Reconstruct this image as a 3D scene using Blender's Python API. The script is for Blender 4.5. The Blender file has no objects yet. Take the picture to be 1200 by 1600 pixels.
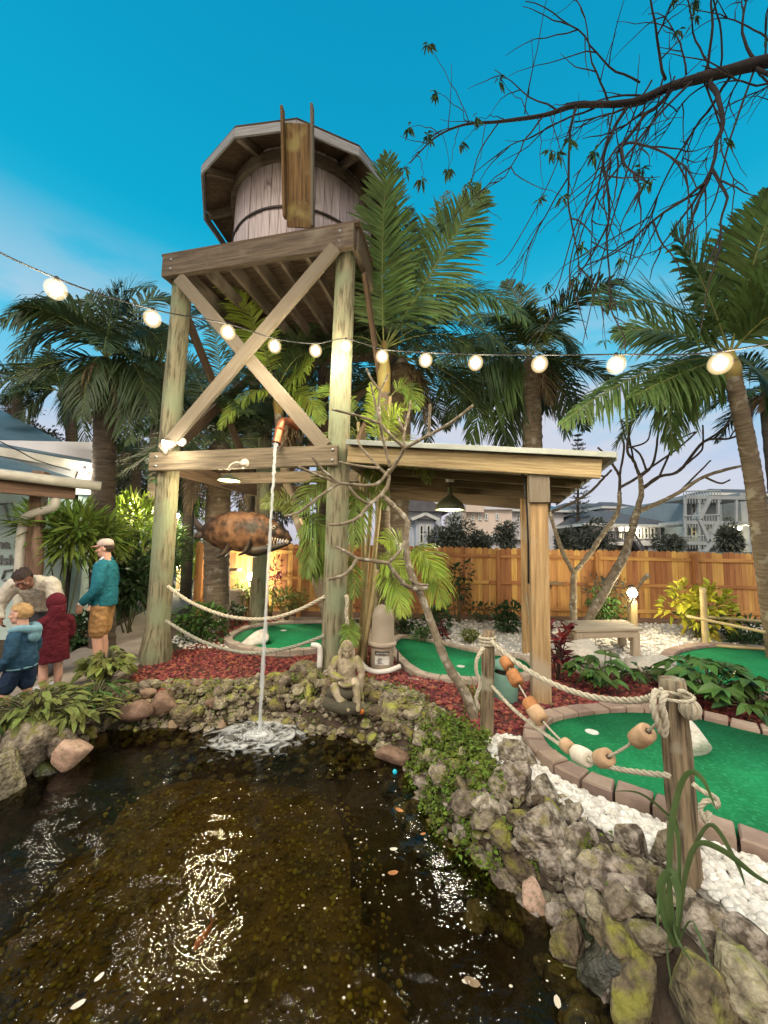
import bpy, math, random
import numpy as np
from mathutils import Vector, noise as mnoise

# ------------------------------------------------------------------ camera, world, sun, exposure
SC = bpy.context.scene
COL = SC.collection
EYE = 1.72
FPX = 600.0
PITCH = math.atan(55 / 600.0)
ROLL = math.radians(1.15)
_F = np.array([0, math.cos(PITCH), math.sin(PITCH)])
_R0 = np.array([1.0, 0, 0])
_U0 = np.array([0, -math.sin(PITCH), math.cos(PITCH)])
_R = math.cos(ROLL) * _R0 + math.sin(ROLL) * _U0
_U = -math.sin(ROLL) * _R0 + math.cos(ROLL) * _U0
EYEV = np.array([0, 0, EYE])

cam = bpy.data.cameras.new('camera')
cam.sensor_fit = 'VERTICAL'
cam.sensor_height = 36
cam.lens = FPX / 1600 * 36
cam.clip_start = 0.05
cam.clip_end = 2000
camo = bpy.data.objects.new('camera', cam)
COL.objects.link(camo)
from mathutils import Matrix
camo.matrix_world = Matrix(((_R[0], _U[0], -_F[0], 0), (_R[1], _U[1], -_F[1], 0), (_R[2], _U[2], -_F[2], EYE), (0, 0, 0, 1)))
SC.camera = camo
SC.view_settings.view_transform = 'Standard'
SC.view_settings.look = 'None'
SC.view_settings.exposure = 0.42
SC.view_settings.gamma = 1
SC.render.engine = 'CYCLES'
SC.cycles.max_bounces = 6
SC.cycles.diffuse_bounces = 3
SC.cycles.glossy_bounces = 3
SC.cycles.transparent_max_bounces = 8
SC.cycles.sample_clamp_indirect = 4.0
SC.cycles.use_denoising = True

SUN_EL, SUN_AZ = math.radians(14), math.radians(205)      # low glow behind the camera
world = bpy.data.worlds.new('World')
SC.world = world
world.use_nodes = True
nt = world.node_tree
nt.nodes.clear()
def _n(t, **kw):
    n = nt.nodes.new(t)
    for k, v in kw.items():
        setattr(n, k, v)
    return n
wo = _n('ShaderNodeOutputWorld'); bg = _n('ShaderNodeBackground'); bg.inputs[1].default_value = 1.0
tc = _n('ShaderNodeTexCoord'); sep = _n('ShaderNodeSeparateXYZ')
nt.links.new(tc.outputs['Generated'], sep.inputs[0])
rmp = _n('ShaderNodeValToRGB')
els = rmp.color_ramp.elements
stops = [(0.0, (.40, .37, .44)), (.08, (.52, .48, .56)), (.20, (.38, .47, .62)), (.32, (.15, .46, .65)), (.45, (.035, .43, .63)), (.62, (.0, .31, .50)), (.86, (.0, .235, .42))]
els[0].position, els[0].color = stops[0][0], (*stops[0][1], 1)
els[1].position, els[1].color = stops[-1][0], (*stops[-1][1], 1)
for p_, c_ in stops[1:-1]:
    e = els.new(p_); e.color = (*c_, 1)
nt.links.new(sep.outputs['Z'], rmp.inputs[0])
mp = _n('ShaderNodeMapping'); mp.inputs['Scale'].default_value = (1.5, 1.5, 4.2); mp.inputs['Location'].default_value = (.35, .1, .6)
nz = _n('ShaderNodeTexNoise'); nz.inputs['Scale'].default_value = 1.7; nz.inputs['Detail'].default_value = 6; nz.inputs['Roughness'].default_value = .55
nt.links.new(tc.outputs['Generated'], mp.inputs[0]); nt.links.new(mp.outputs[0], nz.inputs['Vector'])
cr = _n('ShaderNodeMapRange'); cr.inputs[1].default_value = .44; cr.inputs[2].default_value = .60
nt.links.new(nz.outputs['Fac'], cr.inputs[0])
lo = _n('ShaderNodeMapRange'); lo.inputs[1].default_value = .58; lo.inputs[2].default_value = .32
nt.links.new(sep.outputs['Z'], lo.inputs[0])
mm = _n('ShaderNodeMath', operation='MULTIPLY'); nt.links.new(cr.outputs[0], mm.inputs[0]); nt.links.new(lo.outputs[0], mm.inputs[1])
mx = _n('ShaderNodeMixRGB'); nt.links.new(mm.outputs[0], mx.inputs[0]); nt.links.new(rmp.outputs[0], mx.inputs[1]); mx.inputs[2].default_value = (.50, .52, .60, 1)
bk = _n('ShaderNodeMapRange'); bk.inputs[1].default_value = .05; bk.inputs[2].default_value = -.7; bk.inputs[4].default_value = .9
nt.links.new(sep.outputs['Y'], bk.inputs[0])
mb_ = _n('ShaderNodeMixRGB'); nt.links.new(bk.outputs[0], mb_.inputs[0]); nt.links.new(mx.outputs[0], mb_.inputs[1]); mb_.inputs[2].default_value = (.86, .70, .60, 1)
sky = _n('ShaderNodeTexSky'); sky.sky_type = 'NISHITA'; sky.sun_disc = False; sky.sun_elevation = SUN_EL; sky.sun_rotation = SUN_AZ
sks = _n('ShaderNodeMixRGB', blend_type='MULTIPLY'); sks.inputs[0].default_value = 1; sks.inputs[2].default_value = (.1, .1, .1, 1)
nt.links.new(sky.outputs[0], sks.inputs[1])
mf = _n('ShaderNodeMixRGB'); mf.inputs[0].default_value = .05
nt.links.new(mb_.outputs[0], mf.inputs[1]); nt.links.new(sks.outputs[0], mf.inputs[2])
nt.links.new(mf.outputs[0], bg.inputs[0]); nt.links.new(bg.outputs[0], wo.inputs[0])

sl = bpy.data.lights.new('sun', 'SUN'); sl.energy = 1.4; sl.angle = math.radians(20); sl.color = (1, .93, .82)
so = bpy.data.objects.new('sun', sl); COL.objects.link(so)
_sd = Vector((math.sin(SUN_AZ) * math.cos(SUN_EL + .5), math.cos(SUN_AZ) * math.cos(SUN_EL + .5), math.sin(SUN_EL + .5)))
so.rotation_euler = (-_sd).to_track_quat('-Z', 'Y').to_euler()

# ------------------------------------------------------------------ helpers
def ray(x, y):
    return _F + (x - 600) / FPX * _R + (800 - y) / FPX * _U
def P(x, y, Y):
    d = ray(x, y)
    return EYEV + d * (Y / d[1])
def G(x, y, z=0.0):
    d = ray(x, y)
    return EYEV + d * ((z - EYE) / d[2])
def unit(v):
    v = np.asarray(v, float)
    return v / max(np.linalg.norm(v), 1e-9)
def nrm(a):
    return a / np.maximum(np.linalg.norm(a, axis=-1, keepdims=True), 1e-9)
R = random.Random(7)
RN = np.random.default_rng(7)

class MB:
    """collects pieces and links them as one mesh object"""
    def __init__(s):
        s.v, s.f, s.lc, s.n = [], [], [], 0
    def add(s, v, f, lc=None):
        v = np.asarray(v, float).reshape(-1, 3)
        s.v.append(v)
        s.lc.append(v if lc is None else np.asarray(lc, float).reshape(-1, 3))
        for fa in (f if isinstance(f, list) else [f]):
            fa = np.asarray(fa, int)
            if fa.size:
                s.f.append(fa + s.n)
        s.n += len(v)
        return s
    def box(s, c, size, rz=0.0, M=None, bev=0.0):
        hx, hy, hz = (np.asarray(size, float) / 2)
        if bev:
            b = bev
            pts = []
            for sx in (-1, 1):
                for sy in (-1, 1):
                    for sz in (-1, 1):
                        pts += [(sx * (hx - b), sy * (hy - b), sz * hz), (sx * (hx - b), sy * hy, sz * (hz - b)), (sx * hx, sy * (hy - b), sz * (hz - b))]
            p = np.array(pts)
            idx = lambda a, b_, c_, k: ((a * 2 + b_) * 2 + c_) * 3 + k
            q, t = [], []
            for a in (0, 1):
                q.append([idx(0, 0, a, 0), idx(1, 0, a, 0), idx(1, 1, a, 0), idx(0, 1, a, 0)][::1 if a else -1])
                q.append([idx(0, a, 0, 1), idx(1, a, 0, 1), idx(1, a, 1, 1), idx(0, a, 1, 1)][::-1 if a else 1])
                q.append([idx(a, 0, 0, 2), idx(a, 1, 0, 2), idx(a, 1, 1, 2), idx(a, 0, 1, 2)][::1 if a else -1])
                for b2 in (0, 1):
                    q.append([idx(0, a, b2, 0), idx(1, a, b2, 0), idx(1, a, b2, 1), idx(0, a, b2, 1)])
                    q.append([idx(a, 0, b2, 0), idx(a, 1, b2, 0), idx(a, 1, b2, 2), idx(a, 0, b2, 2)])
                    q.append([idx(a, b2, 0, 1), idx(a, b2, 1, 1), idx(a, b2, 1, 2), idx(a, b2, 0, 2)])
                    for c2 in (0, 1):
                        t.append([idx(a, b2, c2, 0), idx(a, b2, c2, 1), idx(a, b2, c2, 2)])
            fs = [np.array(q), np.array(t)]
        else:
            p = np.array([(sx * hx, sy * hy, sz * hz) for sx in (-1, 1) for sy in (-1, 1) for sz in (-1, 1)])
            fs = np.array([[0, 1, 3, 2], [4, 6, 7, 5], [0, 4, 5, 1], [2, 3, 7, 6], [0, 2, 6, 4], [1, 5, 7, 3]])
        ax = int(np.argmax(size))
        off = np.array([R.random() * 20, R.random() * 20, R.random() * 20])
        lc = np.roll(p, -ax, axis=1) + off
        if M is None:
            ca, sa = math.cos(rz), math.sin(rz)
            M = np.array([[ca, -sa, 0], [sa, ca, 0], [0, 0, 1]])
        return s.add(p @ np.asarray(M).T + np.asarray(c, float), fs, lc)
    def board(s, a, b, w, t, up=(0, 0, 1), bev=0.004):
        """a timber of width w (across) and height t (along up) from a to b"""
        a, b = np.asarray(a, float), np.asarray(b, float)
        d = b - a; L = np.linalg.norm(d); x = d / L
        y = np.cross(np.asarray(up, float), x)
        if np.linalg.norm(y) < 1e-4:
            y = np.cross([0, 1, 0], x)
        y = unit(y); z = np.cross(x, y)
        return s.box((a + b) / 2, (L, w, t), M=np.stack([x, y, z], 1), bev=bev)
    def tube(s, pts, r, seg=8, caps=True, ell=None, ref=None, wob=0.0):
        pts = np.asarray(pts, float); n = len(pts)
        r = np.broadcast_to(np.asarray(r, float), (n,)) if np.ndim(r) < 2 else np.asarray(r, float)
        r2 = r if r.ndim == 2 else np.stack([r, r * (ell if ell else 1)], 1)
        T = np.gradient(pts, axis=0); T = nrm(T)
        rf = np.asarray(ref if ref is not None else ((0, 0, 1) if abs(T[0][2]) < .9 else (0, 1, 0)), float)
        N = []
        p = rf
        for i in range(n):
            p = p - T[i] * np.dot(p, T[i])
            if np.linalg.norm(p) < 1e-5:
                p = np.cross(T[i], (1, .3, .2))
            p = unit(p); N.append(p)
        N = np.array(N); B = np.cross(T, N)
        a = np.arange(seg) * 2 * math.pi / seg
        ca, sa = np.cos(a), np.sin(a)
        k = 1 + (RN.normal(size=(n, seg)) * wob if wob else 0)
        v = pts[:, None, :] + (N[:, None, :] * (ca * r2[:, :1] * k)[..., None]) + (B[:, None, :] * (sa * r2[:, 1:] * k)[..., None])
        L = np.concatenate([[0], np.cumsum(np.linalg.norm(np.diff(pts, axis=0), axis=1))])
        off = R.random() * 20
        lc = np.stack([np.broadcast_to(L[:, None], (n, seg)) + off, ca * r2[:, :1] + off, sa * r2[:, 1:]], -1)
        i = np.arange(n - 1)[:, None] * seg; j = np.arange(seg)[None]; j2 = (j + 1) % seg
        f = np.stack([i + j, i + j2, i + seg + j2, i + seg + j], -1).reshape(-1, 4)
        vv, ll = v.reshape(-1, 3), lc.reshape(-1, 3)
        fs = [f]
        if caps:
            c0 = n * seg
            vv = np.concatenate([vv, pts[:1], pts[-1:]]); ll = np.concatenate([ll, ll[:1], ll[-1:]])
            jj = np.arange(seg); j2 = (jj + 1) % seg
            fs.append(np.stack([j2, jj, np.full(seg, c0)], 1))
            fs.append(np.stack([(n - 1) * seg + jj, (n - 1) * seg + j2, np.full(seg, c0 + 1)], 1))
        return s.add(vv, fs, ll)
    def lathe(s, c, prof, seg=24, axis=None):
        """prof: list of (radius, height) turned about z (or axis) at c"""
        prof = np.asarray(prof, float); n = len(prof)
        a = np.arange(seg) * 2 * math.pi / seg
        v = np.stack([prof[:, :1] * np.cos(a), prof[:, :1] * np.sin(a), np.broadcast_to(prof[:, 1:], (n, seg))], -1)
        if axis is not None:
            q = np.array(Vector(axis).to_track_quat('Z', 'Y').to_matrix()); v = v @ q.T
        i = np.arange(n - 1)[:, None] * seg; j = np.arange(seg)[None]; j2 = (j + 1) % seg
        f = np.stack([i + j, i + j2, i + seg + j2, i + seg + j], -1).reshape(-1, 4)
        return s.add(v.reshape(-1, 3) + np.asarray(c, float), f)
    def ball(s, c, r, seg=16, rings=10, M=None):
        t = np.linspace(0, math.pi, rings + 1)[1:-1]; a = np.arange(seg) * 2 * math.pi / seg
        v = np.stack([np.sin(t)[:, None] * np.cos(a), np.sin(t)[:, None] * np.sin(a), np.broadcast_to(np.cos(t)[:, None], (len(t), seg))], -1).reshape(-1, 3)
        v = np.concatenate([v, [[0, 0, 1], [0, 0, -1]]]) * np.broadcast_to(np.asarray(r, float), (3,))
        if M is not None:
            v = v @ np.asarray(M).T
        n = len(t); i = np.arange(n - 1)[:, None] * seg; j = np.arange(seg)[None]; j2 = (j + 1) % seg
        f = np.stack([i + j, i + seg + j, i + seg + j2, i + j2], -1).reshape(-1, 4)
        jj = np.arange(seg); jn = (jj + 1) % seg
        t1 = np.stack([np.full(seg, n * seg), jj, jn], 1); t2 = np.stack([(n - 1) * seg + jn, (n - 1) * seg + jj, np.full(seg, n * seg + 1)][::-1], 1)[:, ::-1]
        return s.add(v + np.asarray(c, float), [f, t1, t2])
    def prism(s, poly, z0, z1, top_only=False):
        """vertical prism of a 2-D polygon"""
        poly = np.asarray(poly, float); n = len(poly)
        if np.sum(poly[:, 0] * np.roll(poly[:, 1], -1) - np.roll(poly[:, 0], -1) * poly[:, 1]) < 0:
            poly = poly[::-1]
        from mathutils.geometry import tessellate_polygon
        tris = np.array([t for t in tessellate_polygon([[Vector((p[0], p[1], 0)) for p in poly]])])
        # consistent upward winding
        a, b, c = poly[tris[:, 0]], poly[tris[:, 1]], poly[tris[:, 2]]
        cr_ = (b[:, 0] - a[:, 0]) * (c[:, 1] - a[:, 1]) - (b[:, 1] - a[:, 1]) * (c[:, 0] - a[:, 0])
        tris[cr_ < 0] = tris[cr_ < 0][:, ::-1]
        v = np.concatenate([np.c_[poly, np.full(n, z0)], np.c_[poly, np.full(n, z1)]])
        i = np.arange(n); j = (i + 1) % n
        fs = [tris + n, np.stack([i, j, j + n, i + n], 1)]
        return s.add(v, fs)
    def build(s, name, mat, parent=None, smooth=True, mods=None, edge=None):
        me = bpy.data.meshes.new(name)
        v = np.concatenate(s.v) if s.v else np.zeros((0, 3)); lc = np.concatenate(s.lc) if s.v else v
        off = np.zeros(3)
        if parent is not None:
            off = WLOC[parent.name]
        me.vertices.add(len(v)); me.vertices.foreach_set('co', (v - off).astype(np.float32).ravel())
        tot = np.concatenate([np.full(len(f), f.shape[1]) for f in s.f])
        idx = np.concatenate([f.ravel() for f in s.f])
        me.loops.add(len(idx)); me.loops.foreach_set('vertex_index', idx.astype(np.int32))
        me.polygons.add(len(tot)); st = np.concatenate([[0], np.cumsum(tot)[:-1]])
        me.polygons.foreach_set('loop_start', st.astype(np.int32)); me.polygons.foreach_set('loop_total', tot.astype(np.int32))
        me.polygons.foreach_set('use_smooth', np.full(len(tot), bool(smooth)))
        at = me.attributes.new('lc', 'FLOAT_VECTOR', 'POINT'); at.data.foreach_set('vector', lc.astype(np.float32).ravel())
        me.update(calc_edges=True); me.validate()
        me.materials.append(MAT[mat] if isinstance(mat, str) else mat)
        o = bpy.data.objects.new(name, me); COL.objects.link(o)
        if parent is not None:
            o.parent = parent
            WLOC[o.name] = off
        else:
            WLOC[o.name] = np.zeros(3)
        if smooth == 'auto' or edge:
            me.polygons.foreach_set('use_smooth', np.full(len(tot), True))
            me.set_sharp_from_angle(angle=math.radians(edge or 35))
        for m in (mods or []):
            m(o)
        return o

WLOC = {}
def tag(o, label=None, cat=None, group=None, kind=None):
    if label: o['label'] = label
    if cat: o['category'] = cat
    if group: o['group'] = group
    if kind: o['kind'] = kind
    return o
def thing(name, label, cat, loc=(0, 0, 0), group=None):
    o = bpy.data.objects.new(name, None); COL.objects.link(o)
    o.empty_display_size = .1
    o.location = [float(c) for c in loc]
    WLOC[o.name] = np.array([float(c) for c in loc])
    return tag(o, label, cat, group)
def copy_tree(o, parent=None):
    c = o.copy(); COL.objects.link(c)
    WLOC[c.name] = WLOC.get(o.name, np.zeros(3))
    if parent is not None: c.parent = parent
    for ch in list(o.children): copy_tree(ch, c)
    return c
def remesh(vox, it=2, fac=.5):
    def f(o):
        m = o.modifiers.new('remesh', 'REMESH'); m.mode = 'VOXEL'; m.voxel_size = vox; m.use_smooth_shade = True
        if it:
            k = o.modifiers.new('smooth', 'SMOOTH'); k.iterations = it; k.factor = fac
    return f
def folds(st=.012, sc=.15):
    def f(o):
        tx = bpy.data.textures.get('folds') or bpy.data.textures.new('folds', 'CLOUDS'); tx.noise_scale = sc; tx.noise_depth = 2
        m = o.modifiers.new('folds', 'DISPLACE'); m.texture = tx; m.strength = st * 2; m.mid_level = .5; m.texture_coords = 'LOCAL'
    return f
def lamp(name, loc, watts, color=(1, .82, .55), r=.03, parent=None):
    l = bpy.data.lights.new(name, 'POINT'); l.energy = watts * 2.0; l.color = color; l.shadow_soft_size = r
    o = bpy.data.objects.new(name, l); COL.objects.link(o)
    if parent is not None:
        o.parent = parent; o.location = [float(c) for c in (np.asarray(loc) - WLOC[parent.name])]
    else:
        o.location = [float(c) for c in loc]
    return o
def bez(p0, p1, p2, n=10):
    t = np.linspace(0, 1, n)[:, None]
    return (1 - t) ** 2 * np.asarray(p0) + 2 * t * (1 - t) * np.asarray(p1) + t * t * np.asarray(p2)
def crom(pts, n=8, closed=False):
    """Catmull-Rom through pts"""
    pts = np.asarray(pts, float); m = len(pts); out = []
    for i in range(m if closed else m - 1):
        if closed:
            a, b, c, d = pts[(i - 1) % m], pts[i], pts[(i + 1) % m], pts[(i + 2) % m]
        else:
            a, b, c, d = pts[max(i - 1, 0)], pts[i], pts[i + 1], pts[min(i + 2, m - 1)]
        for t in np.arange(n) / n:
            out.append(.5 * ((2 * b) + (c - a) * t + (2 * a - 5 * b + 4 * c - d) * t * t + (3 * b - a - 3 * c + d) * t ** 3))
    if not closed: out.append(pts[-1])
    return np.array(out)

# ------------------------------------------------------------------ materials
MAT = {}
def mat(name, c1, c2=None, scale=6.0, st=(1, 1, 1), rough=.7, bump=.3, bscale=None, metal=0.0, spec=.3, isl=0.0, lo=.35, hi=.65, detail=6, transl=0.0, space='lc', c3=None, c3s=2.0, c3r=(.55, .65), c3up=False, vor=0.0, emit=None, dist=.02, coat=0.0):
    m = bpy.data.materials.new(name); m.use_nodes = True; MAT[name] = m
    t = m.node_tree; b = t.nodes['Principled BSDF']; L = t.links.new
    N = lambda ty, **kw: (lambda n: ([setattr(n, k, v) for k, v in kw.items()], n)[1])(t.nodes.new(ty))
    if space == 'lc':
        src = N('ShaderNodeAttribute', attribute_name='lc').outputs['Vector']
    elif space == 'world':
        src = N('ShaderNodeNewGeometry').outputs['Position']
    else:
        src = N('ShaderNodeTexCoord').outputs['Object']
    mp = N('ShaderNodeMapping'); mp.inputs['Scale'].default_value = st; L(src, mp.inputs[0])
    nz = N('ShaderNodeTexNoise'); nz.inputs['Scale'].default_value = scale; nz.inputs['Detail'].default_value = detail; nz.inputs['Roughness'].default_value = .6
    L(mp.outputs[0], nz.inputs['Vector'])
    mr = N('ShaderNodeMapRange'); mr.inputs[1].default_value = lo; mr.inputs[2].default_value = hi; L(nz.outputs['Fac'], mr.inputs[0])
    mx = N('ShaderNodeMixRGB'); L(mr.outputs[0], mx.inputs[0]); mx.inputs[1].default_value = (*c1, 1); mx.inputs[2].default_value = (*(c2 or c1), 1)
    col = mx.outputs[0]
    if c3:
        n3 = N('ShaderNodeTexNoise'); n3.inputs['Scale'].default_value = c3s; n3.inputs['Detail'].default_value = 5
        L(src, n3.inputs['Vector'])
        r3 = N('ShaderNodeMapRange'); r3.inputs[1].default_value = c3r[0]; r3.inputs[2].default_value = c3r[1]; L(n3.outputs['Fac'], r3.inputs[0])
        f3 = r3.outputs[0]
        if c3up:
            g = N('ShaderNodeNewGeometry'); sx = N('ShaderNodeSeparateXYZ'); L(g.outputs['Normal'], sx.inputs[0])
            ru = N('ShaderNodeMapRange'); ru.inputs[1].default_value = -.1; ru.inputs[2].default_value = .6; L(sx.outputs['Z'], ru.inputs[0])
            mu = N('ShaderNodeMath', operation='MULTIPLY'); L(f3, mu.inputs[0]); L(ru.outputs[0], mu.inputs[1]); f3 = mu.outputs[0]
        m3 = N('ShaderNodeMixRGB'); L(f3, m3.inputs[0]); L(col, m3.inputs[1]); m3.inputs[2].default_value = (*c3, 1); col = m3.outputs[0]
    if isl:
        g = N('ShaderNodeNewGeometry'); oi = N('ShaderNodeObjectInfo')
        ad = N('ShaderNodeMath', operation='ADD'); L(g.outputs['Random Per Island'], ad.inputs[0]); L(oi.outputs['Random'], ad.inputs[1])
        fr = N('ShaderNodeMath', operation='FRACT'); L(ad.outputs[0], fr.inputs[0])
        ri = N('ShaderNodeMapRange'); ri.inputs[3].default_value = 1 - isl; ri.inputs[4].default_value = 1 + isl; L(fr.outputs[0], ri.inputs[0])
        hv = N('ShaderNodeHueSaturation'); L(col, hv.inputs['Color']); L(ri.outputs[0], hv.inputs['Value'])
        rh = N('ShaderNodeMapRange'); rh.inputs[3].default_value = .5 - isl * .06; rh.inputs[4].default_value = .5 + isl * .06; L(fr.outputs[0], rh.inputs[0]); L(rh.outputs[0], hv.inputs['Hue'])
        col = hv.outputs['Color']
    L(col, b.inputs['Base Color'])
    b.inputs['Roughness'].default_value = rough; b.inputs['Metallic'].default_value = metal
    b.inputs['Specular IOR Level'].default_value = spec; b.inputs['Coat Weight'].default_value = coat
    if bump:
        bz = nz
        if bscale or vor:
            bz = N('ShaderNodeTexNoise'); bz.inputs['Scale'].default_value = bscale or scale; bz.inputs['Detail'].default_value = 8; L(mp.outputs[0], bz.inputs['Vector'])
        h = bz.outputs['Fac']
        if vor:
            vn = N('ShaderNodeTexVoronoi'); vn.inputs['Scale'].default_value = vor; L(mp.outputs[0], vn.inputs['Vector'])
            av = N('ShaderNodeMath', operation='ADD'); L(h, av.inputs[0]); L(vn.outputs['Distance'], av.inputs[1]); h = av.outputs[0]
        bp = N('ShaderNodeBump'); bp.inputs['Strength'].default_value = bump; bp.inputs['Distance'].default_value = dist; L(h, bp.inputs['Height']); L(bp.outputs[0], b.inputs['Normal'])
    if transl:
        tr = N('ShaderNodeBsdfTranslucent'); L(col, tr.inputs[0]); ms = N('ShaderNodeMixShader'); ms.inputs[0].default_value = transl
        L(b.outputs[0], ms.inputs[1]); L(tr.outputs[0], ms.inputs[2]); L(ms.outputs[0], t.nodes['Material Output'].inputs[0])
    if emit:
        b.inputs['Emission Color'].default_value = (*emit[0], 1); b.inputs['Emission Strength'].default_value = emit[1]
    return m
W1 = (1.3, 24, 24)
mat('pile_wood', (.26, .235, .145), (.065, .058, .032), 1.9, (1.7, 15, 15), .85, .9, lo=.44, hi=.66, c3=(.22, .25, .15), c3s=2.3, c3r=(.45, .62))
mat('rope_post', (.32, .24, .145), (.075, .055, .035), 1.5, (1.5, 26, 26), .9, .9, lo=.36, hi=.62, c3=(.34, .31, .22), c3s=4, c3r=(.55, .66))
mat('old_timber', (.165, .125, .085), (.07, .052, .036), 1.8, W1, .85, .5, lo=.35, hi=.66, c3=(.24, .20, .15), c3s=1.7, c3r=(.5, .7))
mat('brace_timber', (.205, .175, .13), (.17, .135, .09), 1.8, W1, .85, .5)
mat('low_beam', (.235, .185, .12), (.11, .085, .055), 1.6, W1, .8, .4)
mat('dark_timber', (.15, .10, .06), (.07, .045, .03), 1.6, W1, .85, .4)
mat('chute_timber', (.26, .16, .06), (.10, .055, .025), 1.5, W1, .75, .4, c3=(.30, .24, .09), c3s=2.2)
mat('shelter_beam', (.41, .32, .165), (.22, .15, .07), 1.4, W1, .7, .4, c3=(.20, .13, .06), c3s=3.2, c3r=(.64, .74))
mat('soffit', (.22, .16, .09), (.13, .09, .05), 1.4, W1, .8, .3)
mat('shelter_post', (.45, .30, .145), (.25, .155, .07), 1.4, W1, .75, .3, c3=(.36, .28, .19), c3s=1.2)
mat('fence_wood', (.58, .305, .105), (.36, .17, .055), 1.1, (.7, 9, 9), .75, .3, isl=.32, c3=(.16, .07, .03), c3s=3.2, c3r=(.68, .74))
mat('white_trim', (.72, .72, .66), (.58, .58, .52), 3, rough=.6, bump=.1)
mat('roof_edge', (.36, .38, .34), (.24, .26, .23), 3, rough=.6, bump=.1)
mat('tank_paint', (.64, .55, .53), (.38, .30, .28), 1.6, (.6, 12, 12), .8, .4, isl=.12, lo=.42, hi=.7, c3=(.17, .12, .10), c3s=2.6, c3r=(.62, .72))
mat('fascia_grey', (.36, .36, .35), (.22, .21, .2), 2, W1, .7, .3)
mat('iron', (.05, .045, .045), (.09, .06, .045), 8, rough=.6, metal=.6, bump=.2)
mat('steel', (.42, .42, .40), (.3, .3, .29), 8, rough=.4, metal=.8, bump=.05)
mat('copper', (.55, .20, .10), (.36, .13, .07), 5, rough=.35, metal=.7, bump=.1)
mat('rope', (.56, .50, .38), (.40, .35, .25), 30, rough=.9, bump=.3)
mat('grey_rope', (.34, .33, .26), (.22, .22, .17), 30, rough=.9, bump=.3)
mat('cork_orange', (.50, .22, .085), (.34, .14, .05), 14, rough=.8, bump=.3)
mat('cork_tan', (.60, .40, .24), (.45, .28, .15), 14, rough=.8, bump=.3)
mat('float_white', (.78, .70, .56), (.62, .53, .4), 10, rough=.6, bump=.15)
mat('turf', (.016, .225, .085), (.014, .15, .056), 2.2, rough=.95, bump=.5, bscale=190, spec=.1, dist=.008, c3=(.035, .29, .13), c3s=30, c3r=(.5, .75))
mat('paver', (.34, .25, .20), (.24, .165, .125), 5, rough=.85, bump=.4, bscale=60, isl=.18, dist=.006)
mat('kerb', (.44, .36, .29), (.30, .24, .19), 6, rough=.85, bump=.4, bscale=50, dist=.006)
mat('white_stone', (.76, .73, .68), (.54, .50, .44), 12, rough=.7, bump=.25, isl=.24)
mat('gravel_shade_base', (.30, .27, .23), (.12, .10, .08), 40, rough=.95, bump=.6)  # darkened so the shade between pebbles sits in the base colour
mat('lava_stone', (.27, .06, .05), (.13, .028, .025), 20, rough=.85, bump=.5, isl=.4, dist=.008)
mat('lava_base', (.10, .03, .025), (.05, .018, .015), 40, rough=.95, bump=.7)
mat('soil', (.045, .032, .022), (.085, .06, .04), 9, rough=.95, bump=.8, bscale=30, c3=(.035, .05, .02), c3s=1.5)
mat('concrete', (.36, .30, .245), (.27, .225, .185), 3, rough=.9, bump=.25, bscale=60, c3=(.20, .165, .135), c3s=1.1, c3r=(.5, .75), dist=.005)
mat('lime_rock', (.38, .32, .22), (.10, .08, .055), 15, rough=.9, bump=.9, bscale=48, vor=32, space='world', c3=(.20, .19, .05), c3s=9, c3r=(.52, .66), c3up=True, isl=.3, dist=.022)
mat('mossy_rock', (.24, .19, .11), (.07, .055, .035), 15, rough=.9, bump=.9, bscale=48, vor=32, space='world', c3=(.26, .25, .05), c3s=9, c3r=(.47, .62), c3up=True, isl=.3, dist=.0225)
mat('pit_rock', (.42, .355, .285), (.095, .072, .05), 15, rough=.92, bump=.9, bscale=48, vor=32, space='world', lo=.4, hi=.6, c3=(.24, .20, .09), c3s=9, c3r=(.58, .72), isl=.22, dist=.022)
mat('brown_rock', (.30, .20, .13), (.18, .115, .07), 14, rough=.75, bump=.5, bscale=50, space='world', isl=.25)
mat('pink_rock', (.56, .38, .28), (.38, .235, .16), 4, rough=.7, bump=.5, bscale=10, space='obj', c3=(.28, .22, .14), c3s=4)
mat('pale_rock', (.58, .53, .45), (.44, .39, .32), 16, rough=.8, bump=.4, bscale=50, space='world')
mat('white_rock', (.72, .68, .60), (.5, .46, .38), 14, rough=.8, bump=.6, bscale=50, space='world')
mat('wet_rock', (.06, .055, .035), (.025, .024, .016), 16, rough=.35, bump=.8, bscale=50, space='world', c3=(.07, .09, .02), c3s=5, c3up=True, spec=.5)
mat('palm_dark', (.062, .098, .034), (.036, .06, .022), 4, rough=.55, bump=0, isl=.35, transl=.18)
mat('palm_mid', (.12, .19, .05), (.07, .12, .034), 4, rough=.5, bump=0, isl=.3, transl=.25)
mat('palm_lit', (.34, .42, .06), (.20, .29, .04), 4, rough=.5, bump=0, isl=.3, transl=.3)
mat('rachis', (.22, .24, .075), (.14, .16, .05), 4, rough=.6, bump=.1)
mat('dry_leaf', (.24, .17, .09), (.13, .09, .05), 5, rough=.9, bump=.2, isl=.3, transl=.15)
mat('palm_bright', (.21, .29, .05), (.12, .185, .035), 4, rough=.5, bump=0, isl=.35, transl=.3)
mat('house_deck', (.40, .43, .43), (.32, .35, .35), 2, rough=.85, bump=.05)
mat('leaf_mid', (.10, .19, .04), (.055, .11, .028), 5, rough=.45, bump=0, isl=.4, transl=.25)
mat('leaf_dark', (.045, .09, .03), (.028, .055, .02), 5, rough=.45, bump=0, isl=.4, transl=.2)
mat('leaf_olive', (.22, .245, .06), (.11, .14, .035), 5, rough=.5, bump=0, isl=.4, transl=.25)
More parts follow.
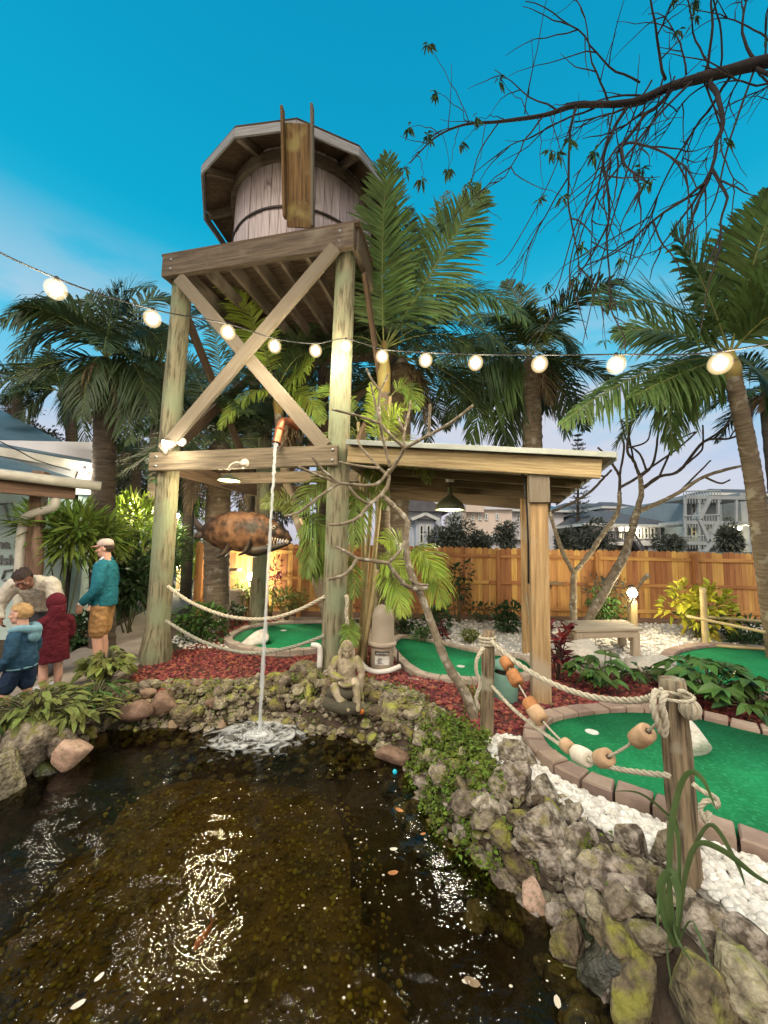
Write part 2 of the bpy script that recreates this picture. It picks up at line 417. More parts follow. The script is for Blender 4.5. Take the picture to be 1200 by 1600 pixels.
mat('leaf_yellow', (.62, .54, .05), (.25, .30, .04), 3, rough=.45, bump=0, isl=.4, transl=.3)
mat('leaf_red', (.20, .022, .035), (.09, .018, .025), 4, rough=.45, bump=0, isl=.5, transl=.25)
mat('leaf_strap', (.11, .17, .06), (.07, .12, .04), 3, (1, 1, 1), rough=.5, bump=.1, isl=.3, transl=.3)
mat('leaf_black', (.12, .13, .095), (.07, .08, .06), 5, rough=.7, bump=0, isl=.4)
mat('moss_green', (.17, .22, .03), (.08, .12, .02), 8, rough=.9, bump=0, isl=.5, transl=.2)
mat('bark_palm', (.20, .155, .105), (.10, .075, .05), 1.2, (26, 3, 3), .9, .7, c3=(.27, .24, .18), c3s=5)
mat('bark_dark', (.085, .065, .048), (.04, .03, .022), 1.2, (22, 3, 3), .9, .7)
mat('bark_shaft', (.30, .30, .10), (.36, .22, .07), 2, (1, 8, 8), .6, .2)
mat('bark_pale', (.27, .22, .15), (.13, .10, .065), 1.5, (9, 7, 7), .85, .5, c3=(.40, .37, .30), c3s=12, c3r=(.55, .65))
mat('bark_twig', (.035, .026, .022), (.02, .015, .014), 4, rough=.9, bump=.3)
mat('stem', (.13, .12, .06), (.08, .075, .04), 5, rough=.8, bump=.2)
mat('bamboo', (.50, .40, .20), (.36, .27, .13), 2, (2, 6, 6), .6, .2)
mat('filter_plastic', (.40, .335, .26), (.34, .28, .215), 3, rough=.45, bump=.05, c3=(.22, .19, .13), c3s=2, c3r=(.58, .75))
mat('pvc', (.72, .70, .64), (.55, .52, .46), 5, rough=.4, bump=.05)
mat('label_white', (.70, .68, .62), (.5, .48, .44), 18, rough=.5, bump=0)
mat('label_black', (.03, .028, .025), rough=.5, bump=0)
mat('stone_statue', (.54, .45, .32), (.20, .155, .10), 9, rough=.85, bump=.7, bscale=24, space='obj', c3=(.24, .23, .06), c3s=7, c3r=(.47, .6), c3up=True, dist=.01)
mat('stone_dark', (.10, .085, .055), (.05, .045, .03), 9, rough=.85, bump=.5, c3=(.14, .16, .03), c3s=6, c3up=True, dist=.01)
mat('bucket_green', (.16, .30, .23), (.12, .22, .17), 4, rough=.6, bump=.05)
mat('lamp_green', (.20, .22, .14), (.15, .165, .10), 4, rough=.45, bump=.05)
mat('lamp_cream', (.66, .58, .46), rough=.5, bump=0)
mat('wall_teal', (.50, .62, .58), (.42, .54, .51), 2.5, rough=.85, bump=.6, bscale=14, dist=.02)
mat('roof_blue', (.10, .165, .20), (.07, .12, .15), 2, rough=.5, bump=.1, spec=.4)
mat('gutter', (.60, .57, .48), (.46, .43, .35), 4, rough=.45, bump=.05)
mat('post_brown', (.24, .15, .10), (.14, .085, .055), 1.5, W1, .8, .3)
mat('sign_grey', (.14, .15, .15), (.22, .23, .22), 6, rough=.9, bump=0)
mat('house_white', (.74, .72, .72), (.66, .64, .64), 1, rough=.8, bump=.05)
mat('house_blue', (.56, .60, .66), (.50, .54, .60), 1, rough=.8, bump=.05)
mat('house_beige', (.76, .62, .50), (.68, .55, .44), 1, rough=.85, bump=.05)
mat('house_grey', (.56, .54, .54), (.48, .46, .46), 1, rough=.85, bump=.05)
mat('house_teal', (.36, .42, .43), (.29, .34, .36), 1, rough=.8, bump=.05)
mat('roof_grey', (.15, .145, .15), (.11, .105, .11), 3, rough=.8, bump=.1)
mat('roof_terra', (.30, .20, .15), (.22, .15, .11), 3, rough=.8, bump=.1)
mat('glass_dark', (.03, .035, .045), rough=.08, bump=0, spec=.6)
mat('car_paint', (.02, .10, .11), rough=.25, bump=0, spec=.6, coat=.5)
mat('car_white', (.6, .58, .55), rough=.3, bump=0, coat=.5)
mat('tyre', (.02, .02, .02), rough=.9, bump=0)
mat('red_plastic', (.75, .06, .035), rough=.4, bump=0)
mat('cyan_plastic', (.02, .45, .60), rough=.3, bump=0)
mat('orange_ball', (.75, .22, .05), rough=.4, bump=0)
mat('eye_white', (.42, .39, .36), rough=.3, bump=0)
mat('eye_dark', (.02, .015, .012), rough=.3, bump=0)
mat('skin_fair', (.62, .36, .26), (.56, .31, .22), 14, rough=.55, bump=.05, space='obj', spec=.3)
mat('skin_dark', (.24, .11, .075), (.20, .09, .06), 14, rough=.5, bump=.05, space='obj', spec=.35)
mat('hair_dark', (.022, .014, .012), (.05, .03, .024), 40, rough=.7, bump=.8, space='obj')
mat('hair_blond', (.50, .31, .13), (.30, .175, .07), 30, (1, 1, .3), rough=.6, bump=.6, space='obj')
mat('hair_brown', (.06, .035, .02), (.03, .02, .012), 30, rough=.6, bump=.5, space='obj')
def cloth(n, c, k=.8, **kw): return mat(n, c, tuple(x * k for x in c), 7, rough=.9, bump=.4, bscale=14, space='obj', dist=.03, spec=.15, **kw)
cloth('jacket_teal', (.022, .155, .20)); cloth('sweat_cream', (.55, .50, .41), .86); cloth('dress_maroon', (.105, .014, .022)); cloth('hoodie_blue', (.028, .075, .125))
cloth('hood_lining', (.20, .37, .45)); cloth('shorts_tan', (.42, .24, .10)); cloth('shorts_navy', (.02, .035, .07)); cloth('cap_grey', (.52, .42, .36), .9); cloth('shirt_white', (.70, .68, .74)); cloth('trousers_grey', (.10, .10, .12))
cloth('shoe_white', (.6, .58, .55)); cloth('shoe_dark', (.05, .045, .04))
mat('cap_brim', (.50, .24, .19), (.42, .2, .16), 6, rough=.8, bump=.2, space='obj')
mat('fish_body', (.20, .105, .055), (.05, .027, .017), 5, rough=.55, bump=.5, bscale=14, space='obj', lo=.40, hi=.60, c3=(.03, .025, .02), c3s=4, c3r=(.56, .64))
mat('fish_dark', (.035, .03, .028), (.07, .05, .035), 6, rough=.5, bump=.4, space='obj')
mat('fish_eye', (.5, .45, .35), rough=.3, bump=0)
mat('bulb_glow', (1, .9, .7), rough=.3, bump=0, emit=((1, .86, .58), 220))
mat('lamp_glow', (1, .9, .7), rough=.3, bump=0, emit=((1, .92, .70), 50))
mat('lamp_soft', (1, .95, .8), rough=.4, bump=0, emit=((1, .93, .78), 5))
mat('lamp_amber', (1, .8, .4), rough=.4, bump=0, emit=((1, .72, .30), 9))
mat('window_lit', (1, .9, .7), rough=.4, bump=0, emit=((1, .9, .65), 1.6))
def _halo():  # halo of glow round each bulb, put into an added see-through sphere
    m = bpy.data.materials.new('bulb_halo'); m.use_nodes = True; MAT['bulb_halo'] = m; t = m.node_tree; t.nodes.clear(); N = t.nodes.new; L = t.links.new
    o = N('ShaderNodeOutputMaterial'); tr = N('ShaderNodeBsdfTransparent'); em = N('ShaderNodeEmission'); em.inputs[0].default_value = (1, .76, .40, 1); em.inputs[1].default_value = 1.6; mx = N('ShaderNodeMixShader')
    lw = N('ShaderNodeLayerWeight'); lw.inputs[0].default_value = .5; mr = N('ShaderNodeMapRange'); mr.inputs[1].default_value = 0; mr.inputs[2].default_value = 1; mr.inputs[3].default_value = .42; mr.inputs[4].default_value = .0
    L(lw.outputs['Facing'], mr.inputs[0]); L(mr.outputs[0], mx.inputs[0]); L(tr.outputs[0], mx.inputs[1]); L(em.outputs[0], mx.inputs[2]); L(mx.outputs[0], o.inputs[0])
_halo()
mat('bench_wood', (.50, .41, .30), (.33, .26, .18), 1.8, W1, .85, .4)
mat('cable', (.012, .012, .012), rough=.7, bump=0)
mat('deck_green', (.05, .10, .07), rough=.6, bump=0)
# water that lets lamp light through to the bed and mirrors the sky
def _water():
    m = bpy.data.materials.new('pond_water'); m.use_nodes = True; MAT['pond_water'] = m
    t = m.node_tree; t.nodes.clear(); L = t.links.new; N = t.nodes.new
    out = N('ShaderNodeOutputMaterial'); tr = N('ShaderNodeBsdfTransparent'); tr.inputs[0].default_value = (.50, .46, .27, 1)
    gl = N('ShaderNodeBsdfGlossy'); gl.inputs['Roughness'].default_value = .03; gl.inputs[0].default_value = (1, 1, 1, 1)
    fr = N('ShaderNodeFresnel'); fr.inputs[0].default_value = 1.33
    ms = N('ShaderNodeMixShader'); L(fr.outputs[0], ms.inputs[0]); L(tr.outputs[0], ms.inputs[1]); L(gl.outputs[0], ms.inputs[2]); L(ms.outputs[0], out.inputs[0])
    tcn = N('ShaderNodeTexCoord'); mpn = N('ShaderNodeMapping'); mpn.inputs['Scale'].default_value = (1, 1.3, 1); L(tcn.outputs['Object'], mpn.inputs[0])
    n1 = N('ShaderNodeTexNoise'); n1.inputs['Scale'].default_value = 9; n1.inputs['Detail'].default_value = 4; L(mpn.outputs[0], n1.inputs[0])
    bp = N('ShaderNodeBump'); bp.inputs['Strength'].default_value = .45; bp.inputs['Distance'].default_value = .016; wv = N('ShaderNodeTexNoise'); wv.inputs['Scale'].default_value = 26; wv.inputs['Detail'].default_value = 2; L(mpn.outputs[0], wv.inputs[0])
    mw = N('ShaderNodeMath'); mw.operation = 'MULTIPLY_ADD'; mw.inputs[1].default_value = .35; L(wv.outputs['Fac'], mw.inputs[0]); L(n1.outputs['Fac'], mw.inputs[2]); L(mw.outputs[0], bp.inputs['Height'])
    L(bp.outputs[0], gl.inputs['Normal']); L(bp.outputs[0], fr.inputs['Normal'])
_water()
mat('pond_silt', (.012, .013, .006), (.007, .008, .004), 6, rough=.95, bump=.6, bscale=20)
mat('algae_glow_bed', (.36, .265, .055), (.13, .10, .022), 3.5, rough=.95, bump=.8, bscale=26, isl=.5, c3=(.30, .23, .08), c3s=18, c3r=(.5, .7))  # algae colour with the golden glow of the lit bed mixed in
def _foam():
    m = mat('foam', (.86, .87, .86), (.7, .72, .72), 12, rough=.5, bump=.4); t = m.node_tree; L = t.links.new; N = t.nodes.new
    at = N('ShaderNodeAttribute'); at.attribute_name = 'lc'
    n1 = N('ShaderNodeTexNoise'); n1.inputs['Scale'].default_value = 7; n1.inputs['Detail'].default_value = 7; n1.inputs['Distortion'].default_value = 1.6; L(at.outputs['Vector'], n1.inputs['Vector'])
    sp = N('ShaderNodeSeparateXYZ'); L(at.outputs['Vector'], sp.inputs[0])      # z of lc carries how far out
    ad = N('ShaderNodeMath'); ad.operation = 'SUBTRACT'; L(n1.outputs['Fac'], ad.inputs[0]); L(sp.outputs['Z'], ad.inputs[1])
    mr = N('ShaderNodeMapRange'); mr.inputs[1].default_value = -.10; mr.inputs[2].default_value = .26; mr.inputs[4].default_value = .75; L(ad.outputs[0], mr.inputs[0])
    tr = N('ShaderNodeBsdfTransparent'); mx = N('ShaderNodeMixShader'); L(mr.outputs[0], mx.inputs[0]); L(tr.outputs[0], mx.inputs[1]); L(t.nodes['Principled BSDF'].outputs[0], mx.inputs[2]); L(mx.outputs[0], t.nodes['Material Output'].inputs[0])
_foam()
mj = mat('jet_water', (.90, .92, .92), (.7, .75, .77), 3, (2, 30, 30), rough=.12, bump=.6, spec=.7, transl=.4)
tj = mj.node_tree; pv = tj.nodes['Material Output'].inputs[0].links[0].from_socket; xj = tj.nodes.new('ShaderNodeMixShader'); xj.inputs[0].default_value = .5
tj.links.new(tj.nodes.new('ShaderNodeBsdfTransparent').outputs[0], xj.inputs[1]); tj.links.new(pv, xj.inputs[2]); tj.links.new(xj.outputs[0], tj.nodes['Material Output'].inputs[0])
# ------------------------------------------------------------------ terrain and pond
WZ = -0.25
_far = [(0, 1236), (45, 1205), (120, 1180), (150, 1145), (240, 1135), (330, 1140), (385, 1125), (440, 1128), (500, 1150), (560, 1160), (600, 1180), (640, 1200), (655, 1255), (690, 1300), (740, 1345), (790, 1375), (840, 1420), (880, 1490), (950, 1560), (1010, 1610)]
POND = [tuple(G(x, y, WZ)[:2]) for x, y in _far] + [(1.45, .6), (1.6, -.6), (.6, -1.8), (-2.5, -1.8), (-4.4, -.6), (-4.7, 1.4), (-4.0, 2.6)]
POND = np.array(POND)
def pip(poly, x, y):
    inside = np.zeros(np.shape(x), bool); n = len(poly)
    for i in range(n):
        x1, y1 = poly[i]; x2, y2 = poly[(i + 1) % n]
        c = ((y1 > y) != (y2 > y)) & (x < (x2 - x1) * (y - y1) / ((y2 - y1) if y2 != y1 else 1e-9) + x1)
        inside ^= c
    return inside
def sdist(poly, x, y):
    x, y = np.asarray(x, float), np.asarray(y, float)
    d = np.full(x.shape, 1e9); n = len(poly)
    for i in range(n):
        a = poly[i]; b = poly[(i + 1) % n]; ab = b - a
        t = np.clip(((x - a[0]) * ab[0] + (y - a[1]) * ab[1]) / max(ab @ ab, 1e-9), 0, 1)
        d = np.minimum(d, np.hypot(x - a[0] - t * ab[0], y - a[1] - t * ab[1]))
    return np.where(pip(poly, x, y), -d, d)
def hgt(x, y):
    d = sdist(POND, x, y)
    t = np.clip((d + .50) / .86, 0, 1)
    h = -.85 + .85 * t * t * (3 - 2 * t)
    m = np.exp(-((np.asarray(x) + .3) ** 2 / 1.2 + (np.asarray(y) - 4.7) ** 2 / .35)) * .10     # low mound behind the far bank
    return h + np.where(d > .1, m, 0)
gx = np.unique(np.concatenate([np.linspace(-900, -30, 14), np.linspace(-30, -6, 30), np.arange(-6, 5, .07), np.linspace(5, 30, 30), np.linspace(30, 900, 14)]))
gy = np.unique(np.concatenate([np.linspace(-900, -20, 12), np.linspace(-20, -3, 14), np.arange(-3, 7, .07), np.linspace(7, 40, 40), np.linspace(40, 1500, 14)]))
GX, GY = np.meshgrid(gx, gy)
GZ = hgt(GX, GY) - .004
near = (np.abs(GX) < 8) & (np.abs(GY - 2) < 8)
GZ = GZ + np.where(near & (GZ < -.02), RN.normal(size=GZ.shape) * .012, 0)
i = np.arange(len(gy) - 1)[:, None] * len(gx); j = np.arange(len(gx) - 1)[None]
m = MB(); m.add(np.stack([GX, GY, GZ], -1).reshape(-1, 3), np.stack([i + j, i + j + 1, i + len(gx) + j + 1, i + len(gx) + j], -1).reshape(-1, 4))
tag(m.build('ground', 'soil'), kind='structure')

# water sheet: fine grid with gentle ripples, stronger round the jet's splash
JET = G(405, 1150, WZ)
wx = np.arange(-4.9, 1.9, .035); wy = np.arange(-1, 4.6, .035)
WX, WY = np.meshgrid(wx, wy)
ins = sdist(POND, WX, WY) < .28
rr = np.hypot(WX - JET[0], WY - JET[1])
def fbm(x, y, s, o=0):
    return np.array([mnoise.noise((a * s + o, b * s, o * 1.7)) for a, b in zip(x.ravel(), y.ravel())]).reshape(x.shape)
rip = .006 * np.sin(rr * 34) * np.exp(-rr / .9) + .005 * fbm(WX, WY, 4.5) + .005 * fbm(WX, WY, 9, 5)
WZg = WZ + rip
idx = np.arange(WX.size).reshape(WX.shape)
q = np.stack([idx[:-1, :-1], idx[:-1, 1:], idx[1:, 1:], idx[1:, :-1]], -1).reshape(-1, 4)
q = q[ins.ravel()[q].all(1)]
m = MB(); m.add(np.stack([WX, WY, WZg], -1).reshape(-1, 3), q)
tag(m.build('pond_water', 'pond_water'), kind='structure')

def gp(px, z=0.0, sm=0):
    a = np.array([G(x, y, z)[:2] for x, y in px])
    return crom(np.c_[a, np.zeros(len(a))], sm, True)[:, :2] if sm else a
def inset(poly, d):
    p = np.asarray(poly); t = np.roll(p, -1, 0) - np.roll(p, 1, 0); t = t / np.maximum(np.linalg.norm(t, axis=1, keepdims=True), 1e-9)
    ar = np.sum(p[:, 0] * np.roll(p[:, 1], -1) - np.roll(p[:, 0], -1) * p[:, 1])
    nn = np.stack([-t[:, 1], t[:, 0]], 1) * (1 if ar > 0 else -1)
    return p + nn * d
# algae-covered stone shelf, the pond bed's golden glow put into its colour
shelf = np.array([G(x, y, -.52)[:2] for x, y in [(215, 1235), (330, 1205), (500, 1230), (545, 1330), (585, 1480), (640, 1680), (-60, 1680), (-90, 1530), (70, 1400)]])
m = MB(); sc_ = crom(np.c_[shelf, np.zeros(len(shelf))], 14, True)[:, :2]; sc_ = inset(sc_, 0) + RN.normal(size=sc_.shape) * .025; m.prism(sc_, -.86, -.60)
tag(m.build('pond_shelf', 'algae_glow_bed'), kind='structure')

# ---- small stones as stuff
def ico(sub):
    import bmesh
    bm = bmesh.new(); bmesh.ops.create_icosphere(bm, subdivisions=sub, radius=1)
    v = np.array([p.co for p in bm.verts]); f = np.array([[q.index for q in p.verts] for p in bm.faces]); bm.free()
    return v, f
ICO1, ICO2, ICO3, ICO4 = ico(1), ico(2), ico(3), ico(4)
def scatter(m, pts, size, base=ICO1, flat=.6, var=.45, jag=.15, sink=.3):
    n = len(pts); v, f = base; nv = len(v)
    s = size * (1 + RN.uniform(-var, var, (n, 1)))
    sc = np.stack([s[:, 0] * RN.uniform(.8, 1.3, n), s[:, 0] * RN.uniform(.7, 1.0, n), s[:, 0] * flat * RN.uniform(.7, 1.2, n)], -1)
    a = RN.uniform(0, 6.28, n); tl = RN.normal(size=n) * .35
    V = v[None] * sc[:, None] * (1 + RN.normal(size=(n, nv, 1)) * jag)
    y, z = V[..., 1] * np.cos(tl)[:, None] - V[..., 2] * np.sin(tl)[:, None], V[..., 1] * np.sin(tl)[:, None] + V[..., 2] * np.cos(tl)[:, None]
    x = V[..., 0]
    X = x * np.cos(a)[:, None] - y * np.sin(a)[:, None]; Y = x * np.sin(a)[:, None] + y * np.cos(a)[:, None]
    W = np.stack([X, Y, z], -1) + pts[:, None] + np.array([0, 0, 1]) * (sc[:, None, 2:] * (1 - sink))
    F = (f[None] + (np.arange(n) * nv)[:, None, None]).reshape(-1, 3)
    m.add(W.reshape(-1, 3), F)
def fill(poly, n, z=None, holes=()):
    poly = np.asarray(poly); lo_, hi_ = poly.min(0), poly.max(0); out = []
    while len(out) < n:
        c = RN.uniform(lo_, hi_, (n * 2, 2)); k = pip(poly, c[:, 0], c[:, 1])
        for h in holes: k &= ~pip(h, c[:, 0], c[:, 1])
        out.extend(c[k])
        if not k.any(): break
    out = np.array(out[:n]); return np.c_[out, hgt(out[:, 0], out[:, 1]) if z is None else np.full(len(out), z)]
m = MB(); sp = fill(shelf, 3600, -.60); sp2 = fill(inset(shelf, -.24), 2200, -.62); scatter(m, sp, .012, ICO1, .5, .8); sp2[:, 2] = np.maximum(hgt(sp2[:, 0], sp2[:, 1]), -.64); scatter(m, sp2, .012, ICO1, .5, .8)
tag(m.build('bed_pebbles', 'algae_glow_bed', smooth=True), kind='stuff', label='algae covered pebbles on the shallow pond bed, golden glow put into their colour')

# ---- paved path
path = gp([(-160, 1190), (-200, 1050), (60, 1045), (79, 1040), (150, 1000), (229, 954), (258, 930), (290, 905), (350, 893), (420, 905), (330, 925), (272, 960), (240, 990), (235, 1030), (200, 1050), (120, 1100), (60, 1150)])
m = MB(); m.prism(path, -.05, .022)
tag(m.build('path', 'concrete', edge=40), kind='structure')
apron = gp([(300, 925), (420, 912), (560, 925), (640, 950), (560, 968), (470, 975), (380, 960), (330, 950)], 0, 4)
m = MB(); m.prism(apron, -.05, .016); tag(m.build('walkway', 'concrete', edge=40), kind='structure')

# ---- putting greens: outline = outer edge of the border
GREENS = {}
def green(label, outer, cup, width=.16, kind='paver', zt=.035, cl=None, block=.21):
    outer = np.asarray(outer); c = outer.mean(0)
    t = thing('putting_green', label, 'putting green', (c[0], c[1], 0), 'putting greens edged with blocks')
    # resample outline evenly
    seg = np.linalg.norm(np.roll(outer, -1, 0) - outer, axis=1); L = np.concatenate([[0], np.cumsum(seg)])
    n = int(L[-1] / block); oo = np.vstack([outer, outer[:1]])
    s = np.linspace(0, L[-1], n + 1)[:-1]; s2 = np.linspace(0, L[-1], n * 3 + 1)[:-1]
    smp = lambda q_: np.stack([np.interp(q_, L, oo[:, 0]), np.interp(q_, L, oo[:, 1])], 1)
    fine = smp(s2); inn = inset(fine, width)
    tm = MB(); tm.prism(inset(fine, width * .9), -.03, zt); tm.build('turf', 'turf', t)
    bm_ = MB()
    for k in range(n):
        g = .018 if kind == 'paver' else .008
        ids = [(k * 3 + q_) % (n * 3) for q_ in (0, 1, 2, 3)]
        o4, i4 = fine[ids].copy(), inn[ids].copy()
        for a4 in (o4, i4):
            d = a4[3] - a4[0]; d = d / max(np.linalg.norm(d), 1e-9); a4[0] += d * g / 2; a4[3] -= d * g / 2
        zt2 = .085 + RN.normal() * .004; b = .012
        ci = (o4.mean(0) + i4.mean(0)) / 2
        pts = []
        for z_, sh in ((-.04, 0), (zt2 - b, 0), (zt2, b)):
            ring = np.concatenate([o4, i4[::-1]])
            if sh:
                dv = ci - ring; ring = ring + dv / np.linalg.norm(dv, axis=1, keepdims=True) * sh
            pts.append(np.c_[ring, np.full(8, z_)])
        v = np.concatenate(pts); jj = np.arange(8); j2 = (jj + 1) % 8
        fs = np.concatenate([np.stack([jj, j2, j2 + 8, jj + 8], 1), np.stack([jj + 8, j2 + 8, j2 + 16, jj + 16], 1)])
        top = np.array([[16, 17, 22, 23], [17, 18, 21, 22], [18, 19, 20, 21]])
        bm_.add(v, [fs, top])
    bm_.build('border', kind, t, edge=30)
    cm = MB(); cm.lathe((*cup, zt), [(.054, .0005), (.060, .003), (.054, .004), (.052, -.08), (0, -.08)], 24)
    cm.build('cup', 'white_trim', t)
    dk = MB(); dk.lathe((*cup, zt), [(.0515, .0025), (.0, .0026)], 24); dk.build('cup_hole', 'white_trim', t)
    GREENS[label] = inset(fine, -.02)
    return t
g_near = gp([(818, 1150), (838, 1126), (890, 1114), (960, 1108), (1040, 1112), (1090, 1120), (1200, 1146), (1330, 1170), (1560, 1240), (1500, 1400), (1310, 1392), (1200, 1350), (1110, 1316), (1000, 1270), (920, 1240), (860, 1208), (826, 1175)], 0, 6)
green('large green in the right foreground with pale cup and boulder', g_near, G(925, 1150)[:2], .17)
g_mid = gp([(606, 1008), (625, 998), (670, 1003), (745, 1020), (815, 1030), (842, 1045), (835, 1062), (770, 1072), (700, 1070), (650, 1060), (622, 1040), (606, 1020)], 0, 6)
green('deep green putting surface behind the crooked bare tree', g_mid, G(720, 1045)[:2], .13, 'kerb')
g_left = gp([(350, 1003), (372, 988), (410, 979), (470, 975), (540, 976), (585, 990), (580, 1008), (520, 1017), (455, 1025), (395, 1022), (360, 1013)], 0, 6)
green('bright round green with a white rock, framed by the tower posts', g_left, G(443, 988)[:2], .14, 'kerb')
g_back = gp([(1030, 1032), (1050, 1018), (1110, 1010), (1200, 1016), (1320, 1022), (1420, 1050), (1400, 1090), (1240, 1100), (1150, 1092), (1080, 1072), (1040, 1052)], 0, 6)
green('dim green at right behind the broad leaved plants', g_back, G(1260, 1050)[:2], .18)
g_fara = gp([(262, 922), (290, 910), (340, 904), (375, 908), (370, 924), (310, 928)], 0, 6)
green('distant green left of the thick rough palm trunk', g_fara, G(330, 915)[:2], .12, 'kerb')
holes = list(GREENS.values())

# ---- red lava mulch and white gravel
lava_l = gp([(205, 1062), (235, 1030), (300, 1010), (330, 985), (380, 962), (440, 968), (360, 990), (345, 1005), (365, 1022), (440, 1030), (520, 1020), (560, 1005), (605, 1000), (612, 1030), (640, 1060), (720, 1075), (830, 1066), (850, 1035), (900, 1052), (1000, 1060), (1050, 1060), (1110, 1090), (1250, 1110), (1300, 1160), (1200, 1142), (1080, 1112), (960, 1104), (880, 1110), (826, 1128), (812, 1150), (770, 1150), (742, 1148), (700, 1110), (640, 1092), (560, 1080), (480, 1072), (400, 1066), (300, 1076), (240, 1094)])
m = MB(); pt = fill(lava_l, 6200, None, holes); scatter(m, pt, .024, ICO1, .6, .5, .16)
tag(m.build('lava_mulch', 'lava_stone', smooth=False), kind='stuff', label='dark red lava rock mulch round the greens')
def sheet(name, mt, poly, dz, holes_=()):
    lo_, hi_ = poly.min(0), poly.max(0); st = max((hi_ - lo_).max() / 220, .05)
    X, Y = np.meshgrid(np.arange(lo_[0], hi_[0] + st, st), np.arange(lo_[1], hi_[1] + st, st))
    k = pip(poly, X, Y)
    idx = np.arange(X.size).reshape(X.shape); q = np.stack([idx[:-1, :-1], idx[:-1, 1:], idx[1:, 1:], idx[1:, :-1]], -1).reshape(-1, 4)
    q = q[k.ravel()[q].any(1)]
    mm_ = MB(); mm_.add(np.stack([X, Y, hgt(X, Y) + dz], -1).reshape(-1, 3), q)
    return tag(mm_.build(name, mt), kind='structure')
sheet('mulch_bed', 'lava_base', lava_l, .004)
grav_n = gp([(752, 1152), (815, 1152), (830, 1178), (860, 1212), (920, 1243), (1000, 1275), (1110, 1322), (1200, 1355), (1320, 1400), (1420, 1480), (1240, 1500), (1150, 1440), (1080, 1372), (980, 1320), (880, 1262), (810, 1215), (770, 1185)])
sheet('gravel_strip', 'gravel_shade_base', grav_n, .004)
m = MB(); pt = fill(grav_n, 3300, None, holes); scatter(m, pt, .0185, ICO2, .7, .5, .06, .0)
tag(m.build('white_pebbles', 'white_stone'), kind='stuff', label='white pebbles between the pond rocks and the near green')
grav_b = gp([(606, 1000), (600, 962), (700, 955), (1200, 955), (1500, 960), (1500, 1008), (1200, 1012), (1110, 1006), (1045, 1014), (1025, 1034), (1000, 1050), (900, 1050), (850, 1034), (750, 1016), (640, 998)])
sheet('gravel_bed', 'white_stone', grav_b, .008)
m = MB(); pt = fill(grav_b, 7000, .008, holes); scatter(m, pt, .035, ICO1, .55, .5, .1)
tag(m.build('white_gravel', 'white_stone'), kind='stuff', label='white gravel bed in front of the wooden fence')
grav_l = gp([(345, 940), (420, 928), (500, 938), (560, 945), (540, 958), (430, 957), (370, 955)])
sheet('pale_gravel', 'white_stone', grav_l, .012)
m = MB(); pt = fill(grav_l, 1500, .012); scatter(m, pt, .04, ICO1, .55, .5, .1)
grav_e = gp([(265, 1000), (300, 985), (330, 985), (345, 1000), (360, 1016), (330, 1015), (285, 1015)])
pt = fill(grav_e, 420, None, holes); scatter(m, pt, .026, ICO1, .55, .5, .1)
grav_f = gp([(262, 905), (330, 892), (372, 892), (372, 905), (300, 912), (268, 918)])
pt = fill(grav_f, 700, .02, holes); scatter(m, pt, .05, ICO1, .55, .5, .1)
tag(m.build('white_gravel', 'white_stone'), kind='stuff', label='white gravel round the bright green under the tower')

# ------------------------------------------------------------------ rocks
def rock_mesh(seed, mt, ang=.5, base=ICO3, rough=.2):
    rg = random.Random(seed); v, f = base
    o = Vector((rg.uniform(0, 90), rg.uniform(0, 90), rg.uniform(0, 90)))
    planes = [(Vector((rg.gauss(0, 1), rg.gauss(0, 1), rg.gauss(0, .8))).normalized(), rg.uniform(.5, .8)) for _ in range(int(3 + 10 * ang))]
    out = []
    for p in v:
        p = Vector(p); r = 1.12 + .28 * mnoise.noise(p * 1.1 + o) - rough * 1.3 * abs(mnoise.noise(p * 1.9 + o)) - rough * 1.1 * abs(mnoise.noise(p * 4.3 + o)) + rough * .5 * mnoise.noise(p * 9 + o) - rough * .45 * max(0, mnoise.noise(p * 13 + o))
        w = p * r
        for n_, d_ in planes:
            k = w.dot(n_)
            if k > d_: w = w - n_ * (k - d_) * .85
        out.append(w)
    mm_ = MB(); mm_.add(np.array([tuple(w) for w in out]), f)
    o_ = mm_.build('rock', mt)
    return o_
PROTO = {}
def rock(mt, loc, size, label, group=None, ang=.5, rough=.2, hi=False, name='rock', cat='rock', rz=None, tilt=.3):
    key = (mt, R.randrange(6), hi, ang, rough)
    if key not in PROTO:
        o = rock_mesh(hash((mt, key[1], int(ang * 10))) % 9999 if False else sum(map(ord, mt)) * 7 + key[1] * 31 + int(ang * 10), mt, ang, ICO4 if hi else ICO3, rough); PROTO[key] = o.data; bpy.data.objects.remove(o)
    o = bpy.data.objects.new(name, PROTO[key]); COL.objects.link(o)
    o.location = [float(c) for c in loc]; o.scale = [float(c) for c in (size if np.ndim(size) else (size, size * .85, size * .7))]
    o.rotation_euler = (R.gauss(0, tilt), R.gauss(0, tilt), R.uniform(0, 6.28) if rz is None else rz)
    tag(o, label, cat, group); WLOC[o.name] = np.zeros(3)
    return o
def prock(mt, x, y, z, wpx, label, hpx=None, **kw):
    """a rock seen centred at (x, y), about wpx wide, its centre at height z"""
    g = G(x, y, z); r = wpx / 2 / FPX * g[1] * (.86 if mt in ('pit_rock', 'mossy_rock') else 1)
    h = (hpx or wpx * .75) / 2 / FPX * g[1]
    kw.setdefault('rz', R.uniform(-.4, .4)); kw.setdefault('tilt', .12)
    return rock(mt, g, (r, r * .85, h * 1.05), label, **kw)
prock('lime_rock', 38, 1178, -.12, 96, 'big pitted grey rock at the pond edge, far left', 84, hi=True, ang=.3)
prock('lime_rock', 2, 1222, -.18, 76, 'pitted pale rock cut by the left frame edge at the waterline', 110, hi=True, ang=.3)
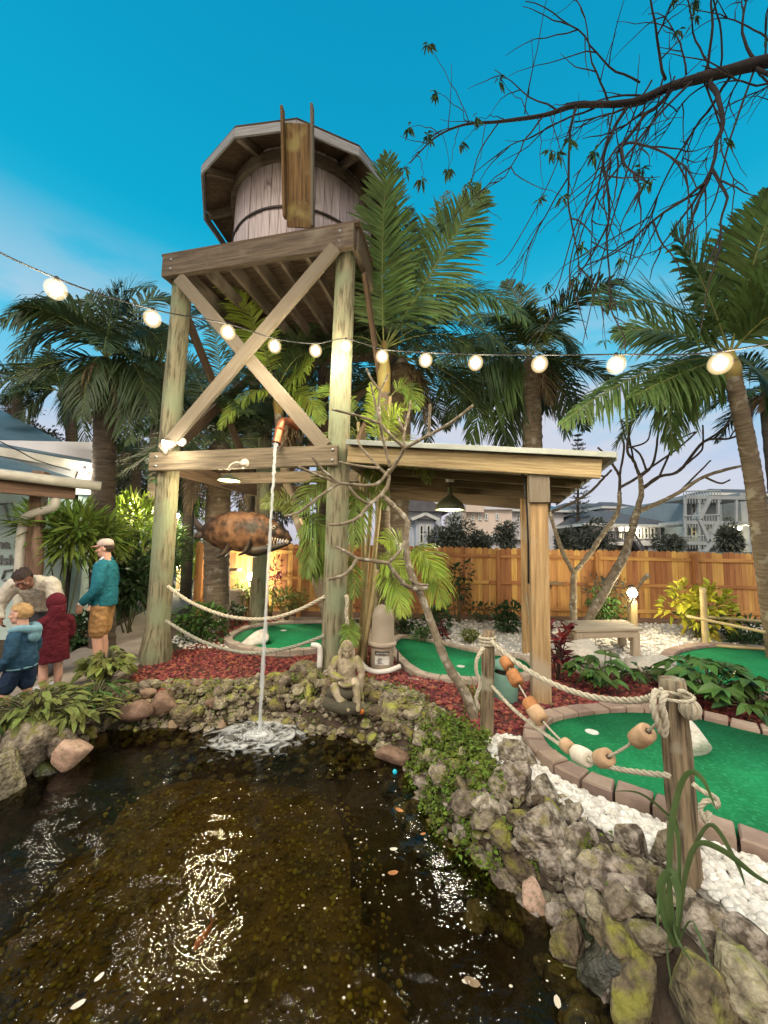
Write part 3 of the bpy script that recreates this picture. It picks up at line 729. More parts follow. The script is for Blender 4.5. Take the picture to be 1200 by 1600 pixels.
prock('pink_rock', 107, 1180, -.15, 56, 'smooth pink quartz rock at the left waterline', 44, ang=.7, rough=.05)
prock('lime_rock', 92, 1162, -.06, 52, 'grey speckled rock behind the pink quartz rock', 34, ang=.4)
prock('wet_rock', 70, 1206, -.26, 40, 'dark wet stone in the water below the pink quartz rock', 30, ang=.3, rough=.08)
prock('brown_rock', 259, 1102, -.06, 46, 'smooth reddish brown boulder on the far left bank', 32, ang=.2, rough=.05)
prock('brown_rock', 214, 1108, -.06, 46, 'smooth olive brown boulder left of the reddish one', 26, ang=.2, rough=.05)
prock('mossy_rock', 283, 1116, -.12, 44, 'dark olive boulder below the reddish brown one', 28, ang=.2, rough=.06)
prock('pale_rock', 651, 1142, -.08, 48, 'smooth pale rounded boulder on the mossy bank', 34, ang=.2, rough=.04)
prock('brown_rock', 617, 1182, -.22, 52, 'orange topped flat stone at the waterline near the cyan ball', 30, ang=.6, rough=.06)
prock('pink_rock', 834, 1408, -.22, 42, 'angular pinkish brown rock standing in the water at right', 52, ang=.9, rough=.05)
prock('mossy_rock', 438, 1080, .0, 28, 'rounded rock with bright yellow green moss near the water jet', 24, ang=.2, rough=.08)
prock('mossy_rock', 472, 1072, .02, 24, 'tilted yellow mossy rock right of the moss ball', 26, ang=.6, rough=.08)
prock('mossy_rock', 500, 1068, .03, 26, 'small mossy rock left of the stone figure', 24, ang=.5)
prock('mossy_rock', 890, 1478, -.22, 70, 'mossy pitted rock half in the water at lower right', 80, ang=.6, hi=True)
prock('mossy_rock', 812, 1350, -.2, 90, 'mossy flat rock jutting into the water at right', 50, ang=.5, hi=True)
prock('pit_rock', 968, 1392, .0, 96, 'long tilted grey rock with pale face on the right bank', 62, ang=.8, hi=True, rz=-.5)
prock('pit_rock', 920, 1372, .0, 66, 'broken grey rock left of the long tilted one', 80, ang=.8, hi=True)
prock('pit_rock', 855, 1300, .02, 120, 'large craggy grey outcrop beside the ground cover', 96, ang=.7, hi=True, rough=.3)
prock('pit_rock', 800, 1232, .03, 84, 'craggy light grey rock above the ground cover', 76, ang=.7, hi=True, rough=.3)
prock('pit_rock', 850, 1238, .06, 62, 'brown grey rock beside the white pebble strip', 60, ang=.7, hi=True)
prock('pit_rock', 810, 1180, .04, 72, 'brown rock at the foot of the thin rope post', 40, ang=.7, hi=True)
prock('pit_rock', 905, 1310, .06, 44, 'smooth dark grey rock at the edge of the pebbles', 40, ang=.3, rough=.08)
prock('pit_rock', 985, 1318, .06, 64, 'tan pitted rock left of the big rope post', 56, ang=.6, hi=True)
prock('lime_rock', 1040, 1330, .05, 48, 'upright tan rock touching the big rope post', 64, ang=.6)
prock('pit_rock', 890, 1345, .06, 40, 'pale knobbly grey rock in the middle of the right bank', 34, ang=.5)
prock('pit_rock', 1100, 1450, .03, 110, 'wide brown grey rock below the big rope post', 70, ang=.5, hi=True)
prock('pit_rock', 1175, 1475, .05, 90, 'grey striped rock at the right frame edge', 60, ang=.6, hi=True)
prock('lime_rock', 1165, 1530, .0, 110, 'tan layered rock in the lower right corner', 70, ang=.6, hi=True)
prock('mossy_rock', 1100, 1560, -.05, 130, 'yellow mossy boulder at the bottom right', 100, ang=.3, hi=True)
prock('mossy_rock', 975, 1450, -.1, 130, 'mossy flat rock above the dark gap at lower right', 56, ang=.5, hi=True)
prock('wet_rock', 975, 1525, -.22, 110, 'dark drowned rock at lower right', 70, ang=.4, hi=True)
prock('white_rock', 400, 1000, .10, 46, 'white rock lying on the bright green', 26, ang=.4, rough=.06)
prock('white_rock', 1078, 1150, .16, 56, 'pale boulder on the near green behind the big rope post', 60, ang=.4, rough=.06)
prock('pale_rock', 912, 1035, .10, 96, 'broad flat pale boulder behind the rope and red plants', 62, ang=.6, rough=.06, hi=True)
prock('pale_rock', 1010, 1040, .05, 90, 'low pale slab right of the broad flat boulder', 30, ang=.6, rough=.05)
prock('pit_rock', 520, 1058, .1, 62, 'grey brown rock under the left tower post beside the figure', 34, ang=.6)
prock('lime_rock', 470, 985 + 62, .08, 60, 'flat mottled rock on the red mulch above the bank', 30, ang=.6)
# the banks: walk along the visible waterline, rows of stones from the water up
seg = POND[:20]; Ls = np.concatenate([[0], np.cumsum(np.linalg.norm(np.diff(seg, axis=0), axis=1))])
def bank(s, d):
    p = np.array([np.interp(s, Ls, seg[:, 0]), np.interp(s, Ls, seg[:, 1])]); q_ = np.array([np.interp(s + .05, Ls, seg[:, 0]), np.interp(s + .05, Ls, seg[:, 1])])
    if s + .05 > Ls[-1]: q_, p0 = p, np.array([np.interp(s - .05, Ls, seg[:, 0]), np.interp(s - .05, Ls, seg[:, 1])]); t = p - p0
    else: t = q_ - p
    t = t / np.linalg.norm(t); return p + np.array([-t[1], t[0]]) * d
jl = Ls[6]; jm = Ls[11]; jr = Ls[-1]
todo = []
for row, (d0, sz) in enumerate([(-.05, .075), (.04, .085), (.14, .085), (.24, .08), (.34, .075), (.44, .07), (.54, .055), (.62, .045)]):
    s = .1
    while s < jr:
        r_ = sz * R.uniform(.65, 1.3)
        near_ = s > jm
        k = R.uniform(.9, 1.35) if near_ else (1.1 if s > jl else 1.0)
        p = bank(s, d0 + R.uniform(-.05, .05)); h = float(hgt(p[0], p[1])) + r_ * .25 + (.05 if row in (2, 3, 4) else 0)
        if row >= 6 and near_: s += .3; continue
        if s < jl:
            mt = R.choice(['lime_rock', 'mossy_rock', 'lime_rock', 'brown_rock', 'mossy_rock']); zone, lb = 'stones edging the left part of the far bank', 'rough stone in the edging of the far bank, left of the water jet'
        elif s < jm:
            mt = R.choice(['mossy_rock', 'mossy_rock', 'wet_rock' if row < 2 else 'lime_rock']); zone, lb = 'stones edging the bank between jet and corner', 'dark mossy stone in the bank between the water jet and the pale boulder'
        else:
            mt = R.choice(['pit_rock', 'pit_rock', 'mossy_rock', 'lime_rock']); zone, lb = 'stones edging the right bank', 'pitted stone wedged among the larger rocks of the right bank'
        todo.append((r_ * k / math.hypot(p[0], p[1]), mt, (p[0], p[1], h), (r_ * k * R.uniform(.9, 1.35), r_ * k * R.uniform(.65, 1), r_ * k * R.uniform(.55, .85)), lb, zone, R.choice([.3, .6])))
        s += r_ * R.uniform(1.35, 1.75)
todo.sort(key=lambda q: -q[0])
small = {}
for n_, (ap, mt, p, sz_, lb, zone, ang) in enumerate(todo):
    if n_ < 245: rock(mt, p, sz_, lb, zone, ang=ang); continue
    mt = {'wet_rock': 'mossy_rock', 'brown_rock': 'lime_rock', 'pit_rock': 'lime_rock'}.get(mt, mt)
    key = [q for q in PROTO if q[0] == mt][n_ % 3]; me_ = PROTO[key]
    v = np.array([tuple(q.co) for q in me_.vertices]); f = np.array([tuple(q.vertices) for q in me_.polygons]); a = R.uniform(0, 6.28)
    v = v * np.array(sz_); v = np.c_[v[:, 0] * math.cos(a) - v[:, 1] * math.sin(a), v[:, 0] * math.sin(a) + v[:, 1] * math.cos(a), v[:, 2]] + np.array(p)
    small.setdefault(mt, MB()).add(v, f)
for mt, m in small.items():
    tag(m.build('bank_stones', mt), kind='stuff', label={'mossy_rock': 'smallest mossy stones filling the pond bank', 'lime_rock': 'smallest grey stones filling the pond bank'}[mt])
m = MB()
for _ in range(3):
    k = 900; ss = RN.uniform(0, jr, k); dd = RN.uniform(-.05, .6, k)
    pts = np.array([bank(a, b) for a, b in zip(ss, dd)])
    scatter(m, np.c_[pts, hgt(pts[:, 0], pts[:, 1])], (.018, .028, .036)[_], ICO1, .7, .5, .15)
gap = gp([(225, 1092), (300, 1076), (400, 1066), (500, 1068), (600, 1080), (660, 1098), (730, 1140), (745, 1158), (690, 1152), (640, 1125), (600, 1135), (440, 1115), (330, 1115), (240, 1120)])
for n_, sz_ in ((260, .05), (420, .034)):
    scatter(m, fill(gap, n_, None), sz_, ICO2, .6, .45, .07)
tag(m.build('bank_rubble', 'lime_rock'), kind='stuff', label='small rubble and broken stone filling the pond bank')
# ------------------------------------------------------------------ water tower
FL, FR = np.array([-3.28, 5.75]), np.array([-.63, 5.15])
u2 = unit(FR - FL); w2 = np.array([-u2[1], u2[0]]); S_ = np.linalg.norm(FR - FL)
RL, RR = FL + w2 * S_, FR + w2 * S_
def T(a, b, z):
    """tower coordinates: a along the front from the left post, b towards the back"""
    p = FL + u2 * a + w2 * b; return np.array([p[0], p[1], z])
tw = thing('timber_tower', 'tall weathered timber tower on four round posts beside the pond', 'tower', T(S_ / 2, S_ / 2, 0))
def pile(p, top, flare):
    zs = np.array([-.2, 0, .15, .5, 1.2, 2, 3, 4, 5, 5.7, 6.11, 6.19, 6.26, 6.29]); zs = zs[zs <= top + .3]
    r = .162 - .004 * zs; r[zs < .3] += flare
    r[zs > 6.12] *= np.interp(zs[zs > 6.12], [6.12, 6.21, 6.29], [.8, .55, .08])
    m_ = MB(); m_.tube(np.c_[p[0] + .008 * np.sin(zs * 1.3), p[1] + .008 * np.cos(zs), zs], r, 20, wob=.025)
    return m_.build('post', 'pile_wood', tw)
pile(FL, 6.2, .05); pile(FR, 6.2, .0); pile(RL, 6.2, 0); pile(RR, 6.2, 0)
def tbeam(a0, b0, z0, a1, b1, z1, w, t, mt, name='beam', up=(0, 0, 1)):
    m_ = MB(); m_.board(T(a0, b0, z0), T(a1, b1, z1), w, t, up); return m_.build(name, mt, tw, edge=30)
tbeam(-.165, -.205, 5.96, S_ + .20, -.205, 5.96, .085, .34, 'old_timber')
tbeam(-.165, S_ + .205, 5.96, S_ + .20, S_ + .205, 5.96, .085, .34, 'old_timber')
tbeam(S_ + .20, -.155, 5.96, S_ + .20, S_ + .15, 5.96, .085, .33, 'old_timber')
tbeam(-.12, -.155, 5.96, -.12, S_ + .15, 5.96, .085, .33, 'dark_timber')
for k in range(7):
    a = .12 + k * (S_ - .24) / 6
    tbeam(a, -.15, 5.92, a, S_ + .15, 5.92, .06, .22, 'old_timber', 'joist')
m = MB()
for k in range(17):
    b = -.24 + (k + .5) * (S_ + .48) / 17
    m.board(T(-.2, b, 6.155), T(S_ + .27, b, 6.155), .178, .035)
m.build('deck', 'dark_timber', tw, edge=30)
up_f = (u2[1], -u2[0], 0)      # faces the front
def brace(a0, z0, a1, z1, b, mt='brace_timber'):
    m_ = MB(); p, q = T(a0, b, z0), T(a1, b, z1); m_.board(p, q, .19, .06, (w2[0], w2[1], 0)); return m_.build('brace', mt, tw, edge=30)
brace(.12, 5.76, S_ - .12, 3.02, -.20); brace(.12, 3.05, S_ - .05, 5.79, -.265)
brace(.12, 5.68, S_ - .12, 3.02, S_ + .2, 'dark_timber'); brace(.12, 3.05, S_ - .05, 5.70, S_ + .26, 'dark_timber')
for a in (0, S_):
    for z0, z1 in ((5.66, 3.02), (3.05, 5.66)):
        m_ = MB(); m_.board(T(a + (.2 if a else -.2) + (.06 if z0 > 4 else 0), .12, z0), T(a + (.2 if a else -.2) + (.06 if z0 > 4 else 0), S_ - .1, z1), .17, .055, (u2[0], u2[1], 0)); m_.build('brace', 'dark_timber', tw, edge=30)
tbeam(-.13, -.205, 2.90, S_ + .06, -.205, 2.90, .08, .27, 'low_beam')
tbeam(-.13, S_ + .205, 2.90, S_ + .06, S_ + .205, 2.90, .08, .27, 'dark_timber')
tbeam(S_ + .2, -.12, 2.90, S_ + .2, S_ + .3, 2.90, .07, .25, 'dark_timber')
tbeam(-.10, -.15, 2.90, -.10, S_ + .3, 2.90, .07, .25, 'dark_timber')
tbeam(-.2, S_ * .5, 2.93, S_ + .15, S_ * .5, 2.93, .07, .20, 'low_beam', 'joist')
m = MB()
for a, z in ((0, 6.04), (0, 5.89), (S_, 6.04), (S_, 5.89), (0, 2.97), (0, 2.83), (S_, 2.97), (S_, 2.83)):
    m.lathe(T(a, -.25, z), [(0, .014), (.016, .012), (.02, 0)], 10, axis=(-w2[0], -w2[1], 0))
m.build('bolt', 'steel', tw)

# ---- tank on the platform
cx, cy = -1.60, 6.79
tk = thing('water_tank', 'round whitewashed wooden water tank under a wide twelve sided roof', 'water tank', (cx, cy, 6.17))
m = MB(); ns = 56
for k in range(ns):
    a0, a1 = (k + .03) * 6.2832 / ns, (k + .97) * 6.2832 / ns
    rr_ = 1.25 + R.gauss(0, .004)
    v = []
    for z in (6.18, 8.25):
        for a in (a0, a1):
            v.append((cx + rr_ * math.cos(a), cy + rr_ * math.sin(a), z))
            v.append((cx + (rr_ - .05) * math.cos(a), cy + (rr_ - .05) * math.sin(a), z))
    off = R.random() * 30
    lc = [(z + off, off + j * .1, j * .03) for j, z in enumerate([0, 0, .1, .1, 1.9, 1.9, 1.9, 1.9])]
    m.add(v, np.array([[0, 2, 6, 4], [1, 5, 7, 3], [0, 4, 5, 1], [2, 3, 7, 6]]), lc)
m.build('stave_wall', 'tank_paint', tk, smooth=False)
m = MB(); m.lathe((cx, cy, 0), [(1.2, 6.19), (1.2, 8.25)], 48); m.build('liner', 'dark_timber', tk)
for z in (6.98,):
    m = MB(); m.lathe((cx, cy, z), [(1.258, -.022), (1.274, -.018), (1.274, .018), (1.258, .022)], 72); m.build('hoop', 'iron', tk)
m = MB(); m.lathe((cx, cy, 0), [(1.26, 7.74), (1.33, 7.74), (1.33, 7.90), (1.26, 7.90)], 56); m.build('plate_ring', 'old_timber', tk, edge=30)
RO, ZE, SL = 1.80, 7.79, .42     # eave radius, eave height, slope
def ring12(r, z, o=.13):
    a = np.arange(12) * math.pi / 6 + o; return np.c_[cx + r * np.cos(a), cy + r * np.sin(a), np.full(12, z)]
m = MB()
lo12, hi12, ap = ring12(RO, ZE + .03), ring12(RO + .02, ZE + .06), np.array([[cx, cy, ZE + SL * RO + .06]])
apl = np.array([[cx, cy, ZE + SL * RO + .03]])
v = np.concatenate([lo12, hi12, apl, ap]); jj = np.arange(12); j2 = (jj + 1) % 12
m.add(v, [np.stack([jj, j2, np.full(12, 24)], 1)[:, ::-1], np.stack([jj + 12, j2 + 12, np.full(12, 25)], 1), np.stack([jj, j2, j2 + 12, jj + 12], 1)])
m.build('roof', 'dark_timber', tk, smooth=False)
m = MB(); a12 = ring12(RO + .025, ZE - .07)
for k in range(12):
    p, q_ = a12[k], a12[(k + 1) % 12]; nrm_ = unit((p + q_) / 2 - np.array([cx, cy, ZE - .07])); m.board(p, q_, .15, .03, nrm_)
m.build('fascia', 'fascia_grey', tk, edge=30)
for k in range(12):
    a = k * math.pi / 6 + .13
    m = MB(); d_ = np.array([math.cos(a), math.sin(a), 0])
    p = np.array([cx, cy, 0]) + d_ * 1.24 + [0, 0, ZE + SL * (RO - 1.24) - .07]; q_ = np.array([cx, cy, 0]) + d_ * (RO - .02) + [0, 0, ZE - .055]
    m.board(p, q_, .07, .13); m.build('rafter', 'old_timber', tk, edge=30)
ct, cb = P(466, 196, 4.86), P(468, 356, 5.30)
ch = thing('water_chute', 'stained wooden chute leaning up the front of the tank, two slats poking above', 'chute', cb)
ax_ = unit(cb - ct); sd_ = unit(np.cross(ax_, [0, 1, .2])); fr_ = np.cross(sd_, ax_); fr_ = fr_ if fr_[1] < 0 else -fr_
m = MB(); m.board(ct - ax_ * .02, cb, .36, .03, fr_); m.build('back_board', 'chute_timber', ch, edge=30)
for s in (-1, 1):
    m = MB(); off = sd_ * s * .205 + fr_ * .045
    m.board(ct - ax_ * (.20 if s > 0 else .16) + off, cb + off - ax_ * (.1 if s < 0 else .0), .035, .13, fr_); m.build('side_board', 'chute_timber' if s < 0 else 'brace_timber', ch, edge=30)

# ---- lean-to shelter
def H(a, b, dz=0):
    p = FR + u2 * a + w2 * b; return np.array([p[0], p[1], 3.05 - .092 * a - .055 * b + dz])
sh = thing('lean_to_shelter', 'lean-to timber shelter with a white edged sloping roof joined to the tower', 'shelter', H(1.5, 1.3, -3))
m = MB(); A0, A1, B0, B1 = .20, 3.30, -.30, 2.75
c = [H(A0, B0), H(A1, B0), H(A1, B1), H(A0, B1)]
v = np.array([*[p + [0, 0, .0] for p in c], *[p + [0, 0, .035] for p in c]])
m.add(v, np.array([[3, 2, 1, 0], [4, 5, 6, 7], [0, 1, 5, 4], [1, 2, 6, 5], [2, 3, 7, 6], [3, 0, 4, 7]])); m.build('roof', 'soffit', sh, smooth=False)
m = MB(); m.board(H(A0, B0 - .012, .0), H(A1 + .01, B0 - .012, .012), .02, .065); m.build('white_edge', 'roof_edge', sh, edge=30)
m = MB(); m.board(H(A1 + .012, B0, .0), H(A1 + .012, B1, .0), .02, .08); m.build('white_edge', 'roof_edge', sh, edge=30)
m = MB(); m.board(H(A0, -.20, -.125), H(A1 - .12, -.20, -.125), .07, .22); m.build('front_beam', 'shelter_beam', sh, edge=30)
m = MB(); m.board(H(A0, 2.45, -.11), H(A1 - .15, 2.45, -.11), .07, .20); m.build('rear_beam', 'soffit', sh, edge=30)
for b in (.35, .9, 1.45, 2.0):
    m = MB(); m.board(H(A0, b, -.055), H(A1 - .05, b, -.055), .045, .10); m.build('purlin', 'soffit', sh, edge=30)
def sqpost(a, b, s, top, mt, name='post'):
    p = FR + u2 * a + w2 * b; m_ = MB(); m_.box((p[0], p[1], top / 2 - .05), (s, s, top + .1), rz=math.atan2(u2[1], u2[0]), bev=.008); return m_.build(name, mt, sh, edge=30)
sqpost(2.53, -.05, .20, 2.74, 'shelter_post')
p = FR + u2 * 2.53 + w2 * -.17; m = MB(); m.box((p[0], p[1], 2.47), (.23, .05, .40), rz=math.atan2(u2[1], u2[0]), bev=.006); m.build('bracket', 'brace_timber', sh, edge=30)
sqpost(2.66, 2.08, .13, 2.64, 'shelter_post')
m = MB(); m.tube(crom([H(2.33, -.02, -.1), H(2.38, -.12, -.35), H(2.41, -.1, -.9), H(2.415, -.05, -1.5)], 5), .011, 6); m.build('cable', 'cable', sh)
m = MB(); m.tube([H(2.66, 2.0, -1.7), H(2.7, 1.9, -2.3)], .008, 6)
m.build('cord', 'grey_rope', sh)
# little shelf and a white dish lamp on the rear post
sf = thing('wall_shelf', 'small wooden shelf sticking out behind the shelter post, before the fence', 'shelf', P(860, 910, 6.5))
m = MB(); m.box(P(857, 911, 6.5), (.42, .28, .035), bev=.005); m.build('board', 'shelter_post', sf, edge=30)
m = MB(); m.board(P(846, 934, 6.5), P(862, 915, 6.5), .04, .035); m.build('bracket', 'shelter_post', sf, edge=30)
m = MB(); m.board(P(847, 858, 6.52), P(847, 935, 6.52), .03, .03); m.build('back_strip', 'white_trim', sf, edge=30)
dl = thing('dish_lamp', 'unlit white dish lamp half hidden behind the shelter post', 'lamp', P(844, 842, 6.6))
m = MB(); m.lathe(P(842, 842, 6.6), [(.02, .13), (.05, .10), (.13, .03), (.17, 0), (.165, -.004), (.12, .02), (0, .05)], 24, axis=(-.5, .3, .8)); m.build('shade', 'white_trim', dl)
m = MB(); m.tube([P(838, 838, 6.6), P(832, 826, 6.6)], .02, 8); m.build('arm', 'white_trim', dl)
# pendant barn lamp
pl = P(703, 796, 6.1)
pn = thing('pendant_lamp', 'green barn lamp with glowing underside hanging under the shelter roof', 'lamp', pl + [0, 0, .3])
k = 1.0
m = MB(); m.lathe(pl, [(.02, .36), (.035, .34), (.04, .26), (.055, .22), (.09, .19), (.17, .13), (.225, .06), (.24, .0), (.235, -.01), (.20, .055), (.15, .11), (.05, .16)], 32); m.build('shade', 'lamp_green', pn)
m = MB(); m.lathe(pl, [(0, -.004), (.14, -.006), (.215, .022), (.2, .06)], 28); m.build('diffuser', 'lamp_soft', pn)
m = MB(); m.tube([pl + [0, 0, .36], pl + [0, 0, .47]], .011, 8); m.build('cord', 'cable', pn)
m = MB(); m.lathe(pl + [0, 0, .45], [(.0, .05), (.07, .05), (.07, .0), (.0, 0)], 14); m.build('ceiling_plate', 'white_trim', pn)
lamp('pendant_light', pl + [0, 0, -.04], 40, (1, .88, .68), .12, pn)

# lamps on the lower tower beam
fl = P(275, 692, 5.42)
t = thing('flood_lamp', 'lit white flood lamp fixed to the left tower post above the low beam', 'lamp', fl)
m = MB(); m.lathe(P(272, 693, 5.42), [(.0, -.02), (.035, -.02), (.045, .02), (.07, .09), (.075, .12)], 18, axis=(-.75, -.5, -.35)); m.build('head', 'lamp_cream', t)
m = MB(); m.lathe(P(272, 693, 5.42) + unit((-.75, -.5, -.35)) * .12, [(.074, 0), (.06, .02), (.0, .03)], 18, axis=(-.75, -.5, -.35)); m.build('lens', 'lamp_glow', t)
m = MB(); m.lathe(P(285, 691, 5.45), [(0, .03), (.06, .03), (.065, 0), (0, 0)], 16, axis=(0, -1, 0)); m.tube([P(285, 691, 5.43), P(276, 692, 5.42)], .02, 8); m.build('mount', 'lamp_cream', t)
lamp('flood_light', P(262, 699, 5.15), 7, (1, .9, .7), .06, t)
t = thing('flood_lamp', 'unlit bent white lamp bracket in the middle of the low tower beam', 'lamp', P(384, 726, 5.3))
m = MB(); m.lathe(P(384, 725, 5.22), [(0, .05), (.06, .05), (.07, .02), (.07, 0), (0, 0)], 18, axis=(0, -1, 0)); m.build('mount', 'lamp_cream', t)
m = MB(); m.tube(crom([P(382, 726, 5.16), P(370, 723, 5.12), P(361, 727, 5.12), P(357, 735, 5.13)], 5), .018, 10); m.build('arm', 'lamp_cream', t)
t = thing('dish_lamp', 'amber glowing flat dish lamp under the low tower beam', 'lamp', P(358, 748, 5.7))
m = MB(); m.lathe(P(358, 751, 5.7), [(.02, .10), (.05, .08), (.15, .03), (.17, 0), (.165, -.006), (.1, .02)], 24); m.build('shade', 'lamp_green', t)
m = MB(); m.lathe(P(358, 751, 5.7), [(0, -.004), (.12, -.004), (.16, .004)], 24); m.build('diffuser', 'lamp_amber', t)
m = MB(); m.tube([P(358, 742, 5.7), P(362, 728, 5.7)], .012, 6); m.build('stem', 'cable', t)
lamp('dish_light', P(358, 756, 5.7), 45, (1, .82, .52), .08, t)

# copper spout and the falling jet
sp0 = P(446, 660, 5.2)
t = thing('copper_spout', 'short copper spout pouring water from above the low beam', 'spout', sp0)
m = MB(); m.tube(crom([P(462, 668, 5.5), P(452, 659, 5.3), P(442, 660, 5.16), P(437, 672, 5.08), P(432, 693, 5.0)], 5), [.055] * 20 + [.058], 16, caps=False); m.build('pipe', 'copper', t)
m = MB(); m.tube([P(438, 670, 5.09), P(437, 674, 5.07)], .066, 16); m.build('collar', 'copper', t)
a_, b_ = P(431, 694, 5.0), JET + [0, 0, 0.0]
n_ = 70; tt = np.linspace(0, 1, n_); 
jp = np.stack([a_[0] + (b_[0] - a_[0]) * tt, a_[1] + (b_[1] - a_[1]) * tt, a_[2] + (b_[2] - a_[2]) * (.12 * tt + .88 * tt ** 2)], 1)
jp[:, 0] += RN.normal(size=n_) * .0025
m = MB(); m.tube(jp, np.interp(tt, [0, .1, .6, 1], [.032, .020, .014, .020]) * (1 + RN.normal(size=n_) * .12), 10, wob=.2)
for k in range(110):
    q_ = jp[R.randrange(6, n_)] + [R.gauss(0, .022), R.gauss(0, .02), R.gauss(0, .03)]; m.ball(q_, R.uniform(.002, .005), 6, 4)
tag(m.build('water_jet', 'jet_water'), 'thin white jet of water falling from the copper spout into the pond', 'water jet')
# splash: torn rings of foam on the water
m = MB(); nr, na = 26, 72; rads = np.linspace(.0, .62, nr); an_ = np.arange(na) * 2 * math.pi / na
RA, AA = np.meshgrid(rads, an_, indexing='ij'); FX_, FY_ = JET[0] + RA * np.cos(AA) * 1.25, JET[1] + RA * np.sin(AA) * .95
wob_ = np.array([mnoise.noise(Vector((a * 7, b * 7, 2))) for a, b in zip(FX_.ravel(), FY_.ravel())]).reshape(RA.shape)
FZ_ = WZ + .012 + .035 * np.exp(-(RA / .10) ** 2) + .016 * np.exp(-((RA - .27) / .06) ** 2) + .022 * wob_ * np.exp(-(RA / .4) ** 2)
out_ = np.interp(RA, [0, .07, .16, .27, .36, .62], [.22, .34, .52, .44, .56, .80])
ii = np.arange(nr - 1)[:, None] * na; jj_ = np.arange(na)[None]; jn_ = (jj_ + 1) % na
m.add(np.stack([FX_, FY_, FZ_], -1).reshape(-1, 3), np.stack([ii + jj_, ii + jn_, ii + na + jn_, ii + na + jj_], -1).reshape(-1, 4), np.stack([FX_, FY_, out_], -1).reshape(-1, 3))
for k in range(160):
    a = R.uniform(0, 6.283); rad = abs(R.gauss(0, .14)); v, f = ICO1
    m.add(v * R.uniform(.003, .007) + JET + [math.cos(a) * rad, math.sin(a) * rad, R.uniform(.01, .10) * math.exp(-rad * 6)], f, np.zeros((len(v), 3)))
tag(m.build('splash_foam', 'foam'), kind='stuff', label='white foam where the water jet hits the pond')
# bubbles, flecks and fallen leaves on the water
m = MB()
for k in range(300):
    x, y = R.uniform(200, 900), R.uniform(1180, 1600)
    if R.random() < .55: x = R.gauss(640, 90); y = R.uniform(1190, 1420)
    c = G(x, y, WZ)
    if sdist(POND, c[:1], c[1:2])[0] > -.03: continue
    v, f = ICO1; s = R.choice([.003, .003, .004, .005, .007]); m.add(v * np.array([s * R.uniform(.8, 1.6), s, s * .5]) + c + [0, 0, .008], f)
tag(m.build('water_flecks', 'float_white'), kind='stuff', label='tiny white bubbles and flecks floating on the pond')
def floatleaf(x, y, w, mt, label, rz):
    c = G(x, y, WZ + .012); s = w / FPX * c[1] / 2
    m_ = MB(); L_ = np.linspace(-1, 1, 7); prof = np.sqrt(np.maximum(0, 1 - L_ ** 2)) * .5
    v = np.concatenate([np.c_[L_, prof, .12 * L_ ** 2 + .1 * prof], np.c_[L_, -prof, .12 * L_ ** 2 + .1 * prof], np.c_[L_, 0 * L_, .12 * L_ ** 2]]) * s
    i_ = np.arange(6); f = np.concatenate([np.stack([i_, i_ + 1, i_ + 15, i_ + 14], 1), np.stack([i_ + 14, i_ + 15, i_ + 8, i_ + 7], 1)])
    ca, sa = math.cos(rz), math.sin(rz); v = v @ np.array([[ca, sa, 0], [-sa, ca, 0], [0, 0, 1]]) + c
    m_.add(v, f); return tag(m_.build('fallen_leaf', mt), label, 'leaf')
floatleaf(624, 1266, 14, 'cork_orange', 'orange leaf floating right of the jet', -.6)
floatleaf(661, 1303, 9, 'cork_orange', 'tiny orange leaf floating near the ground cover bank', .4)
floatleaf(614, 1364, 16, 'cork_orange', 'brown leaf floating in the middle right of the pond', .2)
floatleaf(738, 1535, 24, 'brown_rock', 'pinkish brown leaf floating near the bottom edge', -.4)
floatleaf(615, 1327, 12, 'float_white', 'pale petal floating above the brown leaf', .1)
floatleaf(122, 1570, 18, 'float_white', 'white petal floating at the lower left', .7)
floatleaf(155, 1527, 14, 'float_white', 'white petal floating left of the koi', 1.2)
floatleaf(871, 1566, 18, 'float_white', 'white petal floating at the bottom right of the pond', 1.3)
floatleaf(728, 1534, 12, 'float_white', 'white petal touching the pinkish brown leaf', -.2)
m = MB(); m.ball(G(617, 1206, WZ + .012), .021, 14, 10); tag(m.build('golf_ball', 'cyan_plastic'), 'cyan golf ball in the water by the orange topped stone', 'golf ball')
m = MB(); m.ball(G(565, 1112, .02), .026, 14, 10); tag(m.build('golf_ball', 'orange_ball'), 'salmon golf ball lodged in the rocks below the figure', 'golf ball')
# koi under the surface
kc = G(318, 1462, WZ - .05); t = thing('koi_fish', 'small orange koi just under the water, lower left of the pond', 'fish', kc)
m = MB(); L_ = np.linspace(-1, 1, 12); m.tube(np.c_[kc[0] + .012 * np.sin(L_ * 2), kc[1] + L_ * .07, np.full(12, kc[2])], np.interp(L_, [-1, -.7, -.1, .7, 1], [.006, .016, .02, .009, .004]), 10); m.build('body', 'orange_ball', t)
m = MB(); m.add([kc + [.01, .065, 0], kc + [-.015, .11, .01], kc + [.035, .105, -.01], kc + [.012, .09, 0]], np.array([[0, 1, 3], [0, 3, 2]])); m.build('tail', 'cork_orange', t, smooth=False)

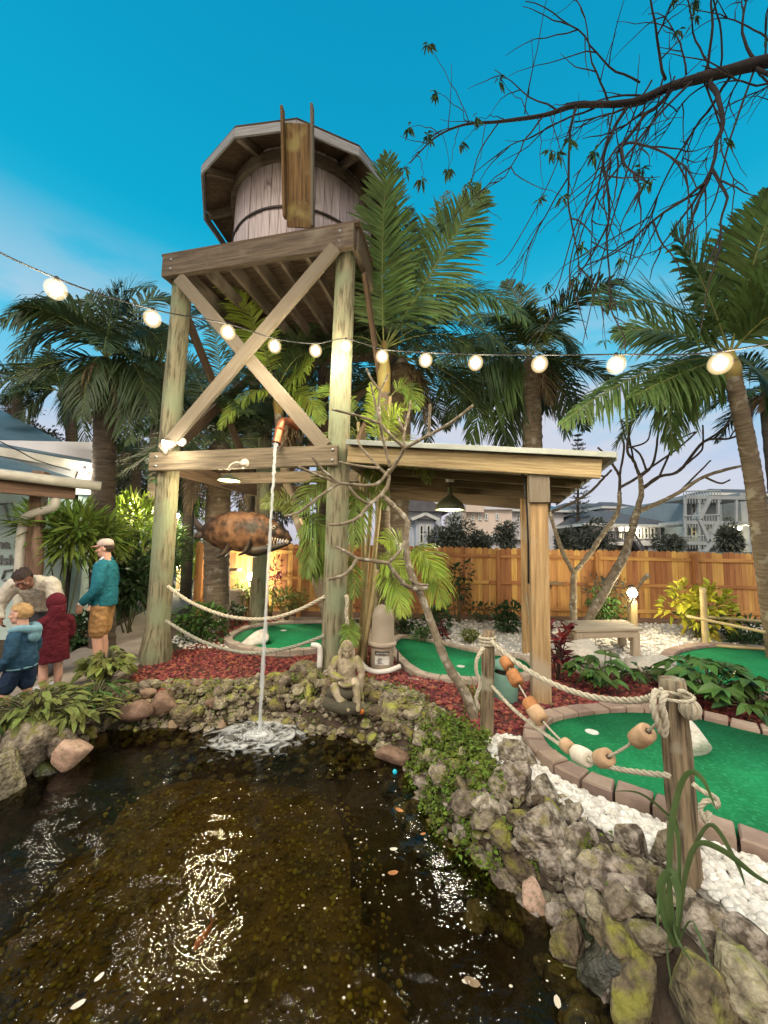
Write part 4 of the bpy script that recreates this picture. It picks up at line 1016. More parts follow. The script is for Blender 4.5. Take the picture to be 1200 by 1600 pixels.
# ------------------------------------------------------------------ string lights
bulbs = [(87, 452, 3.1), (238, 498, 3.7), (356, 519, 4.25), (429, 541, 4.6), (493, 548, 4.8), (540, 541, 4.72), (597, 557, 4.72), (665, 563, 4.45), (743, 567, 4.15), (843, 569, 3.8), (963, 570, 3.4), (1125, 568, 2.95)]
t = thing('string_lights', 'black cable of round lit bulbs strung across from the right tower post', 'string lights', P(540, 541, 4.9))
offr = [np.array([2.95, 1.9, 2.95]), np.array([3.2, 1.2, 2.98]), np.array([3.5, .5, 3.05]), np.array([3.8, -.3, 3.2])]
offl = [np.array([-2.9, 2.3, 3.7]), np.array([-2.75, 1.5, 3.85]), np.array([-2.6, .7, 4.0]), np.array([-2.45, -.1, 4.2])]
bp_ = offl[::-1] + [P(*b) for b in bulbs] + offr
m = MB(); cab = [p + np.array([0, 0, .10]) for p in bp_]; cab = crom(cab, 8); m.tube(cab, .0075, 6); m.build('cable', 'cable', t)
for i_, p in enumerate(bp_):
    m = MB(); m.lathe(p, [(0, .055), (.017, .055), (.02, .05), (.02, .105), (.012, .115), (0, .115)][::-1], 12); so_ = m.build('socket', 'cable', t)
    m = MB(); m.ball(p, (.047, .047, .052), 16, 10); bo = m.build('bulb', 'bulb_glow', t)
    m = MB(); m.ball(p, (.084, .084, .088), 28, 18); m.build('shell', 'bulb_halo', bo)  # added glowing sphere that carries the halo, no part of the bulb
    off = i_ < 4 or i_ >= 16
    lamp('bulb_light', p - [0, 0, .075], (4 if i_ == 9 else 11) if not off else 16, (1, .87, .66), .04, t)

# ------------------------------------------------------------------ ropes
def rope_mb(m_, pts, r, twist=22.0, strands=3, seg=5):
    pts = np.asarray(pts, float); L_ = np.concatenate([[0], np.cumsum(np.linalg.norm(np.diff(pts, axis=0), axis=1))]); n = max(int(L_[-1] / (r * 1.1)), 8)
    s = np.linspace(0, L_[-1], n); c = np.stack([np.interp(s, L_, pts[:, k]) for k in range(3)], 1)
    Tn = nrm(np.gradient(c, axis=0)); N_ = nrm(np.cross(Tn, np.array([.13, .21, .97]))); B_ = np.cross(Tn, N_)
    tw_ = s / (r * 2) * 1.5
    for q in range(strands):
        a = tw_ + q * 2 * math.pi / strands
        m_.tube(c + (N_ * np.cos(a)[:, None] + B_ * np.sin(a)[:, None]) * r * .52, r * .56, seg, ref=(.3, .2, .9))
def pxs(lst, y0, y1, n=7):
    k = len(lst); return crom([P(x, y, y0 + (y1 - y0) * i_ / (k - 1)) for i_, (x, y) in enumerate(lst)], n)
def rope(name, lst, y0, y1, r, mt, label):
    m_ = MB(); rope_mb(m_, pxs(lst, y0, y1), r); return tag(m_.build(name, mt), label, 'rope')
rope('rope', [(262, 916), (300, 942), (356, 963), (415, 967), (462, 955), (508, 932)], 5.62, 5.05, .025, 'rope', 'upper sagging rope between the two front tower posts')
rope('rope', [(259, 970), (313, 1001), (370, 1018), (413, 1019), (460, 1010), (508, 993)], 5.62, 5.05, .024, 'grey_rope', 'lower sagging rope between the two front tower posts')
rope('rope', [(540, 930), (543, 940), (541, 955), (543, 976)], 4.98, 4.98, .026, 'rope', 'short knotted rope end hanging on the right tower post')
b1, b2 = G(760, 1152), G(1074, 1374)
def rpost(base, top, r, label, mt):
    t_ = thing('rope_post', label, 'post', base)
    m_ = MB(); pts = np.linspace(base - [0, 0, .1], top, 12); m_.tube(pts, [r * 1.04] * 10 + [r, r * .93], 20, wob=.045); m_.build('pole', mt, t_); return t_
t2 = rpost(b1, P(763, 985, b1[1]), .058, 'thin weathered rope post by the tip of the pebble strip', 'rope_post')
t1 = rpost(b2, P(1050, 1060, b2[1] + .02), .066, 'stout weathered rope post in the right foreground', 'rope_post')
rope('rope', [(768, 1002), (800, 1030), (850, 1062), (910, 1085), (965, 1094), (1010, 1092), (1034, 1080)], 3.6, 2.05, .021, 'rope', 'thick white rope sagging between the tops of both rope posts')
rope('rope', [(769, 1072), (800, 1106), (845, 1142), (900, 1178), (960, 1200), (1046, 1212)], 3.58, 2.08, .015, 'rope', 'lower thin rope hanging between both rope posts over the green')
fl_pts = [(768, 1003), (788, 1030), (806, 1062), (834, 1108), (860, 1140), (893, 1171), (925, 1186), (955, 1180), (1000, 1152), (1032, 1125)]
fline = pxs(fl_pts, 3.58, 2.05)
m = MB(); rope_mb(m, fline, .008); tag(m.build('float_line', 'rope'), 'thin line carrying cork floats between the rope posts', 'rope')
def on_line(x):
    best = None
    for i_ in range(len(fline) - 1):
        c = (fline[i_] + fline[i_ + 1]) / 2; d = c - EYEV; dep = d @ _F; px_ = 600 + FPX * (d @ _R) / dep
        if best is None or abs(px_ - x) < best[0]: best = (abs(px_ - x), c, unit(fline[i_ + 1] - fline[i_]))
    return best[1], best[2]
for x, r, L_, mt, lb in [(792, .052, .10, 'cork_orange', 'small orange cork float nearest the thin rope post'), (806, .056, .12, 'cork_orange', 'second orange cork float below the thin post top'), (831, .056, .13, 'cork_orange', 'brown orange cork float of the middle pair'), (838.5, .060, .13, 'cork_tan', 'tan cork float below its orange neighbour'), (886, .045, .07, 'cork_tan', 'narrow tan float left of the white float'), (908, .056, .12, 'float_white', 'white plastic float over the green'), (943, .052, .105, 'cork_tan', 'pinkish tan float right of the white float'), (1003, .050, .135, 'cork_tan', 'two toned brown float next to the stout rope post')]:
    c, d = on_line(x); t = thing('cork_float', lb, 'float', c, 'cork floats on the line'); m = MB(); h = L_ / 2
    m.lathe(c, [(.008, -h), (r * .78, -h), (r * .95, -h * .85), (r * 1.0, -h * .3), (r * 1.0, h * .3), (r * .95, h * .85), (r * .78, h), (.02, h), (.012, h * .9)], 20, axis=d); m.build('cork', mt, t)
    m = MB(); m.lathe(c, [(.0, -h - .006), (.014, -h - .006), (.014, h + .004), (0, h + .004)], 10, axis=d); m.build('bore', 'dark_timber', t)
m = MB()
rope_mb(m, crom([P(1024, 1078, 2.02), P(1020, 1100, 1.98), P(1026, 1125, 1.98), P(1036, 1150, 2.0), P(1040, 1128, 1.97), P(1034, 1100, 1.96), P(1040, 1084, 1.98)], 8), .016)
a = np.linspace(0, 6.6, 30); c0 = P(1052, 1092, 2.06); m2 = np.stack([c0[0] + .086 * np.cos(a), c0[1] + .086 * np.sin(a), c0[2] + .004 * a], 1); rope_mb(m, m2, .009)
tag(m.build('rope_knot', 'rope'), 'chunky rope knot wound round the stout rope post', 'rope')
m = MB(); c0 = P(1078, 1108, 2.1); m.ball(c0, (.043, .04, .047), 18, 12)
for q in range(5):
    a = np.linspace(0, 6.2832, 26); ph = q * .63; pts = np.stack([.045 * np.cos(a) * math.cos(ph), .042 * np.cos(a) * math.sin(ph), .049 * np.sin(a)], 1) + c0; m.tube(pts, .007, 5)
m.tube(crom([c0 + [0, 0, .047], P(1072, 1082, 2.1), P(1062, 1080, 2.06)], 5), .012, 6)
tag(m.build('rope_ball', 'rope'), 'netted rope ball hanging right of the stout rope post', 'rope ball')
m = MB(); rope_mb(m, crom([P(1082, 1225, 1.95), P(1100, 1238, 1.93), P(1118, 1246, 1.93), P(1122, 1262, 1.92), P(1108, 1250, 1.93), P(1094, 1262, 1.94), P(1103, 1285, 1.93), P(1108, 1268, 1.93)], 6), .012)
tag(m.build('rope_end', 'rope'), 'frayed pale rope end dangling low on the stout rope post', 'rope')
m = MB(); rope_mb(m, crom([P(756, 1012, 3.55), P(746, 1028, 3.5), P(744, 1048, 3.5), P(750, 1070, 3.5), P(744, 1090, 3.5), P(748, 1108, 3.5)], 6), .018)
for q in range(3):
    a = np.linspace(0, 6.4, 24); c0 = P(762, 998 + q * 5, b1[1]); rope_mb(m, np.stack([c0[0] + .072 * np.cos(a), c0[1] + .072 * np.sin(a), c0[2] + .003 * a], 1), .014)
tag(m.build('rope_coil', 'rope'), 'rope coiled round the thin rope post with its end hanging', 'rope')

# ------------------------------------------------------------------ fence
FY = 9.5
fn = thing('wooden_fence', 'orange lit dog eared cedar fence closing the back of the course', 'fence', (1, FY, 0))
pk = MB(); x = -4.6; k = 0
while x < 13:
    w = .135; h = 1.76 + R.gauss(0, .008); z0 = .03; y = FY + R.gauss(0, .004); e = .035
    v = [(x, y, z0), (x + w, y, z0), (x + w, y, h - e), (x + w - e, y, h), (x + e, y, h), (x, y, h - e)]
    v2 = [(a, b + .018, c) for a, b, c in v]; off = R.random() * 50
    lc = [(c + off, (a - x) + off, 0) for a, b, c in v] * 2
    i_ = np.arange(6); pk.add(v + v2, [np.array([[0, 1, 2, 5], [2, 3, 4, 5], [7, 6, 11, 8], [8, 11, 10, 9]]), np.stack([i_, i_ + 6, (i_ + 1) % 6 + 6, (i_ + 1) % 6], 1)], lc)
    x += w + .006
pk.build('picket_panel', 'fence_wood', fn, smooth=False)
for z in (.30, .92, 1.56):
    m = MB(); xx = -4.6
    while xx < 13: m.board((xx, FY - .022, z), (xx + 2.39, FY - .022, z), .038, .085); xx += 2.4
    m.build('rail', 'fence_wood', fn, edge=30)
for xx in np.arange(-4.4, 13, 2.4):
    m = MB(); m.box((xx, FY - .09, .85), (.09, .09, 1.7), bev=.006); m.build('post', 'fence_wood', fn, edge=30)
m = MB(); m.board((-4.6, FY - .03, .06), (13, FY - .03, .06), .03, .16); m.build('kick_board', 'post_brown', fn, edge=30)

# ------------------------------------------------------------------ small objects of the garden
zb = .46; bc = [G(885, 971, zb), G(976, 970, zb), G(1001, 984, zb), G(897, 986, zb)]
bn = thing('bench', 'small weathered plank bench standing on the white gravel', 'bench', np.mean(bc, 0) * [1, 1, 0])
m = MB(); L0, L1, R0_, R1 = bc[3], bc[0], bc[2], bc[1]
for k in range(5):
    f0, f1 = (k + .04) / 5, (k + .96) / 5; a = L0 + (L1 - L0) * (f0 + f1) / 2; b = R0_ + (R1 - R0_) * (f0 + f1) / 2; m.board(a, b, np.linalg.norm(L1 - L0) / 5 * .95, .04)
m.build('seat', 'bench_wood', bn, edge=30)
cc = np.mean(bc, 0); ins_ = [c + (cc - c) * .09 for c in bc]
for i_ in range(4):
    m = MB(); m.board(ins_[i_] - [0, 0, .075], ins_[(i_ + 1) % 4] - [0, 0, .075], .035, .10); m.build('apron', 'bench_wood', bn, edge=30)
for c in bc:
    c = c + (cc - c) * .15; m = MB(); m.box((c[0], c[1], .20), (.11, .11, .42), rz=-.1, bev=.006); m.build('leg', 'bench_wood', bn, edge=30)
pb = G(990, 1003)
bo = thing('bollard_light', 'short wooden bollard with a bright globe lamp in front of the fence', 'lamp post', pb)
m = MB(); m.box((pb[0], pb[1], .38), (.13, .13, .8), bev=.01); m.build('post', 'shelter_beam', bo, edge=30)
m = MB(); m.lathe((pb[0], pb[1], .78), [(.05, 0), (.06, .02), (.055, .04)], 16); m.build('base_ring', 'steel', bo)
m = MB(); m.ball((pb[0], pb[1] - .02, .93), .085, 18, 12); m.build('globe', 'lamp_glow', bo)
m = MB(); m.lathe((pb[0], pb[1], 1.03), [(.09, 0), (.10, .01), (.03, .05), (0, .05)], 18); m.build('cap', 'iron', bo)
lamp('bollard_lamp', (pb[0] - .05, pb[1] - .22, .95), 18, (1, .84, .52), .08, bo); lamp('bollard_lamp', (pb[0] + .1, pb[1] + .25, .98), 14, (1, .82, .5), .08, bo)
m = MB(); m.tube(crom([P(978, 957, 7.3), P(992, 930, 7.2), P(1003, 908, 7.2), P(1013, 897, 7.2)], 5), [.012] * 9 + [.03] * 5 + [.035, .012], 8, wob=.15); m.tube(crom([P(1002, 908, 7.2), P(1010, 905, 7.2), P(1016, 901, 7.2)], 3), .012, 6)
tag(m.build('driftwood_stick', 'bark_pale'), 'pale driftwood stick leaning across the bollard lamp', 'driftwood')
bm0 = G(1103, 1012)
t = thing('bamboo_rail', 'bamboo rail with one upright and two poles by the right palm', 'railing', bm0)
m = MB(); zz = np.linspace(0, P(1103, 918, bm0[1])[2], 12); m.tube(np.c_[np.full(12, bm0[0]), np.full(12, bm0[1]), zz], .05 * (1 + .08 * (np.arange(12) % 3 == 0)), 12); m.build('upright', 'bamboo', t)
for a, b in (((1074, 963, 7.1), (1196, 988, 6.2)), ((1104, 964, 7.3), (1230, 974, 7.6)), ((1078, 1006, 7.3), (1215, 1016, 6.9))):
    m = MB(); pp = np.linspace(P(*a), P(*b), 14); m.tube(pp, .026 * (1 + .1 * (np.arange(14) % 4 == 0)), 10); m.build('pole', 'bamboo', t)
# pond filter canister
fc = G(597, 1047, .06); fz = fc[2]
fi = thing('pond_filter', 'tan domed filter canister with a label standing beside the figure', 'filter', fc)
m = MB(); m.lathe(fc, [(0, 0), (.145, 0), (.155, .02), (.155, .30), (.16, .33)], 32); m.build('base', 'filter_plastic', fi)
m = MB(); m.lathe(fc, [(.16, .33), (.185, .335), (.19, .35), (.19, .375), (.18, .385), (.160, .39)], 32); m.build('clamp_ring', 'filter_plastic', fi)
m = MB(); m.lathe(fc, [(.160, .385), (.155, .42), (.152, .70), (.145, .76), (.12, .82), (.08, .86), (.03, .88), (0, .882)], 32); m.build('dome', 'filter_plastic', fi)
def arcplate(m_, c, r, a0, a1, z0, z1, n=14):
    a = np.linspace(a0, a1, n); v = np.concatenate([np.c_[c[0] + r * np.cos(a), c[1] + r * np.sin(a), np.full(n, c[2] + z0)], np.c_[c[0] + r * np.cos(a), c[1] + r * np.sin(a), np.full(n, c[2] + z1)]])
    i_ = np.arange(n - 1); m_.add(v, np.stack([i_, i_ + 1, i_ + n + 1, i_ + n], 1))
m = MB(); arcplate(m, fc, .1575, -2.25, -.95, .11, .22); m.build('label', 'label_white', fi)
m = MB(); arcplate(m, fc, .1575, -2.25, -.95, .235, .285); m.build('label', 'label_black', fi)
def text(body, name, loc, size, rx, rz, mt, parent, ext=.001, align='CENTER', shear=0, bend=0):
    cu = bpy.data.curves.new(name, 'FONT'); cu.body = body; cu.size = size; cu.extrude = ext; cu.align_x = align; cu.shear = shear; cu.offset = bend
    tmp = bpy.data.objects.new(name, cu); COL.objects.link(tmp); tmp.rotation_euler = (rx, 0, rz); bpy.context.view_layer.update()
    me = bpy.data.meshes.new_from_object(tmp.evaluated_get(bpy.context.evaluated_depsgraph_get())); bpy.data.objects.remove(tmp)
    me.materials.clear(); me.materials.append(MAT[mt]); o = bpy.data.objects.new(name, me); COL.objects.link(o); o.rotation_euler = (rx, 0, rz)
    o.parent = parent; o.location = [float(v) for v in (np.asarray(loc) - WLOC[parent.name])]; return o
text('HAYWARD', 'lettering', fc + [0, -.160, .248], .034, math.pi / 2, 0, 'label_white', fi)
m = MB()
for k in range(5):
    m.box(fc + [(-.03 + R.uniform(-.01, .01)), -.1585 + .0, .20 - k * .017], (R.uniform(.04, .09), .003, .005))
m.build('print_line', 'label_black', fi, smooth=False)
m = MB(); m.tube(crom([fc + [-.30, .02, .10], fc + [-.20, -.12, .05], fc + [-.08, -.19, .035], fc + [.08, -.19, .05], fc + [.24, -.12, .09]], 6), .033, 14); m.build('outlet_pipe', 'pvc', fi)
m = MB(); m.lathe(fc + [.03, .0, .86], [(.0, .06), (.03, .05), (.045, .02), (.05, 0)], 12); m.build('vent_cap', 'iron', fi)
m = MB(); m.tube([fc + [.21, -.02, .0], fc + [.21, -.02, .28]], .014, 8); m.build('valve_stem', 'iron', fi)
pp = P(498, 1030, 5.0); m = MB(); m.tube(crom([pp + [-.09, -.0, .17], pp + [-.02, -.02, .17], pp + [.015, -.02, .12], pp + [.015, -.02, -.1]], 5), .035, 12)
tag(m.build('drain_pipe', 'pvc'), 'white plastic drain pipe elbow at the foot of the right tower post', 'pipe')
gc = G(791, 1094)
bk_ = thing('canister', 'dull green lidded canister behind the thin rope post', 'canister', gc)
m = MB(); m.lathe(gc, [(0, .01), (.125, .0), (.13, .02), (.135, .30), (.13, .31)], 28); m.build('body', 'bucket_green', bk_)
m = MB(); m.lathe(gc, [(.10, .30), (.10, .36)], 24); m.build('slot_ring', 'iron', bk_)
m = MB(); m.lathe(gc, [(.10, .36), (.145, .36), (.15, .38), (.14, .42), (.09, .45), (0, .46)], 28); m.build('lid', 'bucket_green', bk_)
q4 = [G(630, 1066), G(652, 1065), G(673, 1076), G(648, 1079)]; m = MB(); m.prism([q[:2] for q in q4], .02, .055)
tag(m.build('stone_tile', 'pale_rock', smooth=False), 'flat cream paving tile lying on the red mulch', 'tile')
for x, y, lb in ((600, 1004, None),):
    pass
hc = G(715, 1066); m = MB(); m.tube(crom([hc + [-.07, 0, .0], hc + [-.05, 0, .10], hc + [.0, 0, .12], hc + [.04, 0, .06], hc + [.05, 0, .0]], 5), .008, 6)
tag(m.build('wire_hoop', 'white_trim'), 'little white wire hoop at the edge of the deep green', 'hoop')
# ------------------------------------------------------------------ vegetation builders
UP = np.array([0, 0, 1.0])
def frond(ml, mr, p0, p1, p2, n=46, nf=1.7, L=.5, w=.03, rr_=.012, ang=.75, droop=.45, start=.14, vee=.25, up=None, jit=.12, tipk=.35):
    """feather leaf along a quadratic curve; leaflets as thin folded strips"""
    n = int(n * nf); w = w * .78; c = bez(p0, p1, p2, n + 1); Tn = nrm(np.gradient(c, axis=0))
    mr.tube(c, np.linspace(rr_, rr_ * .25, n + 1), 5)
    k0 = int(start * n); c, Tn = c[k0:], Tn[k0:]; m_ = len(c); s = np.linspace(0, 1, m_)
    upv = np.asarray(UP if up is None else up, float)
    Sd = np.cross(Tn, upv); Sd = nrm(Sd + np.array([1e-4, 0, 0])); Nn = np.cross(Sd, Tn)
    ln = L * (np.sin(np.pi * np.clip(.16 + .80 * s, 0, 1)) ** .7 * (1 - tipk * s))
    for sg in (-1, 1):
        l = ln * (1 + RN.normal(size=m_) * jit); a = ang * (1 - .45 * s) + RN.normal(size=m_) * .10
        d = Sd * (sg * np.sin(a + .25))[:, None] + Tn * np.cos(a + .25)[:, None] + Nn * (vee + RN.normal(size=m_) * .12)[:, None]
        d = nrm(d); wd = nrm(np.cross(d, Nn)) * (w * (.7 + .6 * RN.random(m_)))[:, None]
        b = c + RN.normal(size=(m_, 3)) * .004
        g = np.array([0, 0, -1.0])
        q1 = b + d * (l * .45)[:, None] + g * (l * droop * .13)[:, None]
        q2 = b + d * (l * .80)[:, None] + g * (l * droop * .42)[:, None]
        q3 = b + d * (l * .97)[:, None] + g * (l * droop * .72)[:, None]
        v = np.stack([b - wd * .3, b + wd * .3, q1 - wd * .5, q1 + wd * .5, q2 - wd * .38, q2 + wd * .38, q3], 1)
        f4 = np.array([[0, 1, 3, 2], [2, 3, 5, 4]]); f3 = np.array([[4, 5, 6]])
        o = (np.arange(m_) * 7)[:, None, None]
        ml.add(v.reshape(-1, 3), [(f4[None] + o).reshape(-1, 4), (f3[None] + o).reshape(-1, 3)])
def trunk_tube(pts, r0, r1, mt, parent, seg=14, rings=True, name='trunk', nseg=None):
    c = crom(pts, 10); n = len(c); r = np.linspace(r0, r1, n)
    c2 = np.repeat(c, 3, 0) if False else c
    L_ = np.linspace(0, 1, n * 4); cc = np.stack([np.interp(L_, np.linspace(0, 1, n), c[:, k]) for k in range(3)], 1); r = np.linspace(r0, r1, n * 4)
    if name == 'trunk' and r1 > .05: r = r * np.interp(np.linspace(0, 1, n * 4), [0, .93, 1], [1, 1, .45])
    if rings: r = r * (1 + .05 * ((np.arange(n * 4) % 3) == 0))
    m_ = MB(); m_.tube(cc, r, seg, wob=.02); return m_.build(name, mt, parent)
def palm(label, base, crown, r0, r1, spec=(), nrand=8, Lr=2.0, mt='palm_dark', bark='bark_dark', leaflet=.5, w=.03, n=46, shaft=None, dead=0, elev=(-.5, 1.1), seed=1, droop=.45, mids=(), group=None, name='palm_tree', az=None, trunkpts=None, dens=1.0, arch=.35, rr_=.014):
    rg = random.Random(seed); crown = np.asarray(crown, float); base = np.asarray(base, float)
    t = thing(name, label, 'palm tree', base, group)
    trunk_tube([base - UP * .1] + list(mids) + [crown], r0, r1, bark, t)
    if shaft:
        m_ = MB(); d_ = unit(crown - (np.asarray(mids[-1]) if len(mids) else base)); m_.tube([crown - d_ * shaft, crown - d_ * shaft * .5, crown + d_ * .12], [r1 * 1.15, r1 * 1.25, r1 * .5], 12); m_.build('crownshaft', 'bark_shaft', t)
    for q in spec:
        ctrl, tip = q[0], q[1]; kw = dict(L=leaflet, w=w, n=n, droop=droop, rr_=rr_, up=(rg.uniform(-.35, .35), -.85, .5), vee=.12); kw.update(q[2] if len(q) > 2 else {})
        m2 = kw.pop('mat', mt)
        ml, mr = MB(), MB(); frond(ml, mr, kw.pop('p0', crown), ctrl, tip, **kw)
        fo = ml.build('frond', m2, t, smooth=False); mr.build('stalk', 'rachis' if m2 != 'dry_leaf' else 'dry_leaf', fo)
    for k in range(nrand):
        a = (rg.uniform(0, 6.283) if az is None else rg.uniform(*az)) if False else ((k + rg.random() * .8) * 6.283 / max(nrand, 1) if az is None else rg.uniform(*az)); e = rg.uniform(*elev); l = Lr * rg.uniform(.75, 1.15)
        d = np.array([math.cos(a) * math.cos(e), math.sin(a) * math.cos(e), math.sin(e)]); hz = unit([d[0], d[1], 0.0])
        p1 = crown + d * l * .55 + UP * l * .12; p2 = p1 + hz * l * .42 + UP * (math.sin(e) * .25 - arch - .25 * rg.random()) * l
        ml, mr = MB(), MB(); frond(ml, mr, crown, p1, p2, L=leaflet, w=w, n=int(n * dens), droop=droop, rr_=rr_)
        fo = ml.build('frond', mt, t, smooth=False); mr.build('stalk', 'rachis', fo)
    for k in range(dead):
        a = rg.uniform(0, 6.283); l = Lr * rg.uniform(.4, .7); hz = np.array([math.cos(a), math.sin(a), 0])
        ml, mr = MB(), MB(); frond(ml, mr, crown - UP * .1, crown + hz * l * .35 - UP * .15 * l, crown + hz * l * .4 - UP * l, L=leaflet * .7, w=w * .7, n=26, droop=.9)
        fo = ml.build('dry_frond', 'dry_leaf', t, smooth=False); mr.build('stalk', 'dry_leaf', fo)
    return t
def leaves(m_, pos, dirs, L, w, fold=.25, var=.35, curl=.15):
    """many pointed folded leaves"""
    pos = np.asarray(pos, float); d = nrm(np.asarray(dirs, float)); n = len(pos)
    l = (L * (1 + RN.uniform(-var, var, n)))[:, None]; ww = l * (w / L)
    sd = nrm(np.cross(d, UP + RN.normal(size=(n, 3)) * .35)); nn = np.cross(sd, d); g = np.array([0, 0, -1.0])
    p1, p2, p3 = pos + d * l * .35, pos + d * l * .7 + g * l * curl * .4, pos + d * l + g * l * curl
    v = np.stack([pos, p1 + sd * ww * .5 + nn * ww * fold, p1, p1 - sd * ww * .5 + nn * ww * fold, p2 + sd * ww * .38 + nn * ww * fold * .7, p2, p2 - sd * ww * .38 + nn * ww * fold * .7, p3], 1)
    o = (np.arange(n) * 8)[:, None, None]
    m_.add(v.reshape(-1, 3), [(np.array([[1, 4, 5, 2], [2, 5, 6, 3]])[None] + o).reshape(-1, 4), (np.array([[0, 1, 2], [0, 2, 3], [4, 7, 5], [5, 7, 6]])[None] + o).reshape(-1, 3)])
def cloud(c, r, n, seed=0, shell=.55, lumps=6):
    """points in an uneven lumpy crown, with outward directions"""
    rg = np.random.default_rng(seed); c, r = np.asarray(c, float), np.asarray(r, float)
    k = rg.normal(size=(lumps, 3)); k = nrm(k) * rg.uniform(.25, .75, (lumps, 1)); kr = rg.uniform(.35, .62, lumps)
    i_ = rg.integers(0, lumps, n); d = nrm(rg.normal(size=(n, 3))); p = k[i_] + d * (kr[i_] * rg.uniform(shell, 1, n) ** .6)[:, None]
    return c + p * r, nrm(d + p * .6 + rg.normal(size=(n, 3)) * .4)
def bush(label, c, r, n, L, w, mt, cat='shrub', name='shrub', seed=3, stems=6, group=None, lumps=7, stem_mt='stem', base=None):
    c, r = np.asarray(c, float), np.asarray(r, float); b = np.array([c[0], c[1], 0.0]) if base is None else np.asarray(base, float)
    t = thing(name, label, cat, b, group); rg = random.Random(seed)
    p, d = cloud(c, r, n, seed, lumps=lumps); m_ = MB(); leaves(m_, p, d + [0, 0, .15], L, w); m_.build('foliage', mt, t, smooth=False)
    m_ = MB()
    for k in range(stems):
        q = p[rg.randrange(n)]; m_.tube(bez(b + [rg.gauss(0, .03), rg.gauss(0, .03), -.02], (b + q) / 2 + [rg.gauss(0, .05), rg.gauss(0, .05), .1], q, 7), np.linspace(.014, .005, 7) * max(1, r[2] / .6), 5)
    m_.build('stem', stem_mt, t); return t
def rosette(label, base, n, h, L, w, mt, seed=1, spread=.5, name='leafy_plant', cat='plant', stem_mt='stem', lobes=1):
    """broad leaves each on its own stalk"""
    rg = random.Random(seed); base = np.asarray(base, float); t = thing(name, label, cat, base); ms, m_ = MB(), MB()
    P_, D_ = [], []
    for k in range(n):
        a = rg.uniform(0, 6.283); s = spread * math.sqrt(rg.random()); hh = h * rg.uniform(.55, 1.05) * (1 - .35 * s / max(spread, .01))
        q = base + [math.cos(a) * s, math.sin(a) * s, hh]; ms.tube(bez(base + [math.cos(a) * .03, math.sin(a) * .03, 0], base + [math.cos(a) * s * .3, math.sin(a) * s * .3, hh * .8], q, 6), .006, 5)
        out = np.array([math.cos(a), math.sin(a), rg.uniform(-.5, .5)])
        if lobes == 1: P_.append(q); D_.append(out)
        else:
            for j in range(lobes):
                th = a + (j - (lobes - 1) / 2) * 2.6 / (lobes - 1); P_.append(q); D_.append([math.cos(th), math.sin(th), out[2] * .6])
    leaves(m_, P_, D_, L, w, fold=.12, curl=.3); m_.build('foliage', mt, t, smooth=False); ms.build('stalk', stem_mt, t); return t
def limb(m_, pts, r0, r1, seg=8, n=5, wob=.03):
    c = crom(pts, n); c = c + RN.normal(size=c.shape) * r1 * .10; m_.tube(c, np.linspace(r0, r1, len(c)) * (1 + RN.normal(size=len(c)) * .05), seg, wob=wob)
def PX(*l): return [P(*q) for q in l]

# ------------------------------------------------------------------ hero palm at the right of the tower
c0 = P(600, 545, 6.1)
Q = lambda x, y, Y: P(x, y, Y)
palm('tall palm behind the right tower post, fronds fanning over the tank', [c0[0] + .1, 6.4, 0], c0, .13, .09, [
    (Q(592, 400, 5.6), Q(606, 244, 5.0), dict(L=.80, w=.04, n=84, ang=1.0, droop=.2, mat='palm_mid')),
    (Q(690, 400, 5.7), Q(752, 300, 5.2), dict(L=.85, w=.04, n=80, ang=1.0, droop=.2, mat='palm_mid')),
    (Q(712, 392, 6.0), Q(822, 500, 5.6), dict(L=.75, w=.038, n=76, droop=.6, mat='palm_mid')),
    (Q(650, 400, 6.8), Q(700, 300, 7.0), dict(L=.6, n=54, ang=1.0)),
    (Q(720, 450, 6.8), Q(800, 560, 7.0), dict(L=.55, n=50, droop=.9)),
    (Q(560, 450, 6.6), Q(520, 420, 7.0), dict(L=.5, n=44)),
    (Q(540, 500, 6.5), Q(500, 560, 6.8), dict(L=.5, n=44, droop=.8)),
    (Q(640, 430, 5.9), Q(640, 330, 5.6), dict(L=.55, n=54, ang=1.0, droop=.2)),
    (Q(690, 500, 6.4), Q(735, 545, 6.2), dict(L=.5, n=44, droop=.9))], nrand=0, mids=[[c0[0] + .06, 6.3, 1.8]], shaft=.75, bark='bark_palm')
# second palm trunk right behind
c1 = P(628, 560, 7.6)
palm('dark palm with a shaggy brown trunk behind the tall palm', [c1[0], 7.9, 0], c1, .2, .2, [], nrand=18, Lr=2.1, leaflet=.65, w=.036, bark='bark_palm', dead=6, seed=4, elev=(-.6, 1.0))
# palm behind, dark drooping crown
c2 = P(828, 560, 8.6)
palm('dark drooping palm beyond the shelter, brown trunk above its roof', [c2[0] + .1, 8.8, 0], c2, .21, .22, [
    (Q(740, 470, 8.3), Q(690, 620, 8.0), dict(droop=.9)), (Q(760, 520, 8.2), Q(700, 655, 8.0), dict(droop=.9)), (Q(770, 560, 8.3), Q(735, 690, 8.2), dict(droop=.9, mat='palm_mid')),
    (Q(800, 470, 8.8), Q(720, 500, 9), dict(droop=.8)), (Q(870, 500, 8.6), Q(885, 680, 8.5), dict(droop=.9)), (Q(860, 470, 8.8), Q(900, 560, 8.8), dict(droop=.8)),
    (Q(820, 470, 9.2), Q(790, 440, 9.5), {}), (Q(780, 600, 8.8), Q(790, 700, 8.8), dict(droop=.9)), (Q(860, 560, 9.2), Q(850, 640, 9.4), dict(droop=.9)), (Q(760, 560, 9.2), Q(740, 600, 9.6), dict(droop=.9))],
    nrand=9, Lr=2.3, leaflet=.85, w=.042, n=60, bark='bark_palm', dead=5, seed=5, elev=(-.6, .8), mids=[P(832, 700, 8.7)])
